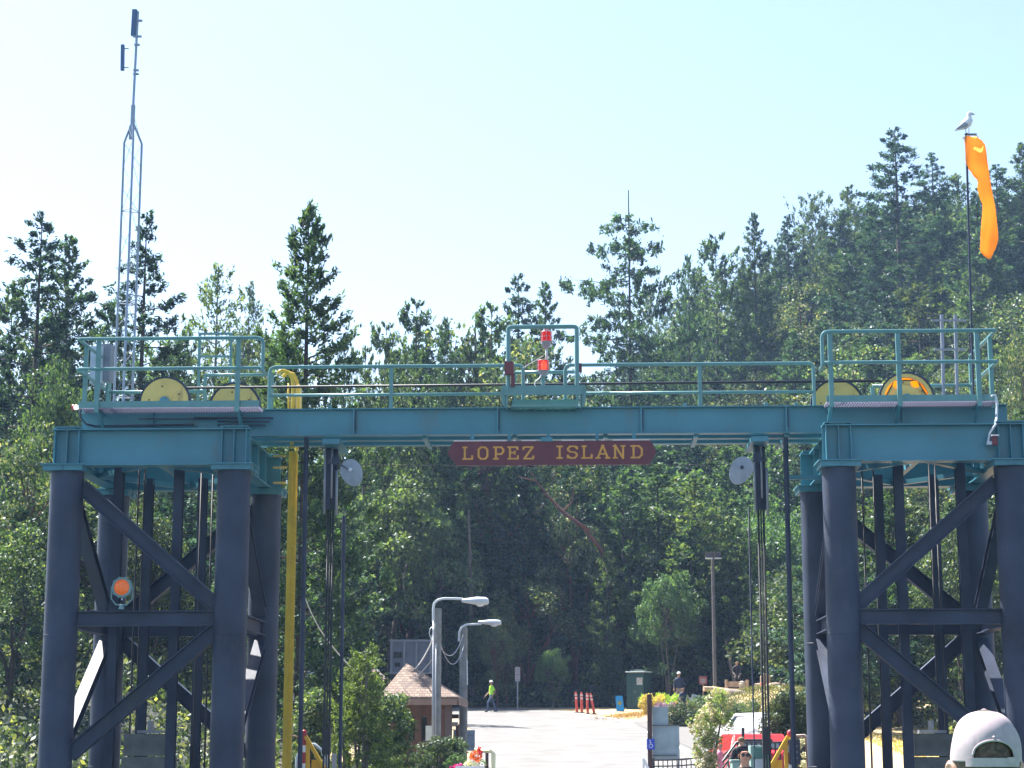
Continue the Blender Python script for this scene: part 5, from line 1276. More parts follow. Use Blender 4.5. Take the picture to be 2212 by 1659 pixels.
for k in range(41):
    t = -1+2*k/40; th = 3*math.pi/2+t*.62; rim.append(cap_pt(th, .09+.19*math.sqrt(max(0, 1-t*t)))+Vector((0,-.001,0)))
m.tube(rim, .0032, 6); m.build('opening_trim', HEATHER, pc, smooth=True)
m = MB(); lo = []; hi = []
for k in range(61):
    th = 3*math.pi/2-.85+1.7*k/60; a = cap_pt(th, 0, -.002); lo.append(a-Vector((0,0,.012))); hi.append(a+Vector((0,0,.010)))
n_ = len(lo); ins = [Vector((p.x-hcen.x, p.y-hcen.y, 0)).normalized()*-.004 for p in lo]
m.add(lo+hi+[p+i for p, i in zip(lo, ins)]+[p+i for p, i in zip(hi, ins)], [(k, k+1, n_+k+1, n_+k) for k in range(n_-1)]+[(2*n_+k, 3*n_+k, 3*n_+k+1, 2*n_+k+1) for k in range(n_-1)]+[(n_+k, n_+k+1, 3*n_+k+1, 3*n_+k) for k in range(n_-1)]+[(k, 2*n_+k, 2*n_+k+1, k+1) for k in range(n_-1)])
m.build('strap', HEATHER, pc, smooth=True)
m = MB(); q = cap_pt(3*math.pi/2+.48, .02, -.004); m.box(q, (.022, .004, .016), .2); m.build('buckle', HEATHER, pc)
MB().lathe(hcen+Vector((0,0,.117)), [(0,-.003),(.008,-.002),(.007,.003),(0,.005)], 12).build('button', HEATHER, pc, smooth=True)
m = MB(); m.lathe(cap_pt(3*math.pi/2, .32)+Vector((0,-.002,0)), [(0,-.002),(.0045,0),(0,.004)], 10, (0,-1,.3)); m.build('eyelet', HEATHER, pc)
m = MB(); vs = []
for i in range(15):
    t = -1+2*i/14
    for q_, dz in ((1.0, 0), (1.72-.45*t*t, -.012)): vs.append(hcen+Vector((t*.078, .104*math.sqrt(max(0,1-(t*.85)**2))*q_, -.012+dz-.012*t*t)))
m.add(vs, [(2*i, 2*i+1, 2*i+3, 2*i+2) for i in range(14)]); o = m.build('peak', HEATHER, pc, smooth=True); sd = o.modifiers.new('solid', 'SOLIDIFY'); sd.thickness = .004
# ================================================================ street furniture
def wood_pole(T, a, b, r0, r1, mt=POLE): MB().tube([a-(b-a).normalized()*1.0, a, b], [r0, r0, r1], 14).build('pole', mt, T, smooth=True)
def lamp(u, vtop, Y, lab, arm, hu0, hu1, hv0, hv1, rp, uu=None):
    xb = P(u, 1500, Y).x; zb = T_(xb, Y); zt = P(u, vtop, Y).z
    T = thing('street_lamp', lab, 'street lamp', (xb, Y, zb))
    wood_pole(T, Vector((xb, Y, zb)), Vector((xb, Y, zt)), rp, rp*.92)
    m = MB(); m.tube([P(a, b, Y-.15) for a, b in arm], .035, 8); m.build('arm', GREYL, T, smooth=True)
    a, b = P(hu0, (hv0+hv1)/2-1, Y-.15), P(hu1, (hv0+hv1)/2+1, Y-.15); L = (b-a).length; hh = (hv1-hv0)/FPX*Y
    m = MB(); n = 14; vs = []; prof = [(0,.25,.35),(.06,.5,.5),(.3,.75,.72),(.55,1,1),(.85,1,1),(.97,.7,.75),(1,.3,.35)]
    for t, wy, hz in prof:
        c_ = a.lerp(b, t)
        for k in range(n):
            q = 2*math.pi*k/n; vs.append(c_+Vector((0, .15*wy*math.cos(q), hh*.5*hz*math.sin(q)*(1 if math.sin(q) > 0 else .75)-hh*.0)))
    m.add(vs, [(i*n+k, i*n+(k+1)%n, (i+1)*n+(k+1)%n, (i+1)*n+k) for i in range(len(prof)-1) for k in range(n)]+[tuple(range(n))[::-1], tuple(range((len(prof)-1)*n, len(prof)*n))])
    m.build('lamp_head', GREYL, T, smooth=True)
    m = MB(); c_ = a.lerp(b, .68)-Vector((0,0,hh*.36)); m.lathe(c_, [(0,-.05),(.09,-.035),(.12,.02),(0,.03)], 14); m.build('lens', mat('frosted_lens', (.55,.58,.6), .3), T, smooth=True)
    return T, xb, zb, zt
T, xa1, zb1, zt1 = lamp(944, 1314, 55.5, 'nearer street lamp on a thick weathered pole, head pointing right', [(936, 1345), (936, 1315), (938, 1303), (946, 1296), (957, 1293), (975, 1293), (1000, 1294)], 997, 1056, 1289, 1309, .125)
m = MB(); m.tube([(xa1-.10, 55.34, zb1), (xa1-.10, 55.34, P(936, 1340, 55.3).z)], .032, 8); m.tube([(xa1-.02, 55.34, zb1), (xa1-.02, 55.34, P(944, 1390, 55.3).z)], .022, 8); m.build('conduit', GREYM, T, smooth=True)
m = MB()
m.tube([P(937, 1352, 55.2), P(929, 1358, 55.1), P(927, 1368, 55.1), P(931, 1380, 55.1), P(936, 1386, 55.2)], .012, 5); m.tube([P(939, 1347, 55.2), P(936, 1362, 55.15), P(932, 1384, 55.15)], .02, 5); m.build('drip_loop', WHITE, T, smooth=True)
T, xa2, zb2, zt2 = lamp(1001, 1358, 63.0, 'farther street lamp on a rounded grey pole, behind the nearer one', [(991, 1385), (992, 1365), (998, 1354), (1008, 1349), (1040, 1348)], 1033, 1083, 1338, 1352, .14)
m = MB(); m.lathe((xa2, 63, zt2), [(.13, -.02), (.11, .06), (.05, .10), (0, .11)], 14); m.build('pole_cap', POLE, T, smooth=True)
m = MB(); m.bar(P(1009, 1425, 62.9), P(1009.5, 1480, 62.9), .03, .03); m.build('bracket', WHITE, T)
T = thing('notice_board', 'blank blue-grey square board fixed to the farther lamp pole', 'sign', P(1003, 1622, 63.2))
a, b = P(979, 1622, 63.2), P(1026, 1577, 63.2); m = MB(); m.span((a.x, 63.16, a.z), (b.x, 63.2, b.z)); m.build('panel', mat('blue_grey_sheet', (.30,.38,.46), .5), T, bevel=.01)
m = MB(); 
for v in (1588, 1611): m.bar(P(980, v, 63.14), P(1025, v, 63.14), .03, .04)
m.build('bracket', GREYM, T)
# overhead wires
def wire(name_lab, pts, sag, r=.012, mt=GREYM):
    t = thing('overhead_wire', name_lab, 'wire', pts[0]); m = MB()
    for a, b in zip(pts[:-1], pts[1:]): m.tube([a.lerp(b, i/14)-Vector((0,0,sag*4*(i/14)*(1-i/14))) for i in range(15)], r, 5)
    m.build('strand', mt, t, smooth=True)
wire('pale wire looping between the two lamp poles, upper', [P(946, 1385, 55.4), P(1001, 1370, 62.9)], .55)
wire('pale wire looping between the two lamp poles, lower', [P(946, 1370, 55.4), P(1003, 1392, 62.9)], .75)
wire('grey twisted service wire from the nearer lamp pole down to the kiosk roof', [P(936, 1378, 55.4), P(893, 1448, 60.5)], .12, .022, GREYL)
wire('thin wire from the lamp pole to the kiosk eave', [P(938, 1420, 55.4), P(868, 1492, 59)], .05, .010)
wire('pale wire falling from the left tower through the leaves to the kiosk', [P(655, 1280, 50), P(700, 1372, 54), P(785, 1463, 60)], .1, .018, GREYL)
wire('thin dark wire level behind the shrubs left of the kiosk', [P(700, 1415, 70), P(800, 1412, 70)], .15, .012)
# tall wooden lamp post right
Yq = 100; xb = P(1543, 1400, Yq).x; zb = T_(xb, Yq); T = thing('area_light_post', 'tall slim wooden post with a boxy double floodlight on top', 'lamp post', (xb, Yq, zb)); zt = P(1540, 1192, Yq).z
wood_pole(T, Vector((xb, Yq, zb)), Vector((xb, Yq, zt)), .10, .08, mat('brown_pole', (.15,.135,.13), .9, var=.2, scale=3))
for s in (-1, 1):
    m = MB(); c_ = P(1541+s*9.5, 1199, Yq-.25); m.box(c_, (.33, .3, .28)); m.build('floodlight', mat('dark_brown_metal', (.05,.04,.045), .6), T, bevel=.02)
    m = MB(); m.box(c_-Vector((0,0,.17)), (.36, .33, .05)); m.build('lamp_lens', GREYL, T)
# kiosk
YK = 60.5
x0, x1 = P(845, 1500, YK-1.6).x, P(962, 1500, YK-1.6).x; zk = road_z(YK)
ex0, ex1 = P(818, 1503, YK-2.2).x, P(990, 1503, YK-2.2).x
ze = P(900, 1505, YK-2.2).z; za = P(878, 1432, YK).z
T = thing('kiosk', 'brown timber kiosk with hipped shingle roof and dark windows, left of the road', 'kiosk', ((x0+x1)/2, YK, zk-.3))
BRN = mat('brown_timber', (.10,.055,.042), .8, var=.2, scale=4, bump=.3); 
SH = bpy.data.materials.new('shingles'); SH.use_nodes = True; nt = SH.node_tree; b_ = nt.nodes['Principled BSDF']; b_.inputs['Roughness'].default_value = .95
br = nt.nodes.new('ShaderNodeTexBrick'); br.inputs['Scale'].default_value = 3.2; br.inputs['Color1'].default_value = (.27,.20,.15,1); br.inputs['Color2'].default_value = (.17,.12,.10,1); br.inputs['Mortar'].default_value = (.09,.07,.06,1); br.inputs['Mortar Size'].default_value = .03
tc = nt.nodes.new('ShaderNodeTexCoord'); mp = nt.nodes.new('ShaderNodeMapping'); mp.inputs['Rotation'].default_value = (RAD(90), 0, 0); nt.links.new(tc.outputs['Object'], mp.inputs[0]); nt.links.new(mp.outputs[0], br.inputs['Vector']); nt.links.new(br.outputs[0], b_.inputs['Base Color'])
xc_ = P(878, 1432, YK).x
m = MB(); y0, y1 = YK-2.2, YK+2.2
vs = [(ex0,y0,ze),(ex1,y0,ze),(ex1,y1,ze),(ex0,y1,ze),(xc_,YK,za),(ex0,y0,ze-.12),(ex1,y0,ze-.12),(ex1,y1,ze-.12),(ex0,y1,ze-.12)]
m.add(vs, [(0,1,4),(1,2,4),(2,3,4),(3,0,4),(0,5,6,1),(1,6,7,2),(2,7,8,3),(3,8,5,0),(5,8,7,6)]); m.build('roof', SH, T)
m = MB(); m.span((ex0+.03, y0-.03, ze-.25), (ex1-.03, y0-.003, ze-.06)); m.span((ex1+.003, y0, ze-.25), (ex1+.03, y1, ze-.06)); m.build('fascia', mat('pale_brown_trim', (.22,.15,.12), .8), T)
m = MB(); wt = .12; yf, yb_ = YK-1.55, YK+1.5; zs, zh = zk+1.05, ze-.55
m.span((x0, yf, zk-.3), (x1, yf+wt, zs)); m.span((x0, yf, zh), (x1, yf+wt, ze-.13))
nw = 4
for i in range(nw+1):
    x = x0+(x1-x0-.14)*i/nw; m.span((x, yf+.004, zs), (x+.14, yf+wt-.004, zh))
m.span((x0, yf+wt, zk-.3), (x0+wt, yb_, ze-.13)); m.span((x1-wt, yf+wt, zk-.3), (x1, yb_, ze-.13)); m.span((x0+wt, yb_-wt, zk-.3), (x1-wt, yb_, zk+.6)); m.build('wall', BRN, T)
GLASS = mat('dark_window_glass', (.02,.025,.03), .05, spec=.8)
for i in range(nw):
    xa_ = x0+.14+(x1-x0-.14)*i/nw; xb_ = x0+(x1-x0-.14)*(i+1)/nw
    w_ = MB(); w_.span((xa_, yf+.03, zs), (xa_+.04, yf+.09, zh)); w_.span((xb_-.04, yf+.03, zs), (xb_, yf+.09, zh)); w_.span((xa_+.04, yf+.03, zs), (xb_-.04, yf+.09, zs+.05)); w_.span((xa_+.04, yf+.03, zh-.05), (xb_-.04, yf+.09, zh)); w_ = w_.build('window', BRN, T)
    g_m = MB(); g_m.span((xa_+.041, yf+.05, zs+.051), (xb_-.041, yf+.06, zh-.051)); g_m.build('pane', GLASS, w_)
m = MB(); m.span((x1-.6, yf-.02, zs+.05), (x1-.15, yf-.003, zs+.5)); m.build('posted_notice', mat('white_notice', (.55,.6,.6), .7), T)
# small side structure: bench shelter right of the kiosk
T = thing('timber_bench', 'brown timber bench and rail partly hidden behind the lamp pole', 'bench', P(980, 1620, 62))
m = MB(); m.span((P(966, 1562, 62).x, 61.9, P(966, 1552, 62).z), (P(990, 1562, 62).x, 62.3, P(966, 1543, 62).z)); m.build('backrest', BRN, T)
m = MB(); m.span((P(966, 1562, 62).x, 61.6, P(966, 1568, 62).z), (P(990, 1562, 62).x, 62.1, P(966, 1560, 62).z)); m.build('seat', mat('pale_wood', (.5,.42,.38), .8), T)
for u in (968, 988):
    m = MB(); m.bar(P(u, 1565, 62), (P(u, 1565, 62).x, 62, road_z(62)), .1, .1); m.build('leg', BRN, T)
# second roof to the left and a vehicle roof
T = thing('picnic_shelter', 'low shelter with brown hip roof half hidden by leaves left of the kiosk', 'shelter', P(780, 1600, 72)); zz0 = T_(P(780, 1600, 72).x, 72)
m = MB(); Yq = 72; a = P(705, 1462, Yq-2); b = P(830, 1470, Yq-2); ap1, ap2 = P(775, 1436, Yq), P(800, 1436, Yq)
vs = [(a.x, Yq-2, b.z), (b.x, Yq-2, b.z), (b.x, Yq+2, b.z), (a.x, Yq+2, b.z), (ap1.x, Yq, ap1.z), (ap2.x, Yq, ap2.z), (a.x, Yq-2, b.z-.15), (b.x, Yq-2, b.z-.15), (b.x, Yq+2, b.z-.15), (a.x, Yq+2, b.z-.15)]
m.add(vs, [(0,1,5,4),(1,2,5),(2,3,4,5),(3,0,4),(0,6,7,1),(1,7,8,2),(2,8,9,3),(3,9,6,0),(6,9,8,7)]); m.build('roof', SH, T)
for xx in (a.x+.3, b.x-.3):
    for yy in (Yq-1.7, Yq+1.7): m = MB(); m.bar((xx, yy, zz0-.3), (xx, yy, b.z-.14), .15, .15); m.build('post', BRN, T)
# cars
def car(x, y, z, rz, col, lab, L=4.3, W=1.8, H=1.5, van=False):
    T = thing('parked_car', lab, 'car', (x, y, z)); R = Matrix.Rotation(rz, 3, 'Z'); B = Vector((x, y, z))
    def tr(m): q = MB(); return q.add([R @ Vector(v)+B for v in m.v], m.f)
    h = L/2; pr = [(-h,.35),(-h,.85),(-h+.12,.98),(-h+.95,1.02) if not van else (-h+.6,1.05),(-h+1.55,H) if not van else (-h+.95,H),(h-.75,H),(h-.2,1.0),(h,.9),(h,.35)]
    m = MB(); n = len(pr); vs = []
    for s in (-1, 1):
        for (px_, pz_) in pr: vs.append((px_, s*(W/2-(.16*(pz_-.95)/(H-.95) if pz_ > 1.0 else 0)), pz_))
    m.add(vs, [(i, (i+1)%n, (i+1)%n+n, i+n) for i in range(n)]+[tuple(range(n))[::-1], tuple(range(n, 2*n))]); tr(m).build('body', col, T, bevel=.05)
    GL = mat('car_glass', (.03,.04,.05), .05, spec=.8)
    for s in (-1, 1):
        m = MB(); a0 = -h+1.25 if not van else -h+.9; q = [(a0,1.06),(a0+.42,H-.1),(h-.85,H-.1),(h-.42,1.06)]
        m.add([(px_, s*(W/2-.16*(pz_-.95)/(H-.95)+.006), pz_) for px_, pz_ in q]+[(px_, s*(W/2-.16*(pz_-.95)/(H-.95)-.02), pz_) for px_, pz_ in q], [(0,1,2,3),(7,6,5,4),(0,4,5,1),(1,5,6,2),(2,6,7,3),(3,7,4,0)]); tr(m).build('side_window', GL, T)
    m = MB(); m.add([(h-.22+.012, -W/2+.2, 1.04), (h-.22+.012, W/2-.2, 1.04), (h-.72+.012, W/2-.3, H-.06), (h-.72+.012, -W/2+.3, H-.06), (h-.26, -W/2+.2, 1.04), (h-.26, W/2-.2, 1.04), (h-.76, W/2-.3, H-.06), (h-.76, -W/2+.3, H-.06)], [(0,1,2,3),(7,6,5,4),(0,4,5,1),(1,5,6,2),(2,6,7,3),(3,7,4,0)]); tr(m).build('rear_window', GL, T)
    x_a, x_b = -h+.9, -h+1.5
    if not van: m = MB(); m.add([(x_a+.1, -W/2+.2, 1.06), (x_a+.1, W/2-.2, 1.06), (x_b+.0, W/2-.28, H-.05), (x_b+.0, -W/2+.28, H-.05), (x_a+.14, -W/2+.2, 1.0), (x_a+.14, W/2-.2, 1.0), (x_b+.05, W/2-.28, H-.1), (x_b+.05, -W/2+.28, H-.1)], [(0,1,2,3),(7,6,5,4),(0,4,5,1),(1,5,6,2),(2,6,7,3),(3,7,4,0)]); tr(m).build('windscreen', GL, T)
    for sx_ in (-h+.85, h-.85):
        for s in (-1, 1):
            m = MB(); m.lathe((sx_, s*(W/2-.1), .33), [(.2,-.11),(.33,-.1),(.33,.1),(.2,.11)], 20, (0,1,0)); wv = tr(m).build('wheel', BLACK, T, smooth=True); m = MB(); m.lathe((sx_, s*(W/2-.1), .33), [(0,-.112),(.2,-.112),(.2,.112),(0,.112)], 14, (0,1,0)); tr(m).build('rim', GREYM, wv)
    for s in (-1, 1):
        m = MB(); m.box((h+.0, s*(W/2-.22), .86), (.06, .3, .14)); tr(m).build('tail_light', REDP, T); m = MB(); m.box((-h-.0, s*(W/2-.25), .78), (.06, .34, .14)); tr(m).build('headlight', GREYL, T)
    return T
CW = mat('white_car_paint', (.6,.61,.63), .25, var=.02); CRD = mat('red_car_paint', (.55,.03,.03), .25, var=.03)
x, y, z = on(1640, 70); car(x, y, z, A(-72), CW, 'white hatchback parked below the log mound, half hidden by the juniper', H=1.52)
x, y, z = on(1618, 58); car(x, y, z-.05, A(-84), CRD, 'red car parked behind the black fence', H=1.45)
x, y = P(738, 1500, 90).x, 90; car(x, y, P(738, 1447, 90).z-2.0, A(5), CW, 'white van whose roof shows above the leaves left of the kiosk', L=5, H=2.0, van=True)
# sign structure behind kiosk
T = thing('sign_panel_back', 'dark grey framed panel seen from behind, above the kiosk roof', 'sign', P(888, 1500, 66)); Yq = 66
a, b = P(843, 1452, Yq), P(931, 1386, Yq); m = MB(); m.span((a.x, Yq, a.z), (b.x, Yq+.08, b.z)); m.build('panel', mat('slate_sheet', (.13,.14,.18), .6, var=.15), T)
m = MB(); GW = b.x-a.x; HH = b.z-a.z
m.span((a.x-.04, Yq-.06, b.z), (b.x+.04, Yq+.1, b.z+.07)); m.span((a.x-.04, Yq-.06, a.z-.05), (b.x+.04, Yq+.1, a.z))
for t in (0, .32, .62, .97): m.span((a.x+GW*t, Yq-.06, a.z), (a.x+GW*t+.07, Yq-.002, b.z))
m.build('frame', mat('slate_frame', (.20,.21,.25), .6), T)
m = MB(); m.span((a.x+.12, Yq-.03, b.z-.55), (a.x+.38, Yq-.004, b.z-.35)); m.span((a.x+.16, Yq-.03, b.z-.85), (a.x+.34, Yq-.004, b.z-.72)); m.build('plate', BLACK, T)
for xx in (a.x+.5, b.x-.3): m = MB(); m.bar((xx, Yq+.12, T_(xx, Yq)-.3), (xx, Yq+.12, b.z), .12, .12); m.build('post', GREYM, T)
# roadside narrow sign
x, y, z = on(1118, 112.5); T = thing('road_sign', 'narrow white roadside sign on a thin post beyond the worker', 'sign', (x, y, z-.2)); zt = P(1118, 1441, y).z
m = MB(); m.bar((x, y, z-.3), (x, y, zt-.1), .07, .07); m.build('post', GREYM, T)
m = MB(); a, b = P(1112.5, 1471.5, y-.06), P(1123.5, 1441, y-.06); m.span((a.x, y-.07, a.z), (b.x, y-.05, b.z)); sgn = m.build('panel', mat('pale_sign', (.36,.34,.38), .5), T)
m = MB()
for i in range(5): zq = b.z-.1-i*.155; m.span((a.x+.05, y-.078, zq-.035), (b.x-.05, y-.073, zq)) if i % 2 == 0 else m.span((a.x+.09, y-.078, zq-.03), (b.x-.09, y-.073, zq))
m.build('faint_lines', mat('grey_print', (.2,.19,.22), .6), T)
# channelizer posts
def channelizer(u, Y, lean, lab):
    x, y, z = on(u, Y); T = thing('channelizer_post', lab, 'traffic post', (x, y, z), 'four orange channelizer posts'); 
    d = Vector((math.sin(lean), 0, math.cos(lean))); B = Vector((x, y, z))
    m = MB(); m.tube([B+d*.05, B+d*1.12, B+d*1.16], [.075, .06, .03], 14); m.build('tube', mat('orange_red_plastic', (.55,.075,.05), .5), T, smooth=True)
    for t in (.82, 1.0):
        m = MB(); m.tube([B+d*(t-.05), B+d*(t+.05)], .069, 14); m.build('white_band', mat('reflective_band', (.62,.5,.5), .4), T, smooth=True)
    m = MB(); m.lathe(B, [(0,0),(.19,0),(.18,.04),(.09,.06),(0,.06)], 16); m.build('base', BLACK, T, smooth=True)
channelizer(1246.5, 107.5, RAD(-3), 'leftmost of the four orange posts beside the white line')
channelizer(1257, 107, RAD(-.5), 'second orange post from the left')
channelizer(1269.8, 105.5, RAD(-1.5), 'third orange post from the left, nearest the camera')
channelizer(1284, 105.3, RAD(-10), 'rightmost orange post, leaning left')
# A-frame board
x, y, z = on(1340, 110); T = thing('sandwich_board', 'bright blue folding board with a yellow-green emblem beside the green toilet', 'sign', (x, y, z))
BL = mat('bright_blue', (.02,.27,.62), .5)
m = MB(); m.add([(x-.22,y-.05,z+.0),(x+.24,y-.05,z),(x+.14,y+.2,z+.86),(x-.27,y+.2,z+.86)]+[(x-.22,y-.02,z+.0),(x+.24,y-.02,z),(x+.14,y+.23,z+.86),(x-.27,y+.23,z+.86)], [(0,1,2,3),(7,6,5,4),(0,4,5,1),(1,5,6,2),(2,6,7,3),(3,7,4,0)]); m.build('front_panel', BL, T)
m = MB(); m.add([(x-.2,y+.55,z),(x+.2,y+.55,z),(x+.14,y+.26,z+.86),(x-.27,y+.26,z+.86)]+[(x-.2,y+.52,z),(x+.2,y+.52,z),(x+.14,y+.235,z+.86),(x-.27,y+.235,z+.86)], [(0,1,2,3),(7,6,5,4),(0,4,5,1),(1,5,6,2),(2,6,7,3),(3,7,4,0)]); m.build('rear_panel', BL, T)
m = MB(); m.lathe((x-.03, y+.065, z+.45), [(0,0),(.12,0),(.12,.012),(0,.012)], 16, (0,-1,.27)); m.build('emblem', mat('olive_print', (.28,.30,.08), .6), T)
# portable toilet
x, y, z = on(1381, 114); T = thing('portable_toilet', 'dark green portable toilet with pale roof rim at the forest edge', 'portable toilet', (x, y, z-.05)); DG = mat('dark_green_plastic', (.012,.06,.06), .5)
R = Matrix.Rotation(RAD(-24), 3, 'Z'); B = Vector((x, y, z-.05))
def bx(m, c, d): return m.box(R @ Vector(c)+B, d, M=R)
m = MB(); bx(m, (0,0,1.05), (1.12,1.12,2.1)); 
for s in (-1, 1):
    for q in (-.3, 0, .3): bx(m, (s*.575, q, 1.05), (.03,.12,1.9)); bx(m, (q, s*.575, 1.05), (.12,.03,1.9))
m.build('cabin', DG, T, bevel=.03)
m = MB(); bx(m, (0,0,2.17), (1.24,1.24,.08)); m.build('roof', mat('pale_roof', (.42,.5,.52), .5), T, bevel=.03)
m = MB(); bx(m, (0,0,2.26), (.8,.8,.09)); m.build('roof_dome', DG, T, bevel=.05)
m = MB(); bx(m, (.22,-.60,1.0), (.62,.03,1.8)); dd_ = m.build('door', DG, T); m = MB(); bx(m, (-.0,-.625,1.0), (.04,.03,.14)); m.build('handle', GREYM, dd_)
m = MB(); bx(m, (.30,-.622,1.62), (.36,.012,.42)); m.build('door_notice', mat('grey_notice', (.40,.42,.44), .7, var=.3, scale=9), T)
# accessible sign and post, grey boards
Yq = 56.0; xp_ = P(1404, 1600, Yq).x; zb = T_(xp_, Yq)
T = thing('timber_post', 'square dark brown timber post beside the grey boards', 'post', (xp_, Yq, zb))
m = MB(); m.span((xp_-.068, Yq-.068, zb-.3), (xp_+.068, Yq+.068, P(1404, 1500, Yq).z)); m.build('post', mat('dark_brown_timber', (.075,.04,.035), .8, var=.2, scale=5), T, bevel=.008)
T = thing('accessible_parking_sign', 'small blue wheelchair symbol sign on the brown post', 'sign', P(1405.5, 1619, Yq))
a, b = P(1397.5, 1619, Yq-.08), P(1414, 1596, Yq-.08); m = MB(); m.span((a.x, Yq-.09, a.z), (b.x, Yq-.072, b.z)); m.build('panel', mat('sign_blue', (.02,.06,.5), .4), T)
cx_, cz_ = (a.x+b.x)/2, (a.z+b.z)/2; yy = Yq-.094; m = MB(); k = (b.z-a.z)/.31
m.lathe((cx_-.02, yy, cz_+.105*k), [(0,0),(.018*k,0),(.018*k,.004),(0,.004)], 12, (0,-1,0))
m.bar((cx_-.02, yy, cz_+.08*k), (cx_-.012, yy, cz_-.005*k), .018*k, .005, up=(0,1,0)); m.bar((cx_-.016, yy-.001, cz_+.045*k), (cx_+.035, yy-.001, cz_+.04*k), .013*k, .005, up=(0,1,0)); m.bar((cx_-.012, yy-.002, cz_-.005*k), (cx_+.04, yy-.002, cz_-.008*k), .016*k, .005, up=(0,1,0)); m.bar((cx_+.04, yy-.003, cz_-.005*k), (cx_+.06, yy-.003, cz_-.075*k), .015*k, .005, up=(0,1,0))
for i in range(14):
    t0, t1 = [RAD(120+i*17), RAD(120+(i+1)*17)]
    m.bar((cx_-.004+.052*k*math.cos(t0), yy-.0005*i, cz_-.05*k+.052*k*math.sin(t0)), (cx_-.004+.052*k*math.cos(t1), yy-.0005*i, cz_-.05*k+.052*k*math.sin(t1)), .012*k, .004, up=(0,1,0))
m.build('wheelchair_symbol', WHITE, T)
T = thing('grey_sign_boards', 'two pale grey sign boards seen from behind on crossbars, right of the brown post', 'sign', P(1435, 1659, Yq+.1))
GB = mat('weathered_aluminium', (.27,.35,.39), .5, .1, var=.18, scale=2.5)
for (u0_, v0, u1_, v1) in ((1409, 1566, 1443, 1527), (1410, 1641, 1467, 1567.5)):
    a, b = P(u0_, v0, Yq+.1), P(u1_, v1, Yq+.1); m = MB(); m.span((a.x, Yq+.08, a.z), (b.x, Yq+.1, b.z)); m.build('board', GB, T, bevel=.004)
m = MB()
for v in (1567, 1632): m.bar(P(1408, v, Yq+.05), P(1462, v, Yq+.05), .04, .035)
m.bar(P(1466, 1600, Yq+.15), P(1466, 1659, Yq+.15), .05, .05); m.bar(P(1466, 1659, Yq+.15), P(1466, 1700, Yq+.15), .05, .05); m.build('crossbar', mat('dark_grey_bar', (.10,.12,.14), .5), T)
# black picket fence
Yf_ = 54.0
T = thing('picket_fence', 'low black metal picket fence along the bottom right of the road', 'fence', P(1500, 1680, Yf_)); 
xs0, xs1 = P(1412, 1650, Yf_).x, P(1760, 1650, Yf_).x; FB = mat('black_iron', (.025,.025,.03), .5)
def top_z(x): u = u_of(x, Yf_); return P(u, lerp_(u, [1410, 1460, 1530, 1560, 1600, 1640, 1800], [1642, 1641, 1634, 1630, 1600, 1596, 1596]), Yf_).z if u < 1570 else P(u, 1604, Yf_).z
m = MB(); n = int((xs1-xs0)/.13); pts = [(xs0+i*.13) for i in range(n)]
for x in pts: m.bar((x, Yf_, T_(x, Yf_)-.15), (x, Yf_, top_z(x)-.01), .026 if u_of(x, Yf_) < 1565 else .045, .022)
m.build('pickets', FB, T)
m = MB(); m.tube([(x, Yf_-.0, top_z(x)) for x in pts[::3]], .028, 6); m.tube([(x, Yf_-.0, top_z(x)-.17) for x in pts[::3]], .02, 6); m.tube([(x, Yf_-.0, top_z(x)-1.0) for x in pts[::3]], .02, 6); m.build('rail', FB, T)
for x in pts[::14]: m = MB(); m.bar((x, Yf_+.03, T_(x, Yf_)-.2), (x, Yf_+.03, top_z(x)+.05), .06, .06); m.build('fence_post', FB, T)
m = MB(); m.bar(P(1497, 1659, 52.6), P(1497, 1700, 52.6), .05, .05); 
T = thing('stair_rail', 'black sloping handrail right of the pink and magenta shirts', 'railing', P(1590, 1640, 52))
m = MB(); m.tube([P(1561, 1645, 51.0), P(1590, 1605, 51.2), P(1605, 1599, 51.2), P(1668, 1599, 51.5)], .035, 8); m.tube([P(1561, 1659, 51.0), P(1592, 1618, 51.2), P(1668, 1616, 51.5)], .025, 6); m.tube([P(1605, 1572, 51.1), P(1605, 1690, 51.1)], .04, 8); m.build('handrail', FB, T, smooth=True)
T = thing('white_rail_end', 'white sloping rail end left of the brown post', 'railing', P(1396, 1659, 53))
m = MB(); m.bar(P(1389, 1638, 53), P(1404, 1668, 53), .07, .12, up=(0,1,0)); m.bar(P(1390, 1640, 53), (P(1390, 1640, 53).x, 53, CZ-1.7), .06, .06); m.build('rail', WHITE, T)
# green transformer cabinets
T = thing('utility_cabinet', 'pale green metal utility cabinet beside the person in sunglasses', 'cabinet', (P(1640, 1640, 36).x, 36, deck_z(36)))
GC = mat('pale_green_paint', (.24,.36,.32), .5); GD = mat('mid_green_paint', (.09,.22,.19), .5)
a, b = P(1622, 1659, 36), P(1661, 1611, 36)
m = MB(); m.span((a.x, 36, deck_z(36)), (b.x, 36.5, b.z)); m.build('cabinet_body', GC, T, bevel=.01)
m = MB(); a2 = P(1629, 1636, 35.9); b2 = P(1655, 1616, 35.9); m.span((a2.x, 35.97, a2.z), (b2.x, 35.997, b2.z)); m.build('door', GD, T)
m = MB(); a2 = P(1632, 1659, 35.9); b2 = P(1654, 1640, 35.9); m.span((a2.x, 35.93, a2.z-.4), (b2.x, 35.997, b2.z)); m.build('meter_box', GREYL, T)
T = thing('utility_cabinet', 'low pale green cabinet directly left of the person in sunglasses', 'cabinet', (P(1588, 1659, 35).x, 35, deck_z(35)))
a, b = P(1582, 1659, 35), P(1600, 1645, 35); m = MB(); m.span((a.x, 35, deck_z(35)), (b.x, 35.5, b.z)); m.build('cabinet_body', GC, T, bevel=.02)
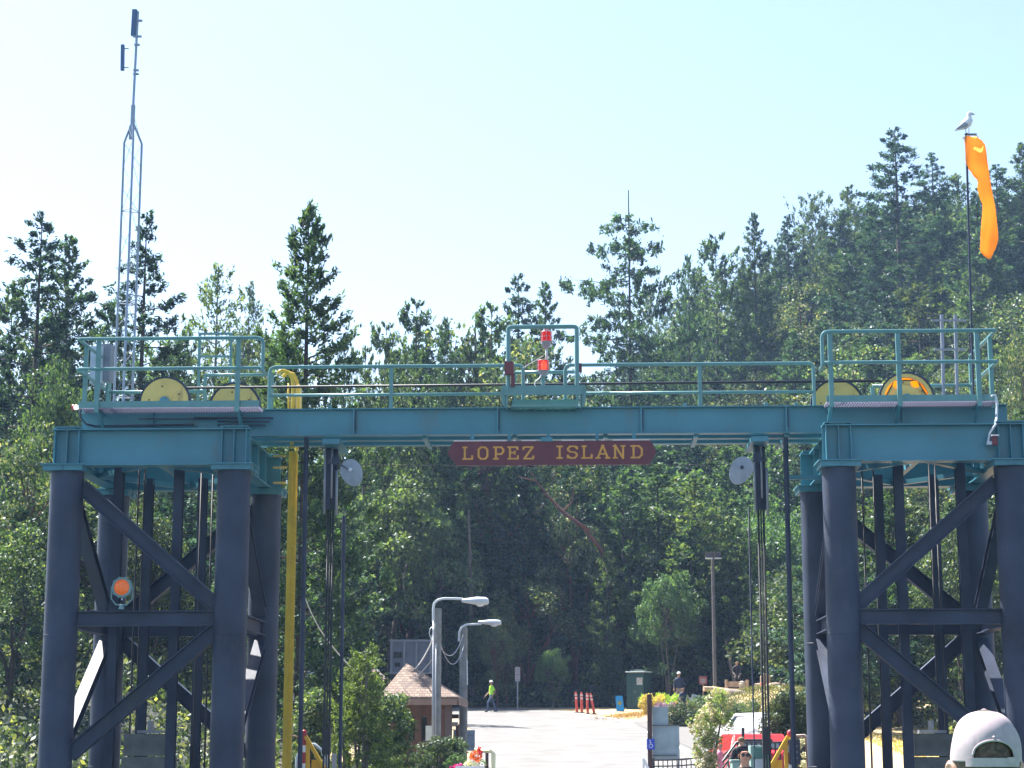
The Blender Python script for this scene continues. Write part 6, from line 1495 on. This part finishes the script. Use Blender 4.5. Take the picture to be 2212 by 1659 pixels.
m = MB(); m.span((a.x-.02, 34.98, b.z+.001), (b.x+.02, 35.52, b.z+.03)); m.build('lid', GC, T)
# span gates
def gate(u0, s, lab):
    Y = 39.0; px = FPX/Y; c = P(u0, 1600, Y); zt = P(u0, 1585, Y).z
    T = thing('barrier_gate', lab, 'barrier', (c.x, Y, deck_z(Y)))
    z = deck_z(Y); 
    m = MB(); m.lathe((c.x, Y, 0), [(.062, z), (.062, zt)], 16); m.lathe((c.x, Y, zt), [(.062, 0), (.055, .05), (.03, .075), (0, .08)], 16); m.build('post', mat('red_gate_paint', (.42,.035,.04), .45), T, smooth=True)
    for k_ in range(4):
        zq = zt-.30-k_*.36
        m = MB(); m.lathe((c.x, Y, zq), [(.065, -.07), (.065, .07)], 16); m.build('white_band', WHITE, T, smooth=True)
    YM_ = mat('gate_yellow', (.75,.42,.03), .5, var=.06)
    a = Vector((c.x+s*.04, Y-.02, zt-.05)); b = Vector((c.x+s*.62, Y-.02, zt-1.0)); 
    m = MB(); m.bar(a, b, .07, .10, up=(0,1,0)); m.build('diagonal_arm', YM_, T)
    m = MB(); m.span((c.x+s*.09-.035, Y-.05, z), (c.x+s*.09+.035, Y+.02, zt-.15)); m.build('upright', YM_, T)
    m = MB(); m.prism([(c.x+s*.17, zt-1.9), (c.x+s*.17, zt-.52), (c.x+s*.29, zt-.52), (c.x+s*.52, zt-.95), (c.x+s*.52, zt-1.9)], 'y', Y-.0, Y+.03); m.build('panel', YM_, T)
    m = MB(); m.tube([(c.x-s*.03, Y, zt-.08), (c.x-s*.26, Y, zt-.03), (c.x-s*.31, Y, zt-.08), (c.x-s*.33, Y, zt-.68), (c.x-s*.28, Y, zt-.72), (c.x-s*.05, Y, zt-.73)], .014, 6); m.build('loop_rail', mat('faded_red', (.30,.13,.11), .5), T, smooth=True)
    if s < 0:
        m = MB(); m.box((c.x+.07, Y-.1, zt-.36), (.22, .14, .5)); m.build('signal_box', mat('dark_box', (.04,.045,.07), .5), T, bevel=.01)
        m = MB()
        for q in (.12, 0, -.12): m.box((c.x+.09, Y-.175, zt-.36+q), (.06,.012,.025))
        m.build('box_label', GREYM, T)
        m = MB(); m.box((c.x+.04, Y-.1, zt-.09), (.12,.1,.05)); m.build('box_hood', YEL, T)
gate(656, 1, 'left yellow barrier arm with red and white striped post')
gate(1707, -1, 'right yellow barrier arm with red post and dark signal box')
T = thing('pipe_handrail', 'curved galvanised pipe rail behind the left barrier', 'railing', (P(690, 1659, 42).x, 42, deck_z(42)))
m = MB(); m.tube([(P(640, 1659, 42).x, 42, deck_z(42)), P(641, 1636, 42), P(650, 1618, 42), P(666, 1607, 42), P(680, 1608, 42), P(695, 1620, 42), P(701, 1640, 42), (P(702, 1659, 42).x, 42, deck_z(42))], .03, 8); m.build('pipe', GREYL, T, smooth=True)
m = MB()
for u in (708, 722): m.bar(P(u, 1628, 42.2), (P(u, 1628, 42.2).x, 42.2, deck_z(42)), .09, .09)
m.build('post', GREYM, T)
T = thing('yellow_pipe_rail', 'faded cream pipe rail joining the right barrier to the tower', 'railing', P(1730, 1600, 39.3))
m = MB(); m.tube([P(1712, 1590, 39.3), P(1738, 1589, 39.3), P(1744, 1593, 39.3), (P(1744, 1600, 39.3).x, 39.3, deck_z(39))], .03, 8); m.build('pipe', mat('cream_paint', (.6,.52,.4), .5), T, smooth=True)
# flower planter and cream bollard rail
def flowers(name, cs, n, rad, cols, seed):
    pass
PET = {}
def blossom_mat(name, col): 
    if name not in PET: PET[name] = leafmat(name, tuple(c*.7 for c in col), col, .35)
    return PET[name]
def clumps(pts, per, r, leaf, seed, flat=1.0):
    g = np.random.default_rng(seed); c = np.repeat(np.array([tuple(p) for p in pts]), per, 0); n = len(c); d = g.normal(0, 1, (n, 3)); d /= np.linalg.norm(d, axis=1, keepdims=True)
    Pc = c+d*(r*g.uniform(.2, 1, n)**.5)[:, None]*np.array([1,1,flat]); D = g.normal(0,1,(n,3)); N = d+g.normal(0,.4,(n,3))+np.array([0,0,.3]); k = g.uniform(.7,1.3,n)
    return rhombs(Pc, D, N, leaf[0]*k, leaf[1]*k)
def plant(name, lab, cat, base, parts, group=None):
    T = thing(name, lab, cat, base, group); b = np.array(tuple(base))
    for (nm, V, F, mt) in [(p[0], p[1][0], p[1][1], p[2]) for p in parts]: rawmesh(nm, V-b, F, mt, T)
    return T
Yp = 46.5
T = thing('flower_planter', 'white trough planter overflowing with orange, white and magenta flowers', 'planter', (P(1010, 1680, Yp).x, Yp, CZ-1.75))
m = MB(); a = P(985, 1668, Yp); b = P(1046, 1652, Yp); m.span((a.x, Yp-.2, CZ-1.6), (b.x, Yp+.2, b.z-.03)); m.build('trough', WHITE, T)
bs = np.array((P(1010, 1680, Yp).x, Yp, CZ-1.75))
def fl(us, col, nm, seed, r=.07):
    V, F = clumps([P(u, v, Yp+dy) for u, v, dy in us], 60, r, (.045,.035), seed); rawmesh(nm, V-bs, F, blossom_mat(nm, col), T)
fl([(1022,1628,0),(1030,1624,.05),(1036,1633,0),(1018,1634,-.03),(1026,1638,0),(1033,1641,.05)], (.75,.15,.03), 'orange_flowers', 1)
fl([(1036,1618,.05),(1038,1626,0)], (.6,.03,.06), 'red_flowers', 2, .05)
fl([(1014,1647,-.05),(1024,1650,-.08),(1008,1651,-.05),(1030,1655,-.1)], (.8,.76,.7), 'white_flowers', 3)
fl([(985,1657,-.1),(994,1655,-.1),(1000,1660,-.1),(976,1660,0)], (.6,.04,.3), 'magenta_flowers', 4)
fl([(975,1640,.2),(985,1638,.2),(1000,1642,.2),(968,1650,.1),(1012,1658,0),(1040,1650,.1),(1020,1660,0)], (.07,.13,.05), 'planter_leaves', 5, .13)
T = thing('cream_rail', 'cream-painted tubular rail post with top bar at the left road edge', 'railing', (P(1062, 1680, 50).x, 50, CZ-1.7))
m = MB(); m.tube([P(1028, 1619, 50.6), P(1045, 1622, 50.3), P(1060, 1622, 50), P(1066, 1628, 50), (P(1065, 1659, 50).x, 50, CZ-1.75)], .055, 10); m.build('rail', mat('cream_gloss', (.72,.68,.42), .5), T, smooth=True)
m = MB(); m.bar(P(1052, 1624, 50.2), (P(1052, 1624, 50.2).x, 50.2, CZ-1.75), .08, .08); m.build('inner_post', mat('dark_brown_timber', (.075,.04,.035), .8), T)
# left feathery shrub in front of the kiosk
def shrub_pts(env, n, Y, dy, seed):
    g = random.Random(seed); out = []
    while len(out) < n:
        v = g.uniform(env[0][0], env[-1][0]); l = lerp_(v, [e[0] for e in env], [e[1] for e in env]); r = lerp_(v, [e[0] for e in env], [e[2] for e in env])
        out.append(P(g.uniform(l, r), v, Y+g.uniform(-dy, dy)))
    return out
SHR = leafmat('feathery_shrub_leaves', (.035,.07,.025), (.12,.18,.06), .35, (.22,.28,.1), .15)
def upsprays(pts, per, L, wd, seed):
    g = np.random.default_rng(seed); c = np.array([tuple(p) for p in pts]); Vs = []
    for q in c:
        az = g.uniform(0, 6.28); el = g.uniform(.1, 1.2); d = np.array([math.cos(az)*math.cos(el), math.sin(az)*math.cos(el), math.sin(el)]); n = per; s = g.uniform(0, L, n)
        Pc = q+d*s[:, None]+g.normal(0, wd*.35, (n, 3)); D = d+g.normal(0, .5, (n, 3)); N = g.normal(0, .7, (n, 3))+np.array([0,0,.6]); k = g.uniform(.6,1.3,n); Vs.append(rhombs(Pc, D, N, .085*k, .035*k)[0])
    V = np.concatenate(Vs); return V, np.arange(len(V)).reshape(-1, 4)
Ys = 49
env = [(1420, 786, 796), (1450, 770, 806), (1480, 750, 818), (1500, 745, 835), (1520, 722, 822), (1560, 712, 832), (1580, 735, 852), (1600, 700, 842), (1659, 710, 855), (1700, 715, 850)]
pts = shrub_pts(env, 230, Ys, .7, 3); base = (P(770, 1659, Ys).x, Ys, T_(P(770, 1659, Ys).x, 54)-.2)
T = plant('tall_shrub', 'tall feathery yellow-green shrub in front of the kiosk', 'shrub', base, [('foliage', upsprays(pts, 80, .42, .10, 4), SHR)])
m = MB(); rs = random.Random(5)
for i in range(9): q = pts[i*25]; m.tube([Vector(base)+Vector((rs.uniform(-.2,.2), 0, -1)), Vector(base).lerp(q, .5)+Vector((rs.uniform(-.2,.2), 0, 0)), q], [.05, .035, .012], 5)
m.build('stem', BARKG, T)
# more shrubs left: dark ones beside and behind
def simple_shrub(name, lab, env, Y, dy, n, per, r, leaf, mt, seed, flat=.8):
    pts = shrub_pts(env, n, Y, dy, seed); uc = (env[-1][1]+env[-1][2])/2; b = (P(uc, 1650, Y).x, Y, T_(P(uc, 1650, Y).x, max(Y, 54.5))-.2)
    T = plant(name, lab, 'shrub', b, [('foliage', clumps(pts, per, r, leaf, seed, flat), mt)])
    m = MB()
    for i in range(5): q = pts[i*(n//6)]; m.tube([Vector(b)+Vector((0,0,-.5)), Vector(b).lerp(q, .5), q], [.05, .03, .01], 5)
    m.build('stem', BARK, T); return T
simple_shrub('dark_shrub', 'dark green shrub between the tall feathery shrub and the kiosk corner', [(1505, 800, 860), (1560, 790, 880), (1659, 780, 900), (1700, 780, 900)], 52.5, .6, 70, 110, .32, (.10,.06), LEAFD, 11)
simple_shrub('dark_shrub', 'dark shrub at the foot of the nearer lamp pole', [(1600, 925, 990), (1630, 900, 1010), (1700, 890, 1015)], 51, .5, 60, 110, .22, (.08,.045), leafmat('grey_green_leaves', (.03,.05,.03), (.10,.14,.08), .3), 12)
simple_shrub('leafy_shrub', 'shadowed shrub left of the tall feathery shrub, behind the hoist cables', [(1500, 665, 695), (1540, 645, 710), (1659, 635, 720), (1700, 635, 720)], 56, 1, 70, 110, .35, (.12,.07), LEAFD, 13)
simple_shrub('leafy_shrub', 'green leafy bush low behind the left kiosk roof', [(1440, 680, 760), (1480, 660, 830), (1600, 650, 840)], 66, 1.5, 110, 100, .5, (.13,.08), LEAFD, 14)
# cream-flowered small tree
env = [(1488, 1540, 1560), (1505, 1528, 1590), (1525, 1522, 1580), (1545, 1512, 1575), (1560, 1490, 1580), (1580, 1490, 1582), (1595, 1500, 1560), (1610, 1500, 1545), (1659, 1510, 1545), (1690, 1515, 1540)]
Yt = 47.5; pts = shrub_pts(env, 150, Yt, .45, 21); b = (P(1540, 1659, Yt).x, Yt, CZ-1.75)
CREAM = leafmat('cream_blossom', (.52,.46,.26), (.80,.74,.50), .08)
T = plant('flowering_tree', 'small tree covered in cream-yellow blossom, right of the grey boards', 'tree', b, [('blossom', clumps(pts, 48, .075, (.05,.04), 22), CREAM), ('leaves', clumps(shrub_pts(env, 60, Yt, .4, 23), 30, .16, (.09,.04), 24), leafmat('spring_leaves', (.10,.16,.06), (.22,.30,.12), .4))])
m = MB(); B_ = Vector(b)
for i in range(7): q = pts[i*21]; m.tube([B_, B_.lerp(q, .35)+Vector((.05*(i-3), 0, 0)), q], [.07, .045, .012], 6)
m.build('trunk', BARKG, T)
# juniper, hedges and garden on the mound
env = [(1500, 1700, 1735), (1520, 1675, 1745), (1550, 1655, 1750), (1590, 1650, 1750), (1610, 1650, 1750), (1659, 1655, 1750), (1700, 1655, 1750)]
simple_shrub('juniper_bush', 'dark rounded evergreen bush left of the right tower', env, 60, 1.2, 190, 120, .30, (.13,.05), leafmat('juniper_needles', (.02,.035,.015), (.10,.12,.05), .2), 31)
simple_shrub('cream_shrub', 'small cream-flowered shrub beside the right barrier post', [(1600, 1712, 1735), (1659, 1708, 1745), (1700, 1708, 1745)], 46, .4, 36, 60, .11, (.05,.04), CREAM, 32)
def garden(lab, u, Y, w, h, mt, seed, name='flower_clump', n=40):
    x, y, z = on(u, Y); g = random.Random(seed); pts = [Vector((x+g.uniform(-w, w), y+g.uniform(-w, w)*.8, z+g.uniform(0, h))) for _ in range(n)]
    plant(name, lab, 'plant', (x, y, z), [('foliage', clumps(pts, 60, .22, (.16,.05), seed), mt)])
garden('bright yellow-green plants at the left end of the mound', 1432, 98, 1.1, .75, leafmat('lime_leaves', (.16,.22,.03), (.35,.42,.08), .4), 41)
garden('yellow-orange flowers behind the brown post on the mound', 1408, 97, .5, .8, leafmat('amber_leaves', (.35,.24,.08), (.6,.45,.15), .4), 42)
garden('low purple flowers in the mound bed', 1455, 94, .8, .45, leafmat('purple_flowers', (.16,.10,.22), (.30,.20,.38), .3), 43)
garden('purple flowers behind the tilted white sign', 1484, 99, .7, .35, leafmat('blue_flowers', (.12,.12,.25), (.22,.22,.42), .3), 44)
garden('orange flowers under the tilted white sign', 1492, 94, .8, .3, leafmat('orange_bed', (.45,.20,.08), (.62,.36,.18), .3), 45)
garden('dry pale plants left of the walking person', 1447, 90, .7, .6, leafmat('dry_stems', (.25,.22,.13), (.42,.38,.22), .3), 46)
for i, (u, Y, lb) in enumerate(((1494, 90, 'grey-green low shrub right of the walking person'), (1520, 92, 'grey-green shrub on the mound behind the flowering tree'), (1583, 90, 'grey-green shrub on the mound left of the white car'))):
    garden(lb, u, Y, 1.1, .8, leafmat('sage_leaves', (.06,.09,.045), (.16,.20,.11), .3), 50+i, 'low_shrub', 60)
def mound(g):
    x = g.uniform(4.8, 15.5); y = g.uniform(88, 101)
    return (x, y, T_(x, y)+g.uniform(0, .16))
scatter('mound_grass', 16000, mound, 1, (.20,.05), leafmat('mound_grass_blades', (.12,.14,.05), (.30,.28,.12), .3), 61)
def dry(g):
    x = g.normal(.0, 1.0); y = 100+g.normal(0, 2.2)
    x = P(1392, 1560, y).x+g.normal(0, .9)
    return (x, y, T_(x, y)+g.uniform(0, .12))
scatter('dry_grass', 3500, dry, 1, (.16,.04), leafmat('dry_grass_blades', (.35,.22,.09), (.55,.38,.18), .3), 62)
# logs, sign and benches on the mound
def log(a, b, r0, r1, lab, mt):
    T = thing('driftwood_log', lab, 'log', a, 'logs edging the mound'); m = MB(); n = 9; rr = random.Random(int(r0*1000)); d = (b-a)
    m.tube([a+d*t/n+Vector((0, 0, .05*math.sin(t*1.7))) for t in range(n+1)], [r0+(r1-r0)*t/n+rr.uniform(-.02,.02) for t in range(n+1)], 12); m.build('trunk', mt, T, smooth=True)
    m = MB(); c_ = a.lerp(b, .6); m.tube([c_, c_+Vector((.2, -.1, .45))], [.07, .04], 8); m.build('branch_stub', mt, T, smooth=True)
DW = mat('driftwood', (.24,.19,.15), .85, var=.25, scale=3, bump=.4); DWP = mat('pale_driftwood', (.45,.33,.23), .85, var=.2, scale=3, bump=.3)
log(P(1560, 1506, 96), P(1745, 1507, 97), .38, .30, 'big grey driftwood log lying on the mound behind the car', DW)
log(P(1520, 1488, 97), P(1742, 1506, 98), .11, .14, 'long thin pale log resting above the grey one', DWP)
log(P(1633, 1487, 99), P(1712, 1483, 99.5), .24, .2, 'brown log behind the pale one, left of the right tower', DW)
T = thing('tilted_sign', 'small white notice tilted on a stake in the flower bed', 'sign', P(1505, 1530, 93))
m = MB(); c_ = P(1505, 1511, 93); m.box(c_, (.52, .03, .42), M=Matrix.Rotation(RAD(12), 3, 'Y')); m.build('panel', mat('white_notice_board', (.6,.6,.66), .6), T)
m = MB()
for i in range(4): m.box(c_+Vector((.01*i,-.018,.12-.08*i)), (.34,.004,.03), M=Matrix.Rotation(RAD(12), 3, 'Y'))
m.build('faint_text_lines', mat('pink_print', (.45,.3,.35), .6), T); m = MB(); m.bar(c_-Vector((0,-.03,1.0)), c_+Vector((0,.03,0)), .05, .04); m.build('stake', DWP, T)
T = thing('wooden_bench', 'pale wooden bench back standing on the mound near the logs', 'bench', P(1590, 1500, 102)); Yb_ = 102
m = MB(); a, b = P(1570, 1484, Yb_), P(1613, 1472, Yb_); m.span((a.x+.08, Yb_-.03, a.z), (b.x-.08, Yb_+.03, b.z)); m.build('backrest', DWP, T)
for u in (1569, 1614): m = MB(); p_ = P(u, 1468, Yb_); m.span((p_.x-.07, Yb_-.08, T_(p_.x, Yb_)), (p_.x+.07, Yb_+.08, p_.z)); m.build('leg', DWP, T)
m = MB(); m.span((a.x+.08, Yb_-.5, a.z-.15), (b.x-.08, Yb_-.08, a.z-.08)); m.build('seat', DWP, T)
T = thing('red_notice', 'small red and grey notice board left of the tall wooden lamp post', 'sign', P(1519, 1500, 101)); m = MB(); a, b = P(1511, 1478, 101), P(1527, 1461, 101); m.span((a.x, 101, a.z), (b.x, 101.05, b.z)); m.build('panel', mat('dull_red_board', (.35,.10,.10), .6), T)
m = MB(); m.span((a.x+.06, 100.98, a.z+.06), (b.x-.08, 100.997, b.z-.12)); m.build('notice', mat('grey_card', (.3,.28,.3), .6), T); m = MB(); m.bar((a.x+.2, 101.1, T_(a.x, 101)), (a.x+.2, 101.1, b.z), .07, .07); m.build('post', DW, T)
T = thing('stone_marker', 'pale upright stone behind the brown log', 'stone', P(1653, 1490, 101)); m = MB(); a, b = P(1643, 1482, 101), P(1664, 1455, 101)
m.prism([(a.x, a.z-.4), (b.x, a.z-.4), (b.x-.0, b.z-.1), (b.x-.1, b.z), (a.x+.12, b.z), (a.x, b.z-.15)], 'y', 101, 101.2); m.build('slab', DWP, T, bevel=.04)
# tables crowd: small round flower heads on the mound
for i, (u, v, c, lb) in enumerate(((1601, 1495, (.5,.42,.36), 'pale pot on the log table'), (1645, 1498, (.6,.08,.04), 'small red pot on the pale log'), (1656, 1502, (.7,.6,.2), 'small cream pot on the pale log'))):
    p_ = P(u+2, v-14, 98); T = thing('garden_pot', lb, 'pot', p_); MB().lathe(p_, [(0,-.15),(.12,-.14),(.17,.08),(.15,.1),(.0,.1)], 14).build('pot', mat('pot_'+str(i), c, .7), T, smooth=True); MB().lathe(p_+Vector((0,0,.1)), [(.10,0),(.12,.08),(.05,.13),(0,.14)], 10).build('flower_head', mat('bloom_'+str(i), c, .7), T, smooth=True)
# brick wall glimpsed through the right tower, yellow dry grass
T = thing('retaining_wall', 'low reddish-brown retaining wall seen through the right tower', 'wall', P(1920, 1600, 92)); a, b = P(1860, 1612, 92), P(1990, 1590, 92)
m = MB(); m.span((a.x, 92, a.z-.5), (b.x, 92.4, b.z)); m.build('wall', mat('red_brown_wall', (.18,.09,.07), .9, var=.3, scale=4), T, bevel=.05)
log(P(1866, 1622, 84), P(1925, 1618, 84), .16, .13, 'short pale log in dry grass seen through the right tower', DWP)
def field(g):
    y = g.uniform(60, 84); x = g.uniform(11.5, 20)
    return (x, y, T_(x, y)+g.uniform(0, .1))
scatter('golden_grass', 9000, field, 1, (.18,.05), leafmat('golden_grass_blades', (.45,.30,.10), (.70,.50,.22), .3), 63)
